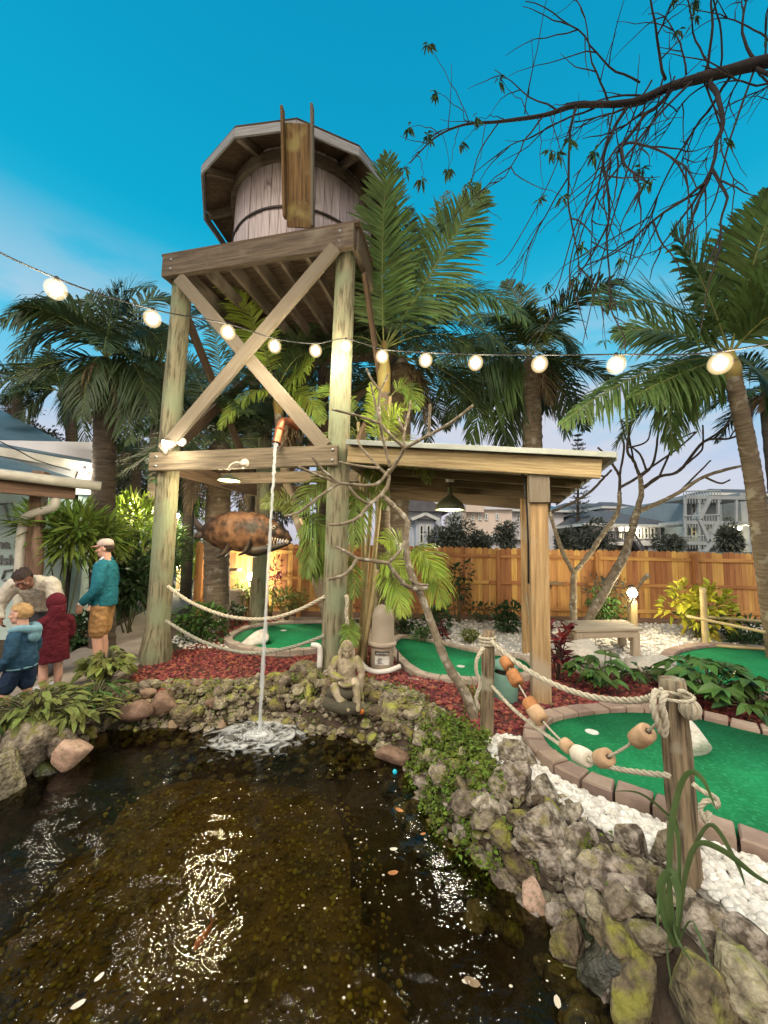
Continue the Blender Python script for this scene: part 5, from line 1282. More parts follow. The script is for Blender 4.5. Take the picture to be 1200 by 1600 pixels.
m = MB(); p, d = cloud(P(838, 505, 7.9), (.22, .15, .35), 90, 5, lumps=4); leaves(m, p, d, .2, .06); 
tag(m.build('orchid_clump', 'leaf_olive', smooth=False), 'small bright green epiphyte clump in the dark drooping palm', 'plant')
# right palm
b3, c3 = G(1216, 1032), P(1140, 556, 5.6)
palm('big glossy palm leaning in from the right edge', b3, c3, .135, .095, [
    (Q(1050, 440, 5.0), Q(940, 478, 4.6), dict(L=.95, w=.06, n=62, ang=1.05, droop=.25, mat='palm_mid')),
    (Q(1100, 430, 5.2), Q(1052, 360, 4.9), dict(L=.95, w=.06, n=60, ang=1.0, droop=.2)),
    (Q(1170, 420, 5.2), Q(1215, 300, 4.8), dict(L=.95, w=.06, n=60, ang=1.0, droop=.2)),
    (Q(1200, 470, 5.3), Q(1270, 420, 4.9), dict(L=.9, w=.055, n=56, ang=1.0, droop=.3, mat='palm_mid')),
    (Q(1000, 560, 5.4), Q(880, 660, 5.2), dict(L=.6, w=.045, n=54, droop=.9, mat='palm_mid')),
    (Q(1030, 550, 5.8), Q(1052, 700, 5.9), dict(L=.6, w=.045, n=54, droop=.9)),
    (Q(1100, 590, 6.2), Q(1050, 620, 6.4), dict(L=.6, n=44, droop=.8)), (Q(1190, 570, 6.0), Q(1230, 640, 5.8), dict(L=.7, droop=.9)),
    (Q(1120, 470, 6.2), Q(1090, 420, 6.6), dict(L=.8, w=.05)), (Q(1160, 460, 6.2), Q(1190, 400, 6.6), dict(L=.8, w=.05)), (Q(1050, 500, 6.0), Q(960, 520, 6.2), dict(L=.8, w=.05)),
    (Q(1040, 590, 5.2), Q(990, 620, 5.0), dict(L=.55, w=.045, droop=.7))],
    nrand=3, Lr=1.7, leaflet=.75, w=.05, mt='palm_mid', bark='bark_palm', mids=[P(1197, 900, 6.3), P(1176, 740, 6.0), P(1150, 610, 5.7)], shaft=.35, seed=9, rr_=.02)
# left palm by the shop
b4, c4 = G(160, 1012), P(166, 560, 6.9)
palm('bushy dark palm rising over the corner of the blue roofed shop', b4, c4, .19, .17, [
    (Q(110, 420, 6.3), Q(5, 500, 6.0), dict(L=.8, w=.045, n=64, droop=.9)), (Q(90, 450, 6.6), Q(20, 560, 6.6), dict(L=.7, droop=.9)),
    (Q(185, 430, 6.6), Q(235, 450, 6.2), dict(L=.75, n=50, ang=1.0)), (Q(150, 450, 7.2), Q(130, 470, 7.4), dict(L=.7)), (Q(230, 470, 6.9), Q(262, 560, 6.8), dict(L=.7, droop=.8)),
    (Q(210, 520, 6.7), Q(240, 660, 6.6), dict(L=.7, droop=.9)), (Q(120, 560, 6.9), Q(100, 660, 6.9), dict(L=.6, droop=.9)), (Q(190, 560, 6.7), Q(205, 690, 6.7), dict(L=.6, droop=.9)),
    (Q(140, 540, 6.5), Q(128, 650, 6.4), dict(L=.6, droop=.9)), (Q(220, 440, 7.4), Q(270, 470, 7.6), dict(L=.7)), (Q(170, 480, 6.5), Q(190, 440, 6.2), dict(L=.6))],
    nrand=9, Lr=1.9, leaflet=.7, w=.04, bark='bark_dark', seed=12, elev=(-.6, 1.1), mids=[P(161, 800, 6.95), P(164, 680, 6.9)], dead=5)
c5 = P(96, 612, 9.5)
palm('small dark palm leaning behind the shop roof', [c5[0] + .6, 9.7, 0], c5, .13, .12, [
    (Q(60, 560, 9.3), Q(8, 620, 9.2), dict(droop=.9)), (Q(60, 590, 9.3), Q(12, 690, 9.3), dict(droop=.9)), (Q(85, 560, 9.6), Q(60, 560, 9.8), {}), (Q(110, 570, 9.6), Q(135, 640, 9.6), dict(droop=.9)), (Q(120, 590, 9.6), Q(140, 720, 9.6), dict(droop=.9)), (Q(80, 580, 9.3), Q(75, 540, 9.3), {})],
    nrand=5, Lr=1.5, leaflet=.55, w=.035, seed=14, mids=[P(112, 680, 9.6)])
# palm inside the tower with the pale crownshaft
c6 = P(432, 612, 6.9)
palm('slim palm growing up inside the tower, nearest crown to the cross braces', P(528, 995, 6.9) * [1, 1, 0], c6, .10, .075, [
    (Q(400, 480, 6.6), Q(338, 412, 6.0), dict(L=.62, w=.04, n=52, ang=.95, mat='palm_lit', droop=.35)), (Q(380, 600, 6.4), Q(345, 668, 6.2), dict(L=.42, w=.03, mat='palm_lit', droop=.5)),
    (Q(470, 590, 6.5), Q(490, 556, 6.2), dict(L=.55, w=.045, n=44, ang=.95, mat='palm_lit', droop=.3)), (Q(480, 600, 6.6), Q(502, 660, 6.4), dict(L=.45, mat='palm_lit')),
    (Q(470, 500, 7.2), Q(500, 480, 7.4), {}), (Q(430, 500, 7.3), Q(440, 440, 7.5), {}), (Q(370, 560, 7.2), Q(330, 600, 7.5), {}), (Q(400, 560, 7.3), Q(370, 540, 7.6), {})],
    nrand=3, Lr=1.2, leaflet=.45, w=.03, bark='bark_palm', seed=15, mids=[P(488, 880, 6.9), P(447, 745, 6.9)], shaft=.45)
nst = P(455, 672, 5.55); m = MB()
for k in range(90):
    a = R.uniform(0, 6.28); q = nst + [math.cos(a) * R.uniform(.02, .13), math.sin(a) * .1, R.uniform(-.12, .12)]; m.tube(bez(q + [0, 0, .08], q + [R.gauss(0, .06), R.gauss(0, .06), 0], q + [R.gauss(0, .05), R.gauss(0, .05), -.22], 5), .006, 4)
tag(m.build('fibre_nest', 'dry_leaf'), 'tangle of brown palm fibre hanging behind the copper spout', 'palm fibre')
# thick rough trunk under the tower, crown above the brace crossing
b7, c7 = G(340, 984), P(345, 690, 8.0)
palm('thick rough barked palm under the tower with a dry skirt', b7, c7, .25, .24, [
    (Q(300, 600, 7.9), Q(240, 660, 7.8), dict(droop=.9)), (Q(370, 590, 8.0), Q(460, 650, 7.8), dict(droop=.9)), (Q(350, 560, 8.4), Q(330, 500, 8.8), {}), (Q(310, 570, 8.4), Q(270, 540, 8.8), {})],
    nrand=14, Lr=2.3, leaflet=.7, w=.04, bark='bark_palm', dead=10, seed=16, mids=[P(339, 850, 7.9)], elev=(-.2, 1.1))
# backdrop palms
for i_, (x, y, Y, s, lb, nr) in enumerate([(250, 560, 10.5, 2.0, 'dark palm crown behind the left tower post', 14), (400, 520, 11.0, 2.2, 'dark feathery palm crown behind the cross braces', 15), (505, 560, 10.2, 2.0, 'dark palm crown between brace and right tower post', 14), (300, 640, 12, 1.9, 'low dark palm crown in the mass behind the left tower post', 12), (560, 640, 11.5, 1.9, 'low dark palm crown behind the right tower post', 12), (215, 690, 12.5, 1.7, 'far dark palm crown above the lit shrubs on the left', 11), (30, 600, 13.5, 1.8, 'far dark palm crown over the shop roof at left edge', 9), (1195, 610, 10.5, 1.6, 'far dark palm crown behind the right edge palm', 11)]):
    cc = P(x, y, Y); palm(lb, [cc[0] + .2, Y, 0], cc, .17, .14, [], nrand=nr + (2 if 320 < x < 540 else -2), Lr=s * (1.2 if 320 < x < 540 else .95), leaflet=.65, w=.042, n=42, seed=30 + i_, elev=(-.6, 1.2), dead=3, bark='bark_dark')

# areca clump behind the right tower post
ac = np.array([-.28, 5.75, 0.05]); t = thing('areca_clump', 'multi stemmed areca palm with bright yellow green fronds by the right tower post', 'palm clump', ac)
st_px = [((545, 1030, 5.6), (548, 760, 5.6)), ((560, 1030, 5.7), (585, 700, 5.7)), ((570, 1030, 5.75), (560, 660, 5.9)), ((552, 1025, 5.5), (470, 810, 5.5)), ((578, 1028, 5.7), (640, 860, 5.5)), ((563, 1030, 5.5), (590, 890, 5.3)), ((549, 1030, 5.6), (520, 880, 5.7)), ((566, 1030, 5.9), (610, 620, 6.1))]
for a, b in st_px:
    A_, B_ = P(*a), P(*b); A_[2] = .0; m = MB(); c = bez(A_, (A_ + B_) / 2 + [.04, 0, .2], B_, 14); m.tube(c, np.linspace(.04, .026, 14) * (1 + .08 * (np.arange(14) % 2)), 8); m.build('stem', 'bamboo', t)
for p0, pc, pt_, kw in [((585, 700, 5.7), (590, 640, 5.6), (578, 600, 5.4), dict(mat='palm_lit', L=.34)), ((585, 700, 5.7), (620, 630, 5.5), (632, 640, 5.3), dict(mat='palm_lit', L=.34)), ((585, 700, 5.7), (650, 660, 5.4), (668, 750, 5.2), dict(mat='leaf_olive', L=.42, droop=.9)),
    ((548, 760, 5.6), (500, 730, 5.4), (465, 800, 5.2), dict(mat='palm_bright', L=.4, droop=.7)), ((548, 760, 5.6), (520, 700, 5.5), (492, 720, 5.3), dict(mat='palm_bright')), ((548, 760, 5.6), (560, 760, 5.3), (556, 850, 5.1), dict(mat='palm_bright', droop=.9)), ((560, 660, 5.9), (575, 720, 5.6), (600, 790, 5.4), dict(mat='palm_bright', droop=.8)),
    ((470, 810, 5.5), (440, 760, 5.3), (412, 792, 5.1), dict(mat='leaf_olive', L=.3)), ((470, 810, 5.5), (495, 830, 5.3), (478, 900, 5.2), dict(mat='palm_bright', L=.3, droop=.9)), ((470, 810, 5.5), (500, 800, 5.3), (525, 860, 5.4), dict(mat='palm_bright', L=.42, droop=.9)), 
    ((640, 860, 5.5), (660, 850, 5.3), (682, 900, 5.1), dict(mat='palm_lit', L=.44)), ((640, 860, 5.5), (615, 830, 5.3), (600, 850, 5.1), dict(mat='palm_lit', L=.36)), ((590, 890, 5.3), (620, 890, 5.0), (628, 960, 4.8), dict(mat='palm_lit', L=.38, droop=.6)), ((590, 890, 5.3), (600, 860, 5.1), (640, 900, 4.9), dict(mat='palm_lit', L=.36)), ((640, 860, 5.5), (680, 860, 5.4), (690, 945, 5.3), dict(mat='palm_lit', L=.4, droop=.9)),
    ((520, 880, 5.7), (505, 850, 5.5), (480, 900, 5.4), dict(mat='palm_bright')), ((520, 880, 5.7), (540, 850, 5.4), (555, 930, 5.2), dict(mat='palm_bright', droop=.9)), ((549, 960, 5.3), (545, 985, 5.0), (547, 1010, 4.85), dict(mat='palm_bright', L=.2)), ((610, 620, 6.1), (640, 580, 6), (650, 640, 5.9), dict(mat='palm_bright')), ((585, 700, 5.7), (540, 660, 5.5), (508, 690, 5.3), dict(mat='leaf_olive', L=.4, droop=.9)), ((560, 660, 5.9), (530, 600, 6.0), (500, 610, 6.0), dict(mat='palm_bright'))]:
    ml, mr = MB(), MB(); kw = dict(kw); m2 = kw.pop('mat'); frond(ml, mr, P(*p0), P(*pc), P(*pt_), n=40, nf=1.25, w=.026, up=(.2, -.8, .55), **{**dict(L=.38, droop=.5), **kw}, rr_=.009); fo = ml.build('frond', m2, t, smooth=False); mr.build('stalk', 'rachis', fo)

# ------------------------------------------------------------------ bare frangipani trees
fb = G(738, 1118); t = thing('bare_tree', 'crooked bare frangipani leaning across the tower post from the right', 'tree', fb)
Y0 = 4.05; FRANG = t
def BR(lst, r0, r1, par=t, name='branch', mt='bark_pale', seg=9, tip=True):
    r0, r1 = (r0 * .68, r1 * .66) if par is FRANG else (r0, r1); m_ = MB(); limb(m_, [P(*q) for q in lst], r0, r1, seg, 6)
    if tip: e = P(*lst[-1]); m_.ball(e, r1 * 1.08, 8, 6)
    return m_.build(name, mt, par)
BR([(742, 1125, Y0), (725, 1080, Y0), (700, 1040, 4.1), (680, 990, 4.15), (662, 940, 4.2), (640, 890, 4.2), (634, 845, 4.25), (636, 815, 4.25), (620, 795, 4.3), (603, 780, 4.3)], .075, .038, name='trunk')
BR([(665, 945, 4.2), (652, 915, 4.15), (646, 880, 4.1)], .032, .03) if False else None
BR([(667, 918, 4.18), (645, 920, 4.1), (625, 905, 4.0), (607, 880, 3.95)], .034, .03)
BR([(607, 880, 3.95), (580, 876, 3.9), (558, 873, 3.85)], .03, .028); BR([(558, 873, 3.85), (540, 862, 3.85), (526, 855, 3.9)], .026, .022); BR([(558, 873, 3.85), (540, 897, 3.75), (514, 905, 3.7)], .026, .022)
BR([(607, 880, 3.95), (625, 860, 4.05), (632, 846, 4.2)], .024, .022)
BR([(640, 905, 4.2), (655, 913, 4.0), (668, 914, 3.9)], .026, .022)
BR([(603, 780, 4.3), (590, 765, 4.25), (577, 790, 4.2)], .034, .034, tip=False) if False else None
BR([(612, 790, 4.3), (598, 775, 4.3), (578, 788, 4.2), (560, 808, 4.1), (538, 818, 4.0), (516, 820, 3.95)], .036, .02)
BR([(578, 788, 4.2), (560, 778, 4.1), (545, 760, 4.05)], .026, .02)
BR([(585, 785, 4.25), (605, 760, 4.3), (608, 735, 4.3)], .034, .03); BR([(608, 735, 4.3), (585, 757, 4.2), (530, 755, 4.0)], .028, .026); BR([(530, 755, 4.0), (505, 735, 3.9), (488, 714, 3.85)], .024, .019); BR([(530, 755, 4.0), (500, 775, 3.85), (468, 800, 3.7), (446, 806, 3.6)], .024, .018); BR([(530, 755, 4.0), (495, 742, 3.9), (468, 730, 3.8)], .024, .019)
BR([(608, 745, 4.3), (590, 728, 4.3), (565, 700, 4.35), (560, 688, 4.4)], .026, .02); BR([(595, 732, 4.3), (560, 728, 4.2), (532, 722, 4.1)], .024, .018)
BR([(608, 740, 4.3), (622, 718, 4.2), (632, 700, 4.1)], .032, .03); BR([(632, 700, 4.1), (670, 680, 3.95), (705, 660, 3.8), (738, 634, 3.7)], .03, .02); BR([(670, 680, 3.95), (671, 655, 3.9), (672, 633, 3.9)], .022, .02); BR([(632, 700, 4.1), (632, 675, 4.2), (640, 640, 4.3), (641, 628, 4.3)], .025, .018); BR([(632, 675, 4.2), (625, 660, 4.2), (622, 650, 4.2)], .02, .018); BR([(632, 700, 4.1), (610, 680, 4.1), (594, 662, 4.1)], .028, .025); BR([(594, 662, 4.1), (560, 650, 4.0), (520, 640, 3.9)], .024, .018); BR([(594, 662, 4.1), (592, 630, 4.2), (594, 610, 4.2)], .025, .022); BR([(594, 610, 4.2), (602, 595, 4.2), (606, 585, 4.2)], .02, .017); BR([(594, 610, 4.2), (582, 595, 4.2), (573, 577, 4.2)], .02, .017); BR([(594, 662, 4.1), (585, 625, 4.15), (580, 600, 4.1)], .02, .017); BR([(610, 730, 4.3), (602, 700, 4.3), (594, 665, 4.15)], .028, .026, tip=False)
BR([(605, 850, 4.3), (600, 800, 4.3), (602, 775, 4.3)], .014, .014) if False else None
# two bare trees in front of the fence
def bare(label, base, pts_list, name='bare_tree', mt='bark_pale'):
    t_ = thing(name, label, 'tree', base)
    for k, (lst, r0, r1) in enumerate(pts_list): BR(lst, r0, r1, t_, 'trunk' if k == 0 else 'branch', mt if k < 3 else 'bark_dark', 8)
    return t_
Yb = 7.6
bare('pale forked bare tree behind the bench, left one of the two', G(896, 978) , [([(896, 975, 7.9), (896, 930, 7.9), (897, 895, 7.9)], .075, .06), ([(897, 895, 7.9), (880, 865, 7.9), (866, 825, 7.9), (860, 800, 7.9)], .05, .035), ([(897, 895, 7.9), (925, 860, 7.9), (945, 830, 7.9), (965, 800, 7.9), (968, 770, 7.9)], .055, .04),
    ([(860, 800, 7.9), (885, 790, 7.8), (920, 770, 7.7), (945, 745, 7.6), (955, 735, 7.5)], .03, .02), ([(968, 770, 7.9), (968, 745, 7.9), (960, 730, 7.8), (950, 715, 7.7), (935, 700, 7.6)], .03, .02), ([(968, 762, 7.9), (990, 750, 7.8), (1010, 735, 7.8), (1060, 700, 7.7), (1088, 675, 7.6)], .03, .016), ([(968, 745, 7.9), (975, 700, 7.8), (972, 680, 7.8), (985, 665, 7.8)], .024, .016), ([(1010, 735, 7.8), (1000, 710, 7.8), (980, 690, 7.8), (970, 655, 7.8)], .022, .014), ([(945, 745, 7.6), (920, 735, 7.4), (905, 710, 7.3)], .02, .014), ([(860, 800, 7.9), (845, 790, 7.9), (815, 790, 8), (800, 770, 8)], .028, .018)])
bare('leaning bare tree with spreading dark limbs right of the pale forked one', G(908, 990), [([(910, 985, 7.3), (940, 930, 7.3), (975, 870, 7.3), (985, 835, 7.3), (995, 800, 7.3)], .09, .065), ([(995, 800, 7.3), (1002, 770, 7.3), (1000, 745, 7.3)], .05, .04), ([(995, 800, 7.3), (1030, 785, 7.2), (1060, 770, 7.1), (1100, 745, 7.0), (1150, 730, 6.9), (1180, 725, 6.9)], .045, .02),
    ([(1000, 745, 7.3), (990, 720, 7.3), (980, 700, 7.2), (990, 640, 7.2), (988, 620, 7.2)], .03, .016), ([(1002, 765, 7.3), (1030, 745, 7.2), (1062, 735, 7.2), (1100, 690, 7.1), (1140, 685, 7.0), (1175, 670, 7.0)], .035, .016), ([(1000, 745, 7.3), (1020, 725, 7.2), (1028, 680, 7.2), (1030, 650, 7.2)], .025, .014), ([(1030, 745, 7.2), (1050, 700, 7.2), (1054, 690, 7.2), (1085, 675, 7.1)], .02, .014), ([(1060, 735, 7.2), (1090, 710, 7.1), (1098, 698, 7.1), (1098, 665, 7.1)], .02, .014), ([(1100, 745, 7.0), (1125, 755, 6.9), (1140, 750, 6.9)], .02, .014), ([(1060, 770, 7.1), (1080, 750, 7.1), (1110, 720, 7.0)], .02, .014), ([(990, 720, 7.3), (980, 670, 7.2), (970, 655, 7.2)], .018, .012), ([(980, 700, 7.2), (1010, 690, 7.1), (1018, 665, 7.1)], .018, .012), ([(1100, 690, 7.1), (1130, 670, 7.0), (1150, 640, 7.0), (1180, 620, 7.0)], .02, .013), ([(1140, 685, 7.0), (1150, 670, 7.0), (1175, 650, 7.0)], .016, .012)])

# ------------------------------------------------------------------ overhanging branch from a tree out of frame at the right
tb = np.array([5.6, 3.6, 0]); t = thing('overhanging_tree', 'almost leafless tree reaching in from the upper right, long dark drooping twigs', 'tree', tb)
m = MB(); limb(m, [tb, tb + [-.1, .0, 2.5], P(1500, 60, 3.8), P(1380, 50, 3.7)], .2, .12, 12); m.build('trunk', 'bark_dark', t)
main = [(1380, 50, 3.7), (1270, 75, 3.6), (1200, 95, 3.5), (1110, 118, 3.45), (1050, 135, 3.4), (985, 160, 3.35), (900, 165, 3.3), (850, 180, 3.3), (780, 190, 3.3), (725, 195, 3.3), (680, 215, 3.3), (640, 255, 3.25)]
m = MB(); c = crom(PX(*main), 6); mainc = c; rad = np.interp(np.linspace(0, 1, len(c)), [0, .25, .5, .75, 1], [.085, .05, .026, .012, .005]); m.tube(c, rad, 9, wob=.04); m.build('branch', 'bark_twig', t)
rg = random.Random(21)
def twig(p, d, L_, r, mt_, depth, grav, acc, lv):
    n = max(6, int(L_ / .09)); pts = [p]; d = unit(d)
    for k in range(n):
        d = unit(d + np.array([rg.gauss(0, .13), rg.gauss(0, .13), rg.gauss(0, .13)]) + np.array([0, 0, -grav * (.05 + .06 * k / n)])); pts.append(pts[-1] + d * L_ / n)
    acc.tube(np.array(pts), np.linspace(r, max(r * .35, .0016), len(pts)), 5)
    if depth > 0:
        for k in range(rg.randint(3, 5)):
            i__ = rg.randint(int(n * .2), n - 1); dd = unit(pts[i__ + 1] - pts[i__]); twig(pts[i__], dd + np.array([rg.gauss(0, .5), rg.gauss(0, .4), rg.gauss(0, .35)]), L_ * rg.uniform(.35, .7), r * .6, mt_, depth - 1, grav, acc, lv)
    elif rg.random() < .22: lv.append(pts[-1])
lv = []
for x0, y0, Yd, dx, dy, L_, r, gv, dep in [(1110, 118, 3.45, -.30, -1, 2.0, .026, .5, 2), (1050, 140, 3.4, -.45, -1, 2.0, .02, .5, 2), (985, 160, 3.35, -.55, -1, 1.9, .018, .6, 2), (900, 165, 3.3, -.4, -1, 1.6, .014, .5, 2), (1180, 100, 3.5, -.35, -1, 1.7, .02, .5, 2), (850, 180, 3.3, -.7, -.7, 1.1, .009, .3, 1), (1250, 80, 3.55, -.5, -1, 1.9, .02, .5, 2), (780, 190, 3.3, -.6, -.7, .8, .007, .3, 1), (725, 195, 3.3, -.6, -.5, .5, .005, .3, 1),
    (1040, 125, 3.4, -.5, .9, 1.0, .014, -.1, 2), (1100, 118, 3.45, .1, 1, 1.2, .014, -.1, 2), (1180, 95, 3.5, -.3, 1, 1.0, .016, -.1, 2), (950, 160, 3.35, -.7, .7, .9, .01, 0, 1), (870, 172, 3.3, -.9, .4, .7, .008, .1, 1), (820, 178, 3.3, .25, 1, .95, .006, -.2, 0), (700, 205, 3.3, -.2, 1, .55, .005, -.1, 0), (745, 193, 3.3, -.9, .3, .35, .004, -.1, 0), (1230, 85, 3.5, .1, 1, .9, .016, -.1, 2), (1010, 150, 3.38, -1, .2, .8, .01, .2, 1), (1080, 128, 3.4, -.8, -.4, 1.2, .012, .5, 2), (940, 162, 3.33, -.9, -.5, 1.1, .01, .4, 1), (1150, 110, 3.5, -.6, -.8, 1.5, .016, .4, 2), (670, 225, 3.28, -.8, .3, .3, .004, .1, 0)] + [(x_, 95 + (1200 - x_) * .17, 3.55 - (1200 - x_) * .0004, rg.uniform(-.9, .1), rg.choice([-1, -1, -.7, .8]), rg.uniform(.9, 1.7), .010, .4, 1) for x_ in range(1000, 1290, 18)]:
    m = MB(); twig(P(x0, y0, Yd), np.array([dx, rg.uniform(-.35, .15), dy]), L_, r, None, dep, gv, m, lv); m.build('twig', 'bark_twig', t)
for lst, r in [([(1080, 128, 3.4), (1020, 190, 3.3), (960, 270, 3.2), (905, 340, 3.1), (870, 450, 3.05), (843, 470, 3.0)], .012), ([(960, 165, 3.35), (945, 230, 3.3), (915, 320, 3.2), (890, 420, 3.2), (905, 480, 3.2), (918, 530, 3.2)], .009), ([(1010, 155, 3.4), (985, 250, 3.3), (955, 350, 3.2), (930, 450, 3.2), (910, 540, 3.2)], .01), ([(900, 170, 3.3), (860, 280, 3.2), (800, 390, 3.1), (775, 415, 3.1)], .006), ([(1180, 105, 3.5), (1140, 220, 3.4), (1110, 330, 3.3), (1050, 380, 3.2), (985, 405, 3.2)], .01)]:
    m = MB(); limb(m, PX(*lst), r, .003, 6, 6, .05); m.build('twig', 'bark_twig', t)
m = MB(); tufts = [P(*q) for q in [(638, 200, 3.25), (633, 262, 3.25), (680, 145, 3.2), (668, 70, 3.2), (780, 125, 3.25), (735, 290, 3.2), (700, 265, 3.25), (720, 225, 3.3), (890, 220, 3.2), (870, 240, 3.2), (860, 235, 3.2), (1000, 265, 3.2), (1005, 285, 3.2), (910, 385, 3.1), (930, 240, 3.2), (845, 310, 3.1), (745, 185, 3.25), (660, 280, 3.2)]] + lv[:30]
Pp, Dd = [], []
for q in tufts[:18]:
    k = int(np.argmin(np.linalg.norm(mainc - q - np.array([.25, 0, .1]), axis=1))); a = mainc[k]; m = MB(); c_ = bez(a, (a + q) / 2 + [.04, rg.uniform(-.05, .05), .10], q, 9); c_[1:-1] += RN.normal(size=(7, 3)) * .008; m.tube(c_, np.linspace(.0045, .0018, 9), 5); m.build('twig', 'bark_twig', t)
for q in tufts:
    k = rg.randint(8, 15); m = MB(); leaves(m, [q + np.array([rg.gauss(0, .008) for _ in range(3)]) for _ in range(k)], [[rg.gauss(0, .6), rg.gauss(0, .5), rg.uniform(-1.2, .2)] for _ in range(k)], .07, .02, curl=.4); m.build('leaf_tuft', 'leaf_dark', t, smooth=False)

# ------------------------------------------------------------------ shrubs and garden plants
def gb(x, y): return G(x, y)
def pbush(label, x, y, Y, wpx, hpx, n, L, w, mt, **kw):
    c = P(x, y, Y); r = (wpx / 2 / FPX * Y, wpx / 2 / FPX * Y * .8, hpx / 2 / FPX * Y); return bush(label, c, r, n, L, w, mt, **kw)
pbush('yellow leaved shrub lit by the bollard lamp', 1088, 950, 7.9, 108, 90, 420, .17, .09, 'leaf_yellow', seed=41)
pbush('dark shrub beneath and right of the yellow one', 1140, 985, 8.1, 130, 70, 420, .14, .06, 'leaf_dark', seed=42)
pbush('green shrub behind the bench between the bare trunks', 945, 955, 8.4, 90, 60, 380, .12, .06, 'leaf_mid', seed=43)
pbush('dusky shrub against the fence behind the leaning bare tree', 945, 930, 8.9, 76, 70, 300, .11, .04, 'leaf_black', seed=44)
pbush('slender climbing shrub against the fence', 716, 900, 9.1, 44, 84, 200, .12, .055, 'leaf_dark', seed=45, lumps=5)
pbush('sprawling dark creeper at the foot of the fence', 750, 950, 9.1, 110, 36, 150, .10, .045, 'leaf_dark', seed=46, lumps=5)
pbush('round dark green shrub on the white gravel left of the shelter post', 800, 968, 8.2, 52, 46, 420, .11, .05, 'leaf_dark', seed=47)
pbush('dark bush with a few red leaves behind the crooked tree', 680, 966, 7.8, 48, 60, 380, .10, .05, 'leaf_dark', seed=48)
pbush('red tipped small plant below the dark bush', 687, 990, 7.4, 26, 30, 90, .10, .04, 'leaf_red', seed=49)
pbush('low green clump on the gravel left of the dark bush', 635, 975, 7.6, 42, 26, 260, .08, .035, 'leaf_dark', seed=50)
pbush('low pale green clump on the gravel right of the dark bush', 738, 992, 7.2, 44, 22, 300, .07, .025, 'leaf_olive', seed=51)
pbush('low clump on the gravel between the crooked tree and the filter', 660, 990, 7.2, 36, 18, 200, .07, .03, 'leaf_mid', seed=52)
pbush('lush shrub with a pale edge beside the left tower post', 312, 975, 7.0, 92, 56, 700, .11, .05, 'leaf_mid', seed=53)
pbush('small dark shrub right of the thick rough trunk', 372, 955, 8.2, 40, 24, 200, .09, .04, 'leaf_dark', seed=54)
pbush('pale lamplit shrub behind the tower', 380, 925, 9.0, 44, 44, 360, .09, .045, 'leaf_olive', seed=55)
pbush('yellow green shrub along the fence under the tower', 448, 935, 9.0, 80, 30, 500, .09, .04, 'leaf_olive', seed=56)
pbush('red leaved shrub by the rear left tower post', 425, 895, 9.2, 24, 64, 140, .12, .05, 'leaf_red', seed=57)
pbush('bush with pointed leaves in the shade right of the yellow shrub', 1160, 1000, 7.6, 70, 40, 300, .12, .05, 'leaf_dark', seed=58)
# big green shrubs on the left along the wall
pbush('glossy fan leaved palm shrub in front of the teal wall', 112, 838, 6.35, 118, 84, 900, .34, .045, 'palm_bright', seed=60, lumps=8, stems=4)
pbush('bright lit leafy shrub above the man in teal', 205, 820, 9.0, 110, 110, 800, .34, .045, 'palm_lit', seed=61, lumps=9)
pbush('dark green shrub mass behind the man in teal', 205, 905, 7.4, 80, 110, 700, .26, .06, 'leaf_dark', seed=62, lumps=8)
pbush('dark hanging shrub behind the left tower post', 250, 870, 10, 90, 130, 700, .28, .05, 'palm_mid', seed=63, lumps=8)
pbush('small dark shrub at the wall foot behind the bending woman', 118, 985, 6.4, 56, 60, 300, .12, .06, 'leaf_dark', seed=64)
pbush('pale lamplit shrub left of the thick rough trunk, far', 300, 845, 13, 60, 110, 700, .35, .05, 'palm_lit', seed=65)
# near plants on the left bank
rosette('broad leaved green plant in front of the path', G(163, 1072, 0), 170, .46, .12, .06, 'leaf_olive', 71, .22)
rosette('yellow green leafy plant at the bank below the children', G(56, 1132, -.02), 170, .34, .14, .05, 'leaf_olive', 72, .36)
rosette('leafy plant trailing over the stones left of the olive boulder', G(115, 1132, -.05), 120, .26, .13, .045, 'leaf_olive', 73, .28)
rosette('dark grassy plant beside the broad leaved green plant', G(150, 1100, 0), 60, .26, .2, .03, 'leaf_mid', 74, .25)
rosette('lily like plant with big leaves in the left edge corner', G(18, 1140, -.05), 26, .2, .28, .13, 'leaf_mid', 75, .3)
# right side plants
rosette('split leaved green plant behind the rope, nearest the flat boulder', G(945, 1078), 24, .46, .17, .075, 'leaf_mid', 76, .34, lobes=5)
rosette('dark clump right of the split leaved plant', G(1005, 1072), 26, .26, .16, .09, 'leaf_dark', 77, .22)
rosette('large deep green split leaved plant before the dim green', G(1112, 1100), 44, .52, .2, .085, 'leaf_mid', 78, .5, lobes=5)
rosette('dark low plant at the right frame edge', G(1190, 1120), 40, .3, .2, .08, 'leaf_dark', 79, .4)
t = thing('cordyline', 'red and maroon leaved plant beside the shelter post', 'plant', G(872, 1066)); m, ms = MB(), MB(); cb_ = G(872, 1066); Pp, Dd = [], []
for k in range(9):
    q = cb_ + [R.gauss(0, .17), R.gauss(0, .12), R.uniform(.3, .78)]; ms.tube(bez(cb_, (cb_ + q) / 2 + [R.gauss(0, .05), 0, .1], q, 7), .008, 5)
    for j in range(16): Pp.append(q - [0, 0, R.random() * .1]); Dd.append([R.gauss(0, .6), R.gauss(0, .6), R.uniform(.0, 1.1)])
leaves(m, Pp, Dd, .17, .04, curl=.25); m.build('foliage', 'leaf_red', t, smooth=False); ms.build('stalk', 'bark_dark', t)
t = thing('grass_tuft', 'spiky green tuft at the foot of the thin rope post', 'plant', G(745, 1120)); m = MB(); Pp, Dd = [], []
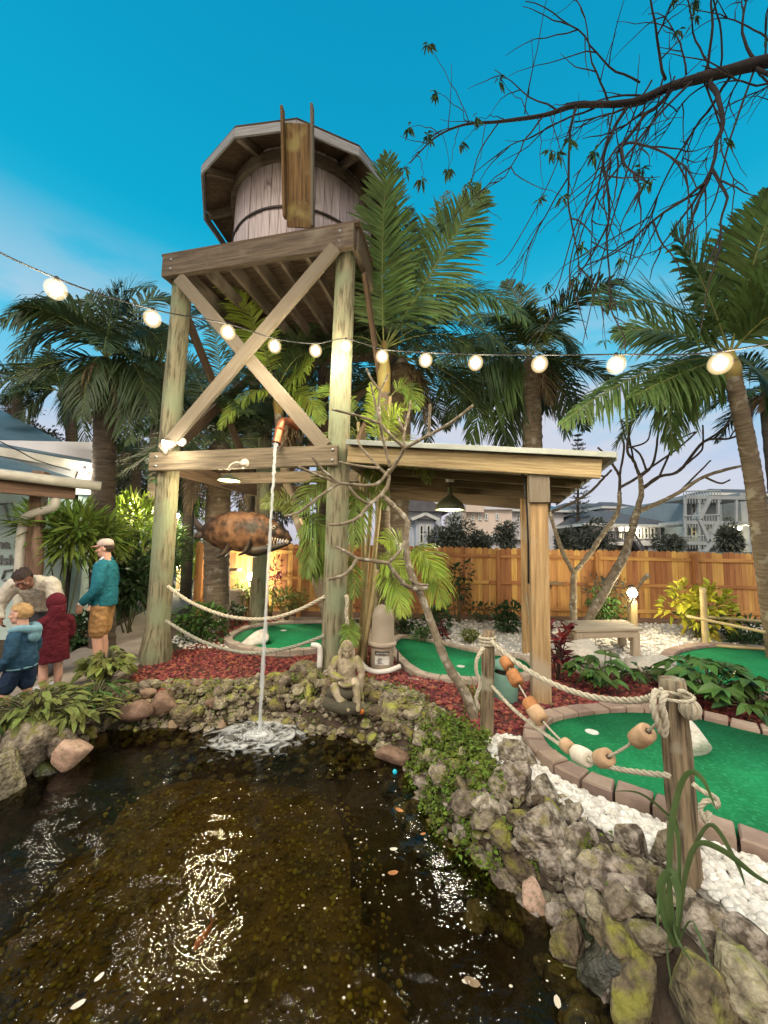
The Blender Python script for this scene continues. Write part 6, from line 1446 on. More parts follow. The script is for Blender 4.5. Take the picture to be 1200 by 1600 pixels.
for k in range(90): Pp.append(G(742 + R.gauss(0, 8), 1105 + R.gauss(0, 10))); Dd.append([R.gauss(0, .5), R.gauss(0, .4), 1])
leaves(m, Pp, Dd, .26, .014, curl=.45); tag(m.build('blades', 'leaf_olive', t, smooth=False), kind='stuff')
# strap leaved plant in the right foreground
def strap(m_, pts, w):
    c = crom(PX(*pts), 8); Tn = nrm(np.gradient(c, axis=0)); sd = nrm(np.cross(Tn, _F)); n = len(c); s = np.linspace(0, 1, n); ww = w * np.sin(np.pi * np.clip(.12 + .88 * s, 0, 1)) ** .6; nn = np.cross(Tn, sd)
    v = np.stack([c + sd * (ww / 2)[:, None] - nn * (ww * .2)[:, None], c, c - sd * (ww / 2)[:, None] - nn * (ww * .2)[:, None]], 1).reshape(-1, 3); i_ = np.arange(n - 1) * 3
    m_.add(v, np.concatenate([np.stack([i_, i_ + 1, i_ + 4, i_ + 3], 1), np.stack([i_ + 1, i_ + 2, i_ + 5, i_ + 4], 1)]))
sbp = G(1052, 1470, .02); t = thing('strap_leaf_plant', 'reed with long drooping strap leaves in the right foreground rocks', 'plant', sbp)
for lst, w in [([(1060, 1480, 1.75), (1048, 1400, 1.72), (1050, 1300, 1.7), (1064, 1232, 1.68), (1080, 1208, 1.66), (1100, 1220, 1.64), (1118, 1262, 1.62)], .05), ([(1056, 1480, 1.75), (1040, 1420, 1.7), (1035, 1385, 1.68), (1050, 1365, 1.66), (1062, 1400, 1.64), (1058, 1450, 1.62)], .07), ([(1058, 1475, 1.75), (1048, 1450, 1.7), (1044, 1490, 1.62), (1050, 1540, 1.56)], .025), ([(1060, 1475, 1.75), (1080, 1440, 1.7), (1100, 1480, 1.65), (1115, 1520, 1.6)], .02), ([(1058, 1475, 1.75), (1070, 1380, 1.7), (1090, 1322, 1.68), (1130, 1330, 1.66), (1180, 1368, 1.64), (1215, 1388, 1.6)], .045), ([(1058, 1470, 1.75), (1060, 1300, 1.78), (1040, 1270, 1.76), (1000, 1240, 1.75), (960, 1236, 1.74)], .02), ([(1060, 1470, 1.75), (1075, 1360, 1.72), (1110, 1290, 1.7), (1150, 1345, 1.66), (1165, 1385, 1.64)], .035), ([(1054, 1480, 1.75), (1038, 1440, 1.7), (1030, 1400, 1.66), (1028, 1460, 1.6)], .03), ([(1062, 1480, 1.75), (1062, 1330, 1.74), (1054, 1290, 1.72), (1038, 1275, 1.7)], .03), ([(1056, 1475, 1.75), (1052, 1440, 1.68), (1060, 1470, 1.62), (1085, 1510, 1.58)], .022)]:
    m = MB(); strap(m, lst, w * .56); m.build('leaf', 'leaf_strap', t)
# creeping ground cover on the bank
m = MB(); Pp = []
gcp = gp([(640, 1150), (700, 1145), (760, 1175), (785, 1230), (800, 1300), (760, 1330), (715, 1300), (668, 1262), (645, 1215), (630, 1180)], -.05)
pts = fill(gcp, 7000, None); dn = np.array([mnoise.noise(Vector((a * 5, b * 5, 1))) for a, b in pts[:, :2]]); pts = pts[dn > -.22]; pts[:, 2] += RN.uniform(.03, .17, len(pts))
leaves(m, pts, RN.normal(size=(len(pts), 3)) * [1, 1, .5] + [0, 0, .3], .034, .022); tag(m.build('ground_cover', 'moss_green', smooth=False), kind='stuff', label='small leaved green ground cover creeping over the bank rocks')
m = MB(); k = 3200; ss = RN.uniform(0, jr, k); dd = RN.uniform(.0, .5, k); pts = np.array([bank(a, b) for a, b in zip(ss, dd)]); z = hgt(pts[:, 0], pts[:, 1]) + RN.uniform(.03, .16, k); dn = np.array([mnoise.noise(Vector((a * 3.2, b * 3.2, 7))) for a, b in pts]); kk = dn > .12
pts3 = np.c_[pts, z][kk]; leaves(m, pts3, RN.normal(size=(len(pts3), 3)) * [1, 1, .4] + [0, 0, .3], .026, .018); pts = fill(gap, 2600, None); dn = np.array([mnoise.noise(Vector((a * 4, b * 4, 3))) for a, b in pts[:, :2]]); pts = pts[dn > .02]; pts[:, 2] += RN.uniform(.03, .10, len(pts)); leaves(m, pts, RN.normal(size=(len(pts), 3)) * [1, 1, .4] + [0, 0, .4], .032, .02)
tag(m.build('bank_moss', 'moss_green', smooth=False), kind='stuff', label='tufts of moss among the stones of the pond bank')
m = MB(); lit = fill(lava_l, 260, None, holes); lit[:, 2] += .03; leaves(m, lit, RN.normal(size=(len(lit), 3)) * [1, 1, .15], .055, .022); tag(m.build('leaf_litter', 'dry_leaf', smooth=False), kind='stuff', label='dry leaf litter scattered on the red mulch')
# ------------------------------------------------------------------ shop with the blue roof at left
sp_ = G(40, 1000); shp = thing('shop_building', 'teal walled shop with a blue grey roof, gutter and downpipe at the left edge', 'building', (-5.6, 6.8, 0))
# far wall (teal, runs behind the shrubs) and the near painted wall
def wall(name, a, b, z0, z1, th, mt, par):
    m_ = MB(); a, b = np.asarray(a, float), np.asarray(b, float); d = unit(np.r_[b - a, 0]); c = (a + b) / 2; m_.box((c[0], c[1], (z0 + z1) / 2), (np.linalg.norm(b - a), th, z1 - z0), rz=math.atan2(d[1], d[0])); return m_.build(name, mt, par, smooth=False)
wA, wB, wC = np.array([-8.6, 6.2]), np.array([-5.55, 6.75]), np.array([-5.15, 9.2])
wall('wall', (-8.6, 6.55), (-5.75, 7.0), 0, 2.75, .16, 'wall_teal', shp)       # painted front
wall('wall', (-5.75, 7.3), (-7.3, 10.2), 0, 3.0, .16, 'wall_teal', shp)
# roof: lower porch roof with gutter, upper roof behind
e0, e1 = P(-260, 690, 4.6), P(152, 752, 6.0)
lowZ = e1[2]
def quad(name, pts, mt, th=.04, par=shp):
    pts = np.asarray(pts, float); n = unit(np.cross(pts[1] - pts[0], pts[2] - pts[0])); n = n if n[2] > 0 else -n
    m_ = MB(); v = np.concatenate([pts, pts - n * th]); k = len(pts); i_ = np.arange(k); fs = [np.arange(k)[None] if k == 4 else np.array([[0, j_, j_ + 1] for j_ in range(1, k - 1)]), (np.arange(k)[None][:, ::-1] + k) if k == 4 else np.array([[k, k + j_ + 1, k + j_] for j_ in range(1, k - 1)]), np.stack([i_, i_ + k, (i_ + 1) % k + k, (i_ + 1) % k], 1)]
    m_.add(v, fs); return m_.build(name, mt, par, smooth=False)
g0, g1 = P(-200, 716, 4.7), P(158, 760, 6.05)
quad('porch_roof', [g0, g1 - [0.05, .0, -.02], P(-10, 708, 7.2), P(-320, 640, 6.4)], 'roof_blue')
m = MB(); m.tube([g0 + [0, 0, .0], g1], .075, 12, ref=(0, 0, 1)); m.build('gutter', 'gutter', shp)
m = MB(); m.board(P(-200, 735, 4.75), P(118, 768, 6.05), .12, .26); m.build('porch_beam', 'post_brown', shp, edge=30)
wall('gable_wall', P(-260, 700, 7.3)[:2], P(156, 735, 7.3)[:2], 2.6, 3.62, .12, 'house_white', shp)
quad('upper_roof', [P(-260, 650, 6.9), P(158, 724, 7.0), P(116, 700, 8.6), P(0, 640, 9.6), P(-330, 560, 9.2)], 'roof_blue')
m = MB(); m.board(P(-260, 660, 6.9), P(157, 733, 7.0), .05, .16); m.build('upper_fascia', 'gutter', shp, edge=30)
m = MB(); dpc = crom(PX((86, 768, 5.95), (86, 785, 5.9), (78, 795, 5.9), (45, 806, 5.9), (36, 822, 5.9), (31, 880, 5.9), (27, 1010, 5.9)), 5); m.tube(dpc, .065, 12); m.build('downpipe', 'gutter', shp)
m = MB(); q = P(48, 900, 6.0); m.box((q[0], q[1], 1.4), (.17, .17, 2.8), rz=.2, bev=.01); m.build('porch_post', 'post_brown', shp, edge=30)
m = MB(); c = crom(PX((61, 800, 5.9), (59, 840, 5.88), (60, 880, 5.88), (58, 912, 5.9)), 5); m.tube(c, np.interp(np.linspace(0, 1, len(c)), [0, .5, 1], [.03, .075, .05]), 10, wob=.1); m.build('folded_parasol', 'post_brown', shp)
m = MB(); m.tube(crom(PX((0, 690, 6.2), (30, 705, 6.3), (60, 720, 6.6), (110, 735, 7.0)), 6), .01, 5); m.build('cable', 'cable', shp)
dw = unit(np.array([2.85, .45])); fw = np.array([dw[1], -dw[0]])
def on_wall(x, y): # point on the painted front wall
    d = ray(x, y); a = np.array([-8.6, 6.55]) + fw * .085; A_ = np.array([[d[0], -dw[0]], [d[1], -dw[1]]]); t_ = np.linalg.solve(A_, a); return EYEV + d * t_[0]
rzw = math.atan2(dw[1], dw[0])
q = on_wall(-24, 853); text('Ana Maria', 'lettering', on_wall(24, 858) , .22, math.pi / 2, rzw, 'sign_grey', shp, .004, 'RIGHT') if False else None
for body, x, y in (('na S', 33, 857), ('Isla', 28, 882)):
    q = on_wall(x, y); o = text(body, 'lettering', q + np.r_[fw * .01, 0], .23, math.pi / 2, rzw, 'sign_grey', shp, .006, 'RIGHT', bend=.006)
m = MB()
for (xa, ya), (xb, yb) in (((0, 788), (20, 786)), ((8, 790), (14, 810)), ((20, 786), (26, 800)), ((14, 812), (24, 822)), ((26, 800), (22, 822)), ((4, 905), (22, 912)), ((22, 912), (26, 900)), ((4, 905), (8, 892)), ((8, 892), (22, 890)), ((0, 922), (24, 926))):
    m.tube([on_wall(xa, ya) + np.r_[fw * .012, 0], on_wall(xb, yb) + np.r_[fw * .012, 0]], .018, 6)
m.build('mural_stroke', 'sign_grey', shp)
el = P(130, 738, 6.95); t = thing('eave_lamp', 'bright lamp under the upper eave of the blue roofed shop', 'lamp', el)
m = MB(); m.ball(el, .06, 14, 10); m.build('bulb', 'lamp_glow', t); m = MB(); m.lathe(el + [0, .05, .02], [(.04, .1), (.05, .03), (.04, 0)], 14); m.tube(bez(el + [-.05, .1, .0], el + [-.2, .1, .12], el + [-.3, .2, -.1], 8), .012, 6); m.build('holder', 'iron', t)
lamp('eave_light', el + [.02, -.16, -.03], 9, (1, .93, .74), .07, t)
lamp('eave_light', P(70, 790, 6.15), 5, (.8, 1, .95), .2, t)

# ------------------------------------------------------------------ houses beyond the fence
def hbox(par, name, x0, x1, y0, y1, Y, dep, mt):
    """block whose front spans pixels x0..x1, y0(top)..y1 at distance Y"""
    a, b = P(x0, y0, Y), P(x1, y0, Y); zt = (a[2] + b[2]) / 2; zb_ = max(P((x0 + x1) / 2, y1, Y)[2], 0); m_ = MB(); m_.box(((a[0] + b[0]) / 2, Y + dep / 2, (zt + zb_) / 2), (b[0] - a[0], dep, zt - zb_)); return m_.build(name, mt, par, smooth=False)
def hwin(par, x0, x1, y0, y1, Y, lit=False, mull=1):
    a, b = P(x0, y0, Y), P(x1, y1, Y); c = (a + b) / 2; w, h = b[0] - a[0], a[2] - b[2]; fr = .09
    m_ = MB(); 
    for s in (-1, 1): m_.box((c[0] + s * (w / 2 - fr / 2), Y - .05, c[2]), (fr, .10, h)); m_.box((c[0], Y - .051, c[2] + s * (h / 2 - fr / 2)), (w - 2 * fr, .10, fr))
    for k in range(mull): m_.box((c[0] - w / 2 + w * (k + 1) / (mull + 1), Y - .045, c[2]), (.06, .07, h - 2 * fr))
    m_.box((c[0], Y - .046, c[2]), (w - 2 * fr, .06, .05)); f_ = m_.build('window', 'white_trim', par, smooth=False)
    m_ = MB(); m_.box((c[0], Y - .02, c[2]), (w - .02, .03, h - .02)); m_.build('pane', 'window_lit' if lit else 'glass_dark', f_, smooth=False)
def hip(par, x0, x1, ye, yr, Y, dep, mt, over=.5, gable=False, rid=.3):
    a, b = P(x0, ye, Y), P(x1, ye, Y); z = (a[2] + b[2]) / 2; zr = P((x0 + x1) / 2, yr, Y + (0 if gable else dep / 2))[2]; xa, xb = a[0] - over, b[0] + over; ya, yb = Y - over, Y + dep + over
    m_ = MB()
    if gable: xm = (xa + xb) / 2; v = [(xa, ya, z), (xb, ya, z), (xb, yb, z), (xa, yb, z), (xm, ya, zr), (xm, yb, zr)]; f3, f4 = np.array([[0, 1, 4], [2, 3, 5]]), np.array([[1, 2, 5, 4], [3, 0, 4, 5], [3, 2, 1, 0]])
    else: w = xb - xa; v = [(xa, ya, z), (xb, ya, z), (xb, yb, z), (xa, yb, z), (xa + w * rid, (ya + yb) / 2, zr), (xb - w * rid, (ya + yb) / 2, zr)]; f3, f4 = np.array([[1, 2, 5], [3, 0, 4]]), np.array([[0, 1, 5, 4], [2, 3, 4, 5], [3, 2, 1, 0]])
    m_.add(v, [f3, f4]); r_ = m_.build('roof', mt, par, smooth=False)
    m_ = MB()
    if not gable:
        for p_, q_ in ((0, 1), (1, 2), (3, 0)): m_.board(np.array(v[p_]) - [0, 0, .1], np.array(v[q_]) - [0, 0, .1], .06, .2)
    else:
        m_.board(np.array(v[0]) + [0, -.02, -.02], np.array(v[4]) + [0, -.02, -.02], .08, .2); m_.board(np.array(v[4]) + [0, -.02, -.02], np.array(v[1]) + [0, -.02, -.02], .08, .2)
    m_.build('fascia', 'white_trim', r_, smooth=False); return r_
def house(label, x, Y): return thing('house', label, 'house', (P(x, 860, Y)[0], Y, 0))
h = house('pale blue gabled house seen under the shelter, left of the barn lamp', 655, 26)
hbox(h, 'wall', 622, 690, 800, 905, 26, 8, 'house_blue')
gv = [P(622, 800, 26), P(690, 800, 26)]; xm = (gv[0][0] + gv[1][0]) / 2; zr = P(655, 772, 26)[2]
m = MB(); m.add([(gv[0][0], 26.0, gv[0][2]), (gv[1][0], 26.0, gv[1][2]), (xm, 26.0, zr), (gv[0][0], 34, gv[0][2]), (gv[1][0], 34, gv[1][2]), (xm, 34, zr)], [np.array([[0, 1, 2], [4, 3, 5]])]); m.build('gable', 'house_blue', h, smooth=False)
hip(h, 622, 690, 800, 769, 26, 8, 'roof_grey', .5, True)
hwin(h, 645, 657, 788, 797, 25.98); hwin(h, 665, 678, 788, 796, 25.98)
hbox(h, 'porch', 650, 678, 812, 860, 24.6, 1.4, 'house_blue'); hip(h, 650, 678, 812, 803, 24.6, 1.4, 'roof_grey', .3, True)
hwin(h, 655, 662, 820, 850, 24.58, mull=0); hwin(h, 666, 673, 820, 850, 24.58, mull=0)
m = MB()
for k in range(9): q = P(625 + k * 6.5, 866, 25); m.box((q[0], 25, 1.9), (.08, .08, 1.2))
m.board(P(622, 856, 25), P(680, 856, 25), .08, .08); m.build('railing', 'white_trim', h, smooth=False)
h = house('cream stucco house with flat parapet between barn lamp and shelter post', 765, 31)
hbox(h, 'wall', 722, 800, 795, 905, 31, 9, 'house_beige'); hbox(h, 'tower_wall', 728, 756, 788, 800, 30.5, 5, 'house_beige'); hbox(h, 'side_wall', 800, 880, 797, 905, 33, 8, 'house_white')
m = MB(); m.board(P(720, 794, 30.9), P(802, 794, 30.9), .4, .25); m.build('cornice', 'house_white', h, smooth=False)
hip(h, 796, 885, 797, 786, 33, 8, 'roof_blue', .5)
for x0 in (736, 747, 757, 774): hwin(h, x0, x0 + 5, 802, 813, 30.98 if x0 > 756 else 30.98, mull=0)
for x0 in (738, 750, 768, 790): hwin(h, x0, x0 + 6, 832, 846, 30.98, mull=0)
hwin(h, 806, 816, 804, 816, 32.98)
hbox(h, 'carport', 745, 830, 842, 870, 28, 2, 'house_white'); m = MB(); m.board(P(744, 840, 27.8), P(832, 842, 27.8), .5, .18); m.build('carport_roof', 'white_trim', h, smooth=False)
h = house('wide pale house with grey hip roof behind the forked bare tree', 960, 36)
hbox(h, 'wall', 880, 1020, 800, 905, 38, 9, 'house_white'); hip(h, 880, 1020, 800, 787, 38, 9, 'roof_grey', .7)
hbox(h, 'cupola', 945, 990, 792, 800, 36, 4, 'house_blue'); hip(h, 943, 992, 792, 785, 36, 4, 'roof_grey', .3)
hwin(h, 952, 962, 793, 799, 35.98); hwin(h, 1004, 1014, 803, 812, 37.98)
h = house('grey stilt house with lit porch, railing and stairs behind the leaning bare tree', 975, 29)
hbox(h, 'wall', 925, 1032, 822, 852, 29, 8, 'house_grey'); hip(h, 922, 1034, 820, 800, 29, 8, 'roof_grey', .9)
hbox(h, 'ground_floor', 935, 978, 852, 905, 30, 6, 'roof_terra')
for x0, lit in ((965, True), (976, True), (994, False), (1005, False), (1015, False)): hwin(h, x0, x0 + 8, 824, 842, 28.98, lit, 0)
m = MB()
for k in range(22): q = P(935 + k * 2.5, 838, 27.6); m.box((q[0], 27.6, q[2]), (.05, .05, .75))
m.board(P(933, 831, 27.6), P(990, 832, 27.6), .09, .08); m.board(P(933, 845, 27.6), P(990, 846, 27.6), .09, .08); m.build('railing', 'roof_grey', h, smooth=False)
m = MB(); m.board(P(990, 832, 27.6), P(1012, 866, 27.6), .09, .1); m.board(P(988, 845, 27.6), P(1008, 874, 27.6), .6, .15)
for k in range(8): q = P(991 + k * 2.6, 840 + k * 4, 27.6); m.box((q[0], 27.6, q[2]), (.05, .05, .8))
m.build('stairs', 'roof_grey', h, smooth=False)
for x0 in (1020, 1029): q = P(x0, 860, 29); m = MB(); m.box((q[0], 29.4, 1.4), (.35, .35, 2.8)); m.build('stilt', 'house_grey', h, smooth=False)
pl2 = P(990, 824, 28.6); m = MB(); m.ball(pl2, .12, 10, 8); m.build('porch_lamp', 'lamp_glow', h); lamp('porch_light', pl2 - [0, .3, .1], 40, (1, .9, .7), .2, h)
h = house('three storey grey green deck house with zigzag stairs at right', 1115, 25)
hbox(h, 'wall', 1070, 1124, 778, 905, 27, 8, 'house_teal'); hbox(h, 'wing', 1110, 1230, 772, 905, 28, 8, 'house_teal'); hbox(h, 'bright_corner', 1156, 1166, 770, 905, 26.5, 1.4, 'house_deck')
for ya, yb in ((775, 780), (814, 818), (846, 850)):
    a, b = P(1068, ya, 25), P(1172, ya - 2, 25); m = MB(); m.box(((a[0] + b[0]) / 2, 26, a[2] - .1), (b[0] - a[0], 2.6, .22)); m.build('deck', 'house_deck', h, smooth=False)
m = MB()
for (xa, ya), (xb, yb) in (((1088, 812), (1104, 780)), ((1088, 812), (1103, 846)), ((1104, 846), (1116, 816)), ((1092, 868), (1108, 848))): m.board(P(xa, ya, 24.9), P(xb, yb, 24.9), .6, .22)
m.build('stairs', 'house_deck', h, smooth=False)
for x0 in (1070, 1092, 1122, 1150): a, b = P(x0, 778, 24.8), P(x0, 870, 24.8); m = MB(); m.board(b, a, .14, .14, (0, 1, 0)); m.build('post', 'house_deck', h, smooth=False)
for yy in (768, 806, 838):
    m = MB(); a, b = P(1068, yy, 24.7), P(1125, yy - 2, 24.7); m.board(a, b, .06, .08)
    for k in range(14): q = a + (b - a) * k / 13; m.box((q[0], q[1], q[2] - .4), (.04, .04, .8))
    m.build('railing', 'house_deck', h, smooth=False)
for x0, y0 in ((1078, 786), (1078, 822), (1130, 786), (1130, 822), (1142, 852)): hwin(h, x0, x0 + 9, y0, y0 + 18, 26.98 if x0 < 1110 else 27.98, mull=0)
hip(h, 1112, 1235, 772, 765, 28, 4, 'roof_grey', .4)
gl_ = P(1153, 824, 25.6); m = MB(); m.ball(gl_, .22, 12, 9); m.build('deck_lamp', 'lamp_soft', h); lamp('deck_light', gl_ - [0, .5, 0], 60, (1, .82, .4), .2, h)
h = house('low white trimmed carport between the two right hand houses', 1050, 31)
hbox(h, 'wall', 1036, 1068, 838, 905, 32, 5, 'house_grey'); m = MB(); m.board(P(1034, 834, 31), P(1072, 834, 31), 3, .3); m.build('roof', 'white_trim', h, smooth=False); hwin(h, 1042, 1052, 844, 856, 31.98)
# parked cars: only their roofs clear the fence
def car(label, x, Y, L_, mt, h_=1.85):
    c = P(x, 866, Y); t_ = thing('parked_car', label, 'car', (c[0], Y, 0)); X = c[0]
    prof = np.array([(-.5, .35), (-.49, .62), (-.36, .68), (-.26, .96), (-.05, 1.0), (.22, 1.0), (.40, .72), (.49, .66), (.5, .35)]); prof = prof * [L_, h_]
    m_ = MB()
    for sy in (-.85, .85): pass
    v = np.concatenate([np.c_[X + prof[:, 0], np.full(9, Y - .85 + .0), prof[:, 1]], np.c_[X + prof[:, 0], np.full(9, Y + .85), prof[:, 1]]]); i_ = np.arange(9)
    m_.add(v, [np.stack([i_, (i_ + 1) % 9, (i_ + 1) % 9 + 9, i_ + 9], 1), np.array([[0, k + 1, k] for k in range(1, 8)]), np.array([[9, 9 + k, 10 + k] for k in range(1, 8)])]); m_.build('body', mt, t_, edge=30)
    m_ = MB(); w = np.array([(-.33, .70), (-.245, .93), (-.05, .96), (.2, .96), (.36, .72)]) * [L_, h_]
    m_.add(np.c_[X + w[:, 0], np.full(5, Y - .856), w[:, 1]], [np.array([[0, 1, 2], [0, 2, 3], [0, 3, 4]])]); m_.build('side_window', 'glass_dark', t_, smooth=False)
    for sx in (-.32, .32):
        for sy in (-.8, .8): m_ = MB(); m_.lathe((X + sx * L_, Y + sy, .33), [(0, -.1), (.3, -.1), (.33, -.06), (.33, .06), (.3, .1), (0, .1)], 20, axis=(0, 1, 0)); m_.build('wheel', 'tyre', t_)
car('dark teal parked car whose roof shows above the fence at right', 1120, 14.5, 4.6, 'car_paint', 1.80); car('white parked car whose roof shows right of the teal one', 1168, 15.5, 4.2, 'car_white', 1.78)
car('pale parked car glimpsed over the fence left of the teal one', 1075, 17, 4.4, 'car_white', 1.76)
# trees beyond the fence
def ptree(label, x, y, Y, wpx, hpx, n, L, mt, seed, lumps=8):
    c = P(x, y, Y); r = np.array([wpx / 2 / FPX * Y, wpx / 2 / FPX * Y * .8, hpx / 2 / FPX * Y]); t_ = thing('bushy_tree', label, 'tree', (c[0], Y, 0), 'trees beyond the fence'); p_, d_ = cloud(c, r, n, seed, .35, lumps); p_, d_ = cloud(c, r, int(n * 2.6), seed, .30, lumps + 4); m_ = MB(); leaves(m_, p_, d_, L * .42, L * .15); m_.build('crown', mt, t_, smooth=False)
    m_ = MB(); m_.tube(np.array([(c[0], Y, -.1), (c[0] + .1, Y, c[2] * .5), (c[0], Y, c[2])]), [.22, .16, .08], 8); m_.build('trunk', 'bark_dark', t_)
ptree('big dark tree beyond the fence under the barn lamp', 706, 842, 20, 78, 62, 1300, .5, 'leaf_black', 81); ptree('dark shrubby tree right of the big dark tree', 752, 850, 21, 46, 44, 700, .45, 'leaf_black', 82); ptree('dark tree beside the shelter post beyond the fence', 790, 838, 22, 40, 54, 700, .45, 'leaf_black', 83)
ptree('bluish dark tree beyond the fence under the forked bare tree', 925, 840, 22, 66, 62, 1200, .45, 'leaf_black', 84); ptree('dark tree beyond the fence right of the shelter post', 884, 846, 21, 34, 46, 700, .45, 'leaf_black', 85); ptree('round dark tree between the stilt house and the deck house', 1046, 855, 24, 50, 40, 800, .45, 'leaf_black', 86); ptree('dark tree before the deck house', 1138, 842, 20, 40, 60, 700, .5, 'leaf_black', 87)
ptree('far leafless looking grove behind the stilt house', 1050, 812, 44, 110, 44, 1200, .5, 'leaf_black', 88); ptree('dark tree left of the pale blue gabled house', 612, 840, 20, 50, 90, 900, .5, 'leaf_black', 89)
ptree('dim bushy tree far behind the shop roof', 30, 690, 16, 150, 90, 1300, .45, 'leaf_black', 90); ptree('dim reddish bush against the sky at the left edge', 15, 640, 19, 90, 60, 500, .3, 'bark_dark', 91)
for i_, (x, y, Y, w, hh) in enumerate([(190, 760, 15, 110, 160), (270, 780, 15.5, 110, 140), (420, 760, 16, 130, 150), (530, 770, 15, 110, 130), (345, 700, 17, 150, 160), (480, 660, 17, 140, 160)]):
    ptree(['dark tree mass behind the lit shrubs at left', 'dark tree behind the left tower post', 'dark tree seen through the tower, low', 'dark tree behind the right tower post, low', 'tall dark tree behind the thick rough trunk', 'tall dark tree behind the cross braces'][i_], x, y, Y, w, hh, 1500, .5, 'leaf_dark' if i_ % 2 else 'leaf_black', 100 + i_)
def norfolk(label, x, yt, yb_, Y, wpx):
    a, b = P(x, yb_, Y), P(x, yt, Y); t_ = thing('norfolk_pine', label, 'tree', (a[0], Y, 0)); m_ = MB(); m_.tube(np.array([[a[0], Y, -.1], [a[0], Y, a[2]], [b[0], Y, b[2]]]), [.2, .15, .03], 8); m_.build('trunk', 'bark_dark', t_); m_ = MB(); Pp, Dd = [], []
    H_ = b[2] - a[2]; k = 0
    for z in np.arange(.0, 1, .045):
        rad = wpx / 2 / FPX * Y * (1 - z * .55) * (1 if z < .93 else .5)
        for j in range(6):
            an = j * 1.047 + z * 9
            for s in np.linspace(.2, 1, 12):
                q = np.array([b[0] + math.cos(an) * rad * s, Y + math.sin(an) * rad * s, a[2] + H_ * z + s * s * rad * .25])
                for _ in range(2): Pp.append(q); Dd.append([math.cos(an) + R.gauss(0, .7), math.sin(an) + R.gauss(0, .7), R.uniform(.2, 1)])
    leaves(m_, Pp, Dd, .22, .05); m_.build('crown', 'leaf_black', t_, smooth=False)
norfolk('tall norfolk pine whose top shows over the shelter roof end', 903, 680, 850, 30, 34)
# little lights and figure at the far left behind the tower
for i_, (x, y, Y, lb) in enumerate([(207, 787, 9.5, 'small bright garden lamp in the lit shrubs, leftmost'), (241, 800, 10, 'small bright garden lamp touching the left tower post'), (277, 806, 10.5, 'small bright garden lamp right of the left tower post')]):
    q = P(x, y, Y); t = thing('garden_lamp', lb, 'lamp', (q[0], Y, 0)); m = MB(); m.ball(q, .06, 12, 8); m.build('globe', 'lamp_glow', t); m = MB(); m.tube([(q[0], Y, 0), q - [0, 0, .05]], .022, 8); m.build('pole', 'iron', t); lamp('garden_light', q + [0, -.15, 0], 45, (1, .88, .6), .08, t)
for i_, (x, yb_, yt, Y, lb) in enumerate([(281, 905, 877, 14, 'far bollard lamp left of the pale figure behind the tower'), (312, 905, 876, 14, 'far bollard lamp right of the pale figure behind the tower'), (393, 925, 893, 9.2, 'bright bollard lamp beside the pale lamplit shrub')]):
    q = P(x, yt + 8, Y); t = thing('bollard_light', lb, 'lamp post', (q[0], Y, 0)); m = MB(); m.box((q[0], Y, q[2] / 2 - .05), (.14, .14, q[2] - .05), bev=.01); m.build('post', 'shelter_beam', t, edge=30); m = MB(); m.ball(q, .10, 14, 10); m.build('globe', 'lamp_glow', t); lamp('bollard_lamp', q + [0, -.25, .0], 55, (1, .88, .62), .1, t)
fw_ = thing('barrier_block', 'low pale concrete barrier block behind the bright green', 'barrier', P(361, 925, 8.9)); m = MB(); q = P(366, 912, 8.9); m.box((q[0], 8.9, .35), (.5, .25, .7), bev=.03); m.build('block', 'concrete', fw_, edge=30)
m = MB(); m.board(P(352, 890, 8.85), P(374, 890, 8.85), .3, .05); m.build('cap', 'brace_timber', fw_, edge=30)
yp = thing('yellow_post', 'short yellow lit post behind the rear left tower post', 'post', P(397, 940, 8.5)); m = MB(); q = P(397, 920, 8.5); m.box((q[0], 8.5, .45), (.13, .13, .9), bev=.01); m.build('shaft', 'shelter_beam', yp, edge=30); m = MB(); m.box((q[0], 8.5, .92), (.17, .17, .05), bev=.01); m.build('cap', 'shelter_beam', yp, edge=30)
# ------------------------------------------------------------------ people (built facing -y, then turned), statue, hanging fish
class Body:
    """local frame: +x its left, -y ahead; placed at loc, turned by rz"""
    def __init__(s, loc, rz): s.loc = np.asarray(loc, float); s.c, s.s = math.cos(rz), math.sin(rz)
    def w(s, p):
        p = np.asarray(p, float); q = p.copy().reshape(-1, 3); x, y = q[:, 0].copy(), q[:, 1].copy(); q[:, 0] = x * s.c - y * s.s; q[:, 1] = x * s.s + y * s.c; return (q + s.loc).reshape(p.shape)
    def add(s, dst, src):
        n0 = 0
        for v, l in zip(src.v, src.lc): pass
        v = s.w(np.concatenate(src.v)); dst.add(v, [f for f in src.f], None)
def tubeL(m, pts, r, seg=12, ref=None, n=4):
    pts = np.asarray(pts, float); r = np.asarray(r, float)
    t0 = np.arange(len(pts)); c = crom(pts, n); tt = np.linspace(0, len(pts) - 1, len(c))
    rr_ = np.stack([np.interp(tt, t0, r[:, k]) for k in (0, 1)], 1) if r.ndim == 2 else np.interp(tt, t0, r)
    m.tube(c, rr_, seg, ref=ref)
    if rr_.ndim == 1: m.ball(c[0], rr_[0] * .98, 10, 7); m.ball(c[-1], rr_[-1] * .98, 10, 7)
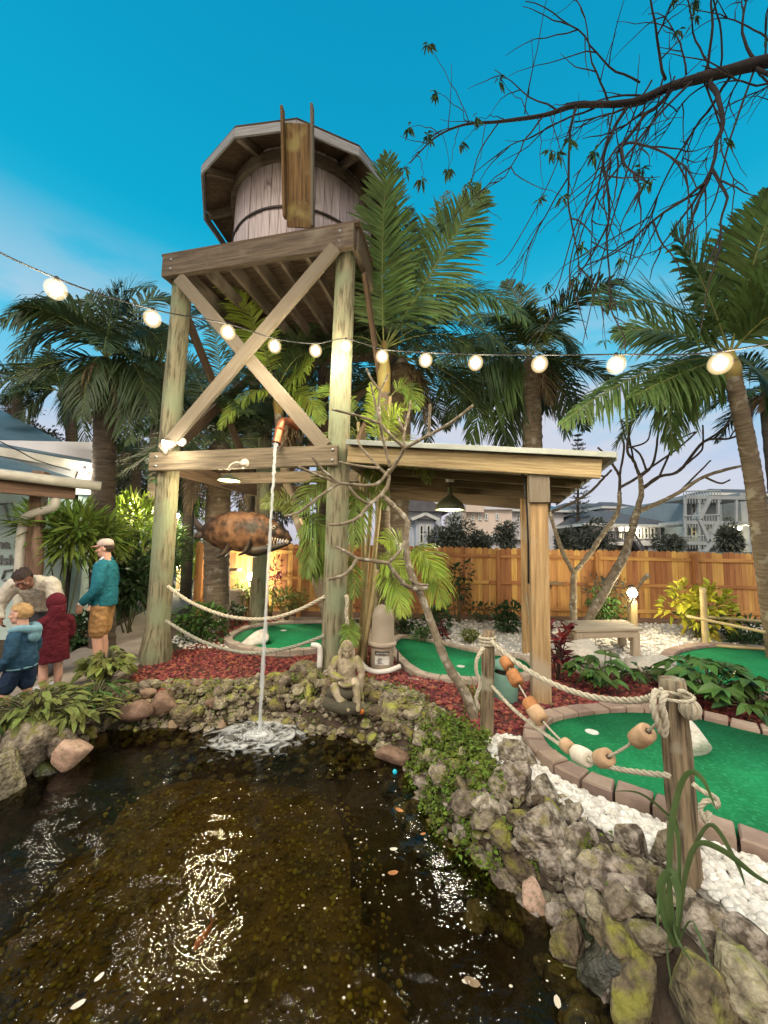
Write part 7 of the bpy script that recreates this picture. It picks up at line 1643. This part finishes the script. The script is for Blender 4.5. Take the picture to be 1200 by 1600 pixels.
def head_mb(m, c, fwd, up, s=1.0, ears=True):
    """skull, jaw, nose, brow, lips, ears round centre c"""
    f = unit(fwd); u = unit(np.asarray(up, float) - f * np.dot(up, f)); l = np.cross(u, f); M = np.stack([l, f, u], 1)
    A = lambda x, y, z: np.asarray(c) + M @ (np.array([x, y, z]) * s)
    m.ball(A(0, -.012, .025), np.array([.074, .092, .088]) * s, 20, 14, M); m.ball(A(0, .018, -.045), np.array([.056, .066, .062]) * s, 18, 12, M); m.ball(A(0, .048, -.085), np.array([.032, .030, .024]) * s, 12, 8, M)
    m.tube([A(0, .078, .022), A(0, .098, -.012), A(0, .106, -.026)], np.array([.009, .013, .015]) * s, 8); m.ball(A(0, .103, -.027), np.array([.017, .014, .011]) * s, 10, 8, M)
    m.ball(A(0, .078, .036), np.array([.046, .014, .010]) * s, 12, 8, M); m.ball(A(0, .080, -.060), np.array([.022, .011, .007]) * s, 10, 6, M); m.ball(A(0, .079, -.071), np.array([.019, .011, .007]) * s, 10, 6, M)
    for q in (-1, 1):
        m.ball(A(q * .042, .052, -.022), np.array([.026, .026, .022]) * s, 10, 8, M)
        if ears: m.ball(A(q * .077, -.012, -.005), np.array([.011, .020, .032]) * s, 10, 8, M)
    return A, M
def hand_mb(m, wr, d, pn, s=1.0, curl=.5, thumb=1):
    """palm and five separate fingers from wrist wr along d, palm facing pn"""
    d = unit(d); pn = unit(np.asarray(pn, float) - d * np.dot(pn, d)); sd = np.cross(d, pn) * thumb; wr = np.asarray(wr, float)
    M = np.stack([sd, pn, d], 1); m.ball(wr + d * .045 * s, np.array([.040, .016, .052]) * s, 14, 10, M)
    for k, (o, L_) in enumerate([(-.030, .058), (-.010, .074), (.010, .080), (.029, .072)]):
        b = wr + d * .085 * s + sd * o * s; c1 = curl * (1.1 - .1 * k); pts = [b]; dd = d
        for j, fr in enumerate((.45, .32, .23)):
            a = c1 * (.55 + .35 * j); dd = unit(dd * math.cos(a) + pn * math.sin(a)); pts.append(pts[-1] + dd * L_ * fr * s)
        m.tube(np.array(pts), np.array([.0088, .0085, .0078, .0062]) * s, 8); m.ball(pts[-1], .0062 * s, 8, 6)
    b = wr + d * .025 * s + sd * .034 * s; t1 = b + (d * .55 + sd * .6 + pn * .35) * .038 * s; t2 = t1 + (d * .8 + sd * .15 + pn * .5) * .030 * s; m.tube([b, t1, t2], np.array([.012, .0105, .0085]) * s, 8); m.ball(t2, .0085 * s, 8, 6)
def eyes(b, A, M, t, s=1.0, open_=True):
    for q in (-1, 1):
        m = MB(); e = MB(); e.ball(A(q * .031, .073, .012), np.array([.013, .007, .0075]) * s, 10, 8, M); b.add(m, e); m.build('eye', 'eye_white', t)
        m = MB(); e = MB(); e.ball(A(q * .031, .079, .012), np.array([.006, .003, .006]) * s, 8, 6, M); b.add(m, e); m.build('pupil', 'eye_dark', t)
def hair_mb(b, A, M, c, t, mt, s=1.0, keep=None, k=1.09, lump=.006):
    e = MB(); e.ball((0, 0, 0), (1, 1, 1), 32, 22); v = np.concatenate(e.v); fs = e.f
    loc = v * np.array([.078, .098, .094]) * k + np.array([0, -.014, .026])
    loc *= 1 + np.array([[mnoise.noise(Vector(p * 38)) * lump * 12] for p in loc])
    kp = np.array([keep(p) for p in loc]); m = MB(); W = b.w(np.array([A(*p) for p in loc])); inn = b.w(np.array([A(*(p * .9 + np.array([0, -.001, .002]))) for p in loc])); n0 = len(loc)
    out = []
    for f in fs:
        f = f[kp[f].all(1)]; 
        if len(f): out.append(f); out.append(f[:, ::-1] + n0)
    m.add(np.concatenate([W, inn]), out); return m.build('hair', mt, t)
def mk(b, t, name, mt, fn, vox=.010, it=3, parent=None):
    e = MB(); fn(e); m = MB(); b.add(m, e); return m.build(name, mt, parent or t, mods=([remesh(vox, it)] + ([folds()] if mt.split('_')[0] in ('jacket', 'sweat', 'dress', 'hoodie', 'shorts', 'trousers') else [folds(.006, .05)] if mt.startswith('stone') else [])) if vox else None)

# ---- man in the teal jacket, standing, looking left
loc = G(152, 1046); loc[2] = .02; b = Body(loc, math.radians(-72)); t = thing('person', 'man in a teal jacket, tan shorts and pale cap standing on the path', 'person', loc)
hc = np.array([0, -.03, 1.60]); J = dict(shL=(.20, .0, 1.40), elL=(.26, .0, 1.10), wrL=(.20, -.17, .89), shR=(-.20, .0, 1.40), elR=(-.26, .02, 1.10), wrR=(-.19, -.16, .88))
A, M = head_mb(MB(), hc, (0, -1, -.10), UP)
def f(e):
    head_mb(e, hc, (0, -1, -.10), UP); tubeL(e, [(0, .01, 1.40), (0, 0, 1.48), (0, -.02, 1.56)], [.062, .058, .058]); tubeL(e, [(0, .0, .92), (0, 0, 1.15), (0, .0, 1.38)], [(.12, .09), (.13, .09), (.14, .085)], ref=(1, 0, 0))
    for q in (1, -1):
        k = 'L' if q > 0 else 'R'; tubeL(e, [(q * .16, 0, 1.38), J['el' + k], J['wr' + k]], [.042, .038, .029]); hand_mb(e, np.array(J['wr' + k]), (-.1 * q, -.30, -.95), (-q, .0, -.0), 1.05, .55, -q)
        tubeL(e, [(q * .09, 0, .90), (q * .10, -.01, .48), (q * .105, .02, .26), (q * .105, .02, .09)], [.075, .058, .054, .038])
mk(b, t, 'body', 'skin_fair', f, .0065, 2); eyes(b, A, M, t)
def f(e):
    tubeL(e, [(0, .01, .84), (0, .01, .95), (0, .0, 1.12), (0, .0, 1.28), (0, .005, 1.38), (0, .01, 1.445)], [(.205, .155), (.20, .155), (.195, .15), (.205, .14), (.175, .115), (.10, .085)], 18, ref=(1, 0, 0))
    for q in (1, -1):
        k = 'L' if q > 0 else 'R'; w_ = np.array(J['wr' + k]); tubeL(e, [(q * .15, 0, 1.37), (q * .215, 0, 1.33), J['el' + k], w_ + (np.array(J['el' + k]) - w_) * .08], [.085, .083, .070, .052])
    tubeL(e, [(.055, -.06, 1.43), (.0, .06, 1.475), (-.055, -.06, 1.43)], [.018, .022, .018])
mk(b, t, 'jacket', 'jacket_teal', f, .010, 3)
mk(b, t, 'collar', 'shirt_white', lambda e: (tubeL(e, [(.05, -.075, 1.41), (.055, -.035, 1.475), (.0, .03, 1.49)], [.016, .016, .012]), tubeL(e, [(-.05, -.075, 1.41), (-.055, -.035, 1.475), (.0, .03, 1.49)], [.016, .016, .012]), tubeL(e, [(.0, -.125, 1.30), (.0, -.10, 1.40)], [.014, .03])), .007, 2)
mk(b, t, 'zip', 'white_trim', lambda e: e.tube([(0, -.146, 1.22), (0, -.140, 1.33)], .005, 6), None)
mk(b, t, 'chest_badge', 'white_trim', lambda e: e.box((.09, -.135, 1.30), (.035, .012, .012)), None); mk(b, t, 'watch', 'white_trim', lambda e: e.tube([np.array(J['wrL']) + [.004, -.005, .0], np.array(J['wrL']) + [.0, -.018, -.02]], .037, 14), None)
mk(b, t, 'shorts', 'shorts_tan', lambda e: (tubeL(e, [(0, .01, .96), (0, .01, .84)], [(.175, .135), (.185, .15)], 16, ref=(1, 0, 0)), [tubeL(e, [(q * .095, .01, .88), (q * .105, .0, .66), (q * .108, -.005, .50)], [.108, .105, .10]) for q in (1, -1)]), .010, 3)
for q in (1, -1): mk(b, t, 'shoe', 'shoe_dark', lambda e: tubeL(e, [(q * .105, .05, .05), (q * .11, -.06, .045), (q * .112, -.17, .035)], [(.045, .055), (.048, .042), (.04, .03)], ref=(1, 0, 0)), .008, 2)
hair_mb(b, A, M, hc, t, 'hair_brown', keep=lambda p: p[2] < .045 and (p[1] < -.005) and p[2] > -.045 and abs(p[0]) > -1 and not (p[1] > -.03 and p[2] < -.0), k=1.06)
def f(e):
    pr = [(.0, .098), (.03, .096), (.058, .084), (.076, .060), (.083, .03), (.084, .0), (.078, -.002)]
    e.lathe((0, 0, 0), pr, 26); v = e.v[0]; v[:, 1] *= 1.2; e.v[0] = np.array([A(p[0], p[1] - .010, p[2] + .045) for p in v]); e.lc[0] = e.v[0]
cp = mk(b, t, 'cap', 'cap_grey', f, None)
def f(e):
    n = 13; a = np.linspace(-1.25, 1.25, n); pts = []
    for z in (.0, -.006):
        for sc_, dz in ((1, 0), (1.0, -.012)):
            for q in a: r0 = np.array([.082 * math.sin(q), .086 * math.cos(q) + .0]); pts.append((r0[0] * (1 if sc_ == 1 and dz == 0 else 1.0), r0[1] + (0 if dz == 0 else .085 * math.cos(q) ** .6), .048 + z + dz + (.008 * math.cos(q))))
    v = np.array([A(*p) for p in pts]); i_ = np.arange(n - 1); e.add(v, [np.stack([i_, i_ + 1, i_ + n + 1, i_ + n], 1), np.stack([i_ + 2 * n, i_ + 3 * n, i_ + 3 * n + 1, i_ + 2 * n + 1], 1), np.stack([i_ + n, i_ + n + 1, i_ + 3 * n + 1, i_ + 3 * n], 1)])
mk(b, t, 'brim', 'cap_brim', f, None, parent=cp)
mk(b, t, 'cap_patch', 'dark_timber', lambda e: e.ball(A(-.0, .096, .078), np.array([.02, .006, .014]), 10, 8, M), None, parent=cp)

# ---- woman in the cream sweatshirt bending forward to the children
loc = G(58, 1062); loc[2] = .02; b = Body(loc, math.radians(12)); t = thing('person', 'woman in a cream sweatshirt with dark pulled back hair bending over the children', 'person', loc)
hc = np.array([.0, -.44, 1.24]); fw_h = (.25, -.75, -.62); A, M = head_mb(MB(), hc, fw_h, (0, -.5, .86))
pel, ch_ = np.array([0, .10, .90]), np.array([0, -.24, 1.14])
J = dict(shL=(.19, -.25, 1.17), elL=(.30, -.30, .90), wrL=(.34, -.36, .66), shR=(-.19, -.25, 1.17), elR=(-.31, -.28, .93), wrR=(-.18, -.44, .80))
def f(e):
    head_mb(e, hc, fw_h, (0, -.5, .86)); tubeL(e, [(0, -.26, 1.15), (0, -.33, 1.18), (0, -.40, 1.20)], [.058, .052, .052]); tubeL(e, [pel, (0, -.08, 1.05), ch_], [(.13, .10), (.12, .09), (.13, .09)], ref=(1, 0, 0))
    for q in (1, -1):
        k = 'L' if q > 0 else 'R'; tubeL(e, [J['sh' + k], J['el' + k], J['wr' + k]], [.045, .036, .027]); d_ = np.array(J['wr' + k]) - np.array(J['el' + k]); hand_mb(e, np.array(J['wr' + k]), d_, (-q, -.2, 0), 1.0, .5, -q)
        tubeL(e, [(q * .09, .10, .88), (q * .10, .04, .48), (q * .10, .10, .08)], [.085, .056, .036])
mk(b, t, 'body', 'skin_dark', f, .0065, 2); eyes(b, A, M, t)
def f(e):
    tubeL(e, [(0, .05, .90), (0, -.01, .98), (0, -.11, 1.08), (0, -.21, 1.15), (0, -.28, 1.185), (0, -.325, 1.19)], [(.20, .15), (.205, .155), (.205, .15), (.20, .13), (.15, .10), (.075, .07)], 18, ref=(1, 0, 0))
    for q in (1, -1):
        k = 'L' if q > 0 else 'R'; w_ = np.array(J['wr' + k]); tubeL(e, [(q * .13, -.23, 1.15), J['sh' + k], J['el' + k], w_ + (np.array(J['el' + k]) - w_) * .12], [.088, .088, .072, .045])
mk(b, t, 'sweatshirt', 'sweat_cream', f, .010, 3)
mk(b, t, 'chest_print', 'sign_grey', lambda e: [e.tube([(.06 + dx, -.325 + dy, 1.085 + dz), (.105 + dx, -.325 + dy, 1.085 + dz + .004)], .006, 6) for dx, dy, dz in ((0, 0, 0), (.002, -.004, -.022), (.0, .01, .022))], None)
mk(b, t, 'trousers', 'trousers_grey', lambda e: (tubeL(e, [(0, .06, .93), (0, .10, .84)], [(.165, .13), (.18, .15)], 16, ref=(1, 0, 0)), [tubeL(e, [(q * .09, .09, .86), (q * .10, .03, .48), (q * .10, .10, .10)], [.108, .078, .06]) for q in (1, -1)]), .010, 3)
for q in (1, -1): mk(b, t, 'shoe', 'shoe_dark', lambda e: tubeL(e, [(q * .10, .12, .05), (q * .10, .02, .045), (q * .105, -.09, .035)], [(.04, .05), (.042, .04), (.036, .03)], ref=(1, 0, 0)), .008, 2)
hair_mb(b, A, M, hc, t, 'hair_dark', keep=lambda p: (p[2] > .055 + .2 * max(p[1], 0)) or (p[1] < .0 and p[2] > -.055), k=1.16, lump=.012)
mk(b, t, 'hair_bun', 'hair_dark', lambda e: e.ball(A(.0, -.115, .045), np.array([.045, .04, .045]), 14, 10, M), None)

# ---- child in the maroon hooded dress, back to us, hood up
loc = G(76, 1082); loc[2] = .02; b = Body(loc, math.radians(-118)); t = thing('person', 'child in a long maroon hoodie with the hood up, between woman and boy', 'person', loc)
hc = np.array([0, -.035, .99]); A, M = head_mb(MB(), hc, (0, -1, .05), UP, .88)
def f(e):
    head_mb(e, hc, (0, -1, .05), UP, .88); tubeL(e, [(0, .0, .82), (0, -.01, .92)], [.045, .045]); tubeL(e, [(0, 0, .5), (0, 0, .80)], [(.09, .07), (.10, .065)], ref=(1, 0, 0))
    for q in (1, -1):
        tubeL(e, [(q * .12, 0, .79), (q * .16, -.02, .60), (q * .12, -.13, .50)], [.032, .028, .021]); hand_mb(e, (q * .12, -.13, .50), (-.2 * q, -.8, -.4), (-q, 0, 0), .72, .5, -q)
        tubeL(e, [(q * .065, 0, .5), (q * .07, -.01, .28), (q * .07, .015, .16), (q * .07, .015, .06)], [.055, .042, .042, .028])
mk(b, t, 'body', 'skin_fair', f, .0055, 2); eyes(b, A, M, t, .88)
def f(e):
    tubeL(e, [(0, .0, .33), (0, .0, .45), (0, .0, .58), (0, .0, .72), (0, .0, .82), (0, .0, .87)], [(.165, .135), (.155, .125), (.135, .11), (.135, .10), (.105, .085), (.07, .065)], 18, ref=(1, 0, 0))
    for q in (1, -1): tubeL(e, [(q * .09, 0, .79), (q * .135, 0, .76), (q * .165, -.02, .60), (q * .125, -.115, .51)], [.06, .058, .05, .038])
g_d = f
mk(b, t, 'hoodie_dress', 'dress_maroon', lambda e: (g_d(e), tubeL(e, [(0, .012, .80), (0, .022, .90), (0, .03, .97)], [(.095, .085), (.085, .078), (.07, .06)], 16, ref=(1, 0, 0))), .009, 3)
e = MB(); e.ball((0, 0, 0), (1, 1, 1), 28, 20); v = e.v[0]; lo_ = v * np.array([.103, .118, .125]) + [0, -.012, .0]; kp = ~((lo_[:, 1] > .055) & (lo_[:, 2] < .075) & (np.abs(lo_[:, 0]) < .085)) ; W = b.w(np.array([A(*p) for p in lo_])); I = b.w(np.array([A(*(p * .9)) for p in lo_])); m = MB(); fs = []
for f_ in e.f:
    g_ = f_[kp[f_].all(1)]; fs += [g_, g_[:, ::-1] + len(v)]
m.add(np.concatenate([W, I]), fs); m.build('hood', 'dress_maroon', t)
mk(b, t, 'sleeve_print', 'white_trim', lambda e: [e.box((-.185 + k * .004, -.07 - k * .018, .555 - k * .006), (.008, .008, .05)) for k in range(3)] , None)
for q in (1, -1): mk(b, t, 'shoe', 'shoe_white', lambda e: tubeL(e, [(q * .07, .03, .04), (q * .075, -.04, .035), (q * .075, -.12, .03)], [(.034, .04), (.036, .034), (.03, .025)], ref=(1, 0, 0)), .007, 2)

# ---- boy in the blue hoodie holding a club
loc = G(24, 1114); loc[2] = .02; b = Body(loc, math.radians(-80)); t = thing('person', 'blond boy in a blue hoodie at the left edge holding a club with red grip', 'person', loc)
hc = np.array([0, -.05, .945]); A, M = head_mb(MB(), hc, (0, -1, -.02), UP, .88)
def f(e):
    head_mb(e, hc, (0, -1, -.02), UP, .88); tubeL(e, [(0, .0, .78), (0, -.02, .88)], [.045, .045]); tubeL(e, [(0, 0, .5), (0, 0, .77)], [(.09, .07), (.10, .065)], ref=(1, 0, 0))
    for q in (1, -1):
        w_ = (q * .13, -.10, .42) if q > 0 else (q * .14, -.14, .44); tubeL(e, [(q * .12, 0, .75), (q * .17, .01, .57), w_], [.032, .028, .021]); hand_mb(e, w_, (-.1 * q, -.35, -.9), (-q, 0, 0), .74, .9, -q)
        tubeL(e, [(q * .06, 0, .46), (q * .07, -.02 - .05 * q, .25), (q * .07, .015 - .04 * q, .06)], [.055, .042, .028])
mk(b, t, 'body', 'skin_fair', f, .0055, 2); eyes(b, A, M, t, .88)
def f(e):
    tubeL(e, [(0, .01, .42), (0, .01, .50), (0, .0, .60), (0, .0, .70), (0, .0, .78), (0, .0, .82)], [(.145, .115), (.15, .12), (.14, .11), (.14, .10), (.11, .085), (.06, .06)], 18, ref=(1, 0, 0))
    for q in (1, -1): tubeL(e, [(q * .09, 0, .75), (q * .135, .0, .72), (q * .175, .01, .57), (q * .14, -.085, .455)], [.062, .06, .052, .038])
mk(b, t, 'hoodie', 'hoodie_blue', f, .009, 3)
mk(b, t, 'hood', 'hood_lining', lambda e: (tubeL(e, [(.09, -.06, .80), (.095, .03, .82), (.0, .11, .79), (-.095, .03, .82), (-.09, -.06, .80)], [.025, .038, .05, .038, .025]), e.ball((0, .10, .74), (.075, .05, .075), 14, 10)), .008, 3)
mk(b, t, 'hem_band', 'hood_lining', lambda e: tubeL(e, [(0, .01, .425), (0, .01, .445)], [(.149, .119), (.150, .120)], 20, ref=(1, 0, 0)), .008, 1)
mk(b, t, 'shorts', 'shorts_navy', lambda e: (tubeL(e, [(0, .01, .48), (0, .01, .42)], [(.125, .105), (.13, .11)], 16, ref=(1, 0, 0)), [tubeL(e, [(q * .065, .01, .44), (q * .07, -.01 - .03 * q, .33), (q * .072, -.015 - .04 * q, .25)], [.078, .076, .074]) for q in (1, -1)]), .009, 3)
for q in (1, -1): mk(b, t, 'shoe', 'shoe_white', lambda e: tubeL(e, [(q * .07, .03 - .04 * q, .04), (q * .075, -.04 - .04 * q, .035), (q * .075, -.12 - .04 * q, .03)], [(.034, .04), (.036, .034), (.03, .025)], ref=(1, 0, 0)), .007, 2)
hair_mb(b, A, M, hc, t, 'hair_blond', .88, keep=lambda p: (p[2] > .050 + .15 * max(p[1], 0)) or (p[1] < -.02 and p[2] > -.035), k=1.14, lump=.010)
gp_ = b.w(np.array([.135, -.155, .375])); t = thing('golf_club', 'putter with a red grip held by the boy in blue', 'golf club', gp_)
bt = b.w(np.array([.15, -.20, .0])); m = MB(); d_ = unit(bt - gp_); m.tube([gp_ - d_ * .07, gp_ + d_ * .11], [.015, .013], 10); m.build('grip', 'red_plastic', t); m = MB(); m.tube([gp_ + d_ * .10, bt + [0, 0, .02]], .005, 8); m.build('shaft', 'steel', t); m = MB(); m.box(bt + [-.03, 0, .015], (.10, .025, .028), bev=.006); m.build('club_head', 'iron', t, edge=30)

# ---- pale figure far behind the tower
loc = P(297, 912, 13.6); loc[2] = 0; b = Body(loc, .2); t = thing('statue', 'small white lamplit figure standing far behind the tower', 'statue', loc)
mk(b, t, 'figure', 'white_rock', lambda e: (e.ball((0, 0, 1.22), (.085, .10, .115), 12, 9), tubeL(e, [(0, 0, .72), (0, 0, .9), (0, 0, 1.08)], [(.15, .11), (.15, .11), (.10, .08)], ref=(1, 0, 0)), [tubeL(e, [(q * .13, 0, 1.02), (q * .18, 0, .85), (q * .14, -.06, .68)], [.055, .045, .035]) for q in (1, -1)], [tubeL(e, [(q * .07, 0, .74), (q * .075, 0, .4), (q * .075, 0, .05)], [.08, .06, .045]) for q in (1, -1)], e.box((0, 0, .03), (.4, .35, .08))), .014, 3)
lb_ = P(297, 880, 12.8)

# ---- weathered stone figure on the pond rocks
loc = G(540, 1088, .10); b = Body(loc, .12); t = thing('stone_figure', 'weathered stone figure sitting on the rocks with bowed head and bent knees', 'statue', loc)
def f(e):
    hc_ = np.array([.0, -.02, .50]); head_mb(e, hc_, (.05, -1, -.25), UP, .78, False)
    tubeL(e, [(0, .03, .06), (0, .03, .20), (0, .0, .34), (0, -.01, .41)], [(.12, .09), (.105, .08), (.12, .075), (.06, .05)], ref=(1, 0, 0)); tubeL(e, [(0, -.01, .40), (0, -.02, .46)], [.04, .038])
    tubeL(e, [(.11, 0, .385), (.165, -.02, .26), (.15, -.05, .12), (.17, -.10, .02)], [.048, .040, .032, .026]); hand_mb(e, (.17, -.10, .03), (.1, -.4, -.8), (-1, 0, 0), .62, .4, 1)
    tubeL(e, [(-.11, 0, .385), (-.165, -.05, .28), (-.08, -.13, .24)], [.048, .040, .030]); hand_mb(e, (-.08, -.13, .24), (.8, -.3, .1), (0, 0, -1), .62, .5, 1)
    tubeL(e, [(.07, .0, .08), (.09, -.16, .20), (.11, -.20, .0)], [.068, .052, .04]); tubeL(e, [(-.07, .0, .08), (-.12, -.15, .14), (-.04, -.22, .03)], [.068, .052, .04])
    tubeL(e, [(.11, -.20, .0), (.12, -.28, -.03)], [.036, .028]); tubeL(e, [(-.04, -.22, .02), (.02, -.29, -.02)], [.036, .028])
mk(b, t, 'body', 'stone_statue', f, .0065, 2)
A, M = head_mb(MB(), np.array([0, -.02, .50]), (.05, -1, -.25), UP, .78)
mk(b, t, 'hair', 'stone_statue', lambda e: (e.ball(A(0, -.012, .035), np.array([.066, .080, .072]), 18, 12, M), tubeL(e, [A(.06, -.02, .02), A(.085, -.01, -.06), A(.08, .01, -.13)], [.03, .032, .022]), tubeL(e, [A(-.06, -.02, .02), A(-.085, -.01, -.06), A(-.085, .02, -.13)], [.03, .032, .022])), .007, 2)
mk(b, t, 'shell_bowl', 'stone_statue', lambda e: e.lathe((.0, -.20, .16), [(.0, 0), (.05, .01), (.09, .05), (.085, .052), (.045, .022), (0, .018)], 20), None)
mk(b, t, 'drapery', 'stone_dark', lambda e: (tubeL(e, [(-.16, .0, .03), (-.10, -.14, .09), (.02, -.20, .10), (.11, -.12, .09)], [.06, .06, .05, .05]), tubeL(e, [(-.19, -.08, -.04), (-.02, -.24, -.02), (.10, -.22, -.04)], [.06, .07, .06])), .008, 2)

# ---- big fish sculpture hanging by chains under the low beam
fcp = P(372, 832, 6.9); t = thing('fish_sculpture', 'big brown spiny fish sculpture with gaping dark jaw hung on chains', 'sculpture', fcp)
YF = 6.9
def FX(*l): return np.array([P(x, y, YF + dy) for x, y, dy in l])
e = FX((318, 832, .1), (334, 830, .05), (352, 830, 0), (375, 830, 0), (400, 832, 0), (420, 834, 0), (436, 838, 0)); m = MB(); c = crom(e, 5); m.tube(c, np.stack([np.interp(np.linspace(0, 1, len(c)), [0, .18, .4, .7, 1], [.12, .28, .36, .35, .16]), np.interp(np.linspace(0, 1, len(c)), [0, .18, .4, .7, 1], [.05, .16, .22, .22, .10])], 1), 18, ref=(0, 0, 1), wob=.03); m.build('body', 'fish_body', t, mods=[remesh(.02, 2)])
m = MB()
for k in range(34): x = 336 + k * 3.0; q = P(x, 804 + abs(k - 17) * .35, YF); m.tube([q - [0, 0, .06], q + [-.02, 0, .09 + .03 * math.sin(k)]], [.018, .003], 5)
m.build('dorsal_spines', 'fish_dark', t)
m = MB(); m.tube(FX((318, 832, .1), (308, 820, .1), (304, 806, .1)), [.08, .06, .015], 8, ell=.4); m.tube(FX((318, 832, .1), (308, 838, .1), (303, 842, .1)), [.08, .07, .02], 8, ell=.4); m.build('tail', 'fish_dark', t)
m = MB(); c = crom(FX((388, 858, 0), (400, 860, -.05), (425, 856, -.05), (454, 848, -.05)), 5); m.tube(c, np.interp(np.linspace(0, 1, len(c)), [0, .3, 1], [.10, .12, .02]), 12, ell=1.3); m.build('lower_jaw', 'fish_dark', t)
m = MB(); c = crom(FX((420, 826, 0), (440, 834, -.03), (456, 845, -.03)), 5); m.tube(c, np.interp(np.linspace(0, 1, len(c)), [0, .5, 1], [.18, .12, .02]), 12, ell=1.0); m.build('upper_jaw', 'fish_body', t)
m = MB()
for k in range(9): q = P(408 + k * 5, 852 - k * .6, YF - .10); m.tube([q - [0, 0, .02], q + [0, -.01, .07]], [.014, .002], 6); q = P(418 + k * 4, 838 + k * .8, YF - .12); m.tube([q, q - [0, .01, .06]], [.012, .002], 6)
m.build('teeth', 'float_white', t)
q = P(428, 824, YF - .17); m = MB(); m.ball(q, (.034, .02, .034), 14, 10); eo = m.build('eye', 'fish_eye', t); m = MB(); m.ball(q - [0, .013, 0], (.022, .01, .022), 10, 8); m.build('pupil', 'eye_dark', eo)
m = MB(); m.tube(FX((360, 852, -.1), (350, 866, -.25), (338, 872, -.3)), [.09, .05, .01], 8, ell=.3); m.build('fin', 'fish_dark', t); m = MB(); m.tube(FX((392, 846, -.18), (384, 862, -.34), (372, 868, -.38)), [.08, .05, .01], 8, ell=.3); m.build('fin', 'fish_dark', t)
def chain(label, a, b_):
    m_ = MB(); n = int(np.linalg.norm(np.asarray(b_) - a) / .055); an = np.linspace(0, 6.2832, 13)
    for k in range(n):
        c_ = np.asarray(a) + (np.asarray(b_) - a) * (k + .5) / n; x = .018 * np.cos(an); z = .035 * np.sin(an); m_.tube(c_ + (np.c_[x, 0 * x, z] if k % 2 else np.c_[0 * x, x, z]), .006, 5, caps=False)
    return tag(m_.build('chain', 'iron'), label, 'chain')
chain('rusty chain holding the tail end of the fish sculpture', P(316, 808, YF + .05), P(317, 742, YF + .05)); chain('rusty chain holding the head end of the fish sculpture', P(404, 806, YF), P(405, 742, YF))
print('built', len(bpy.data.objects))
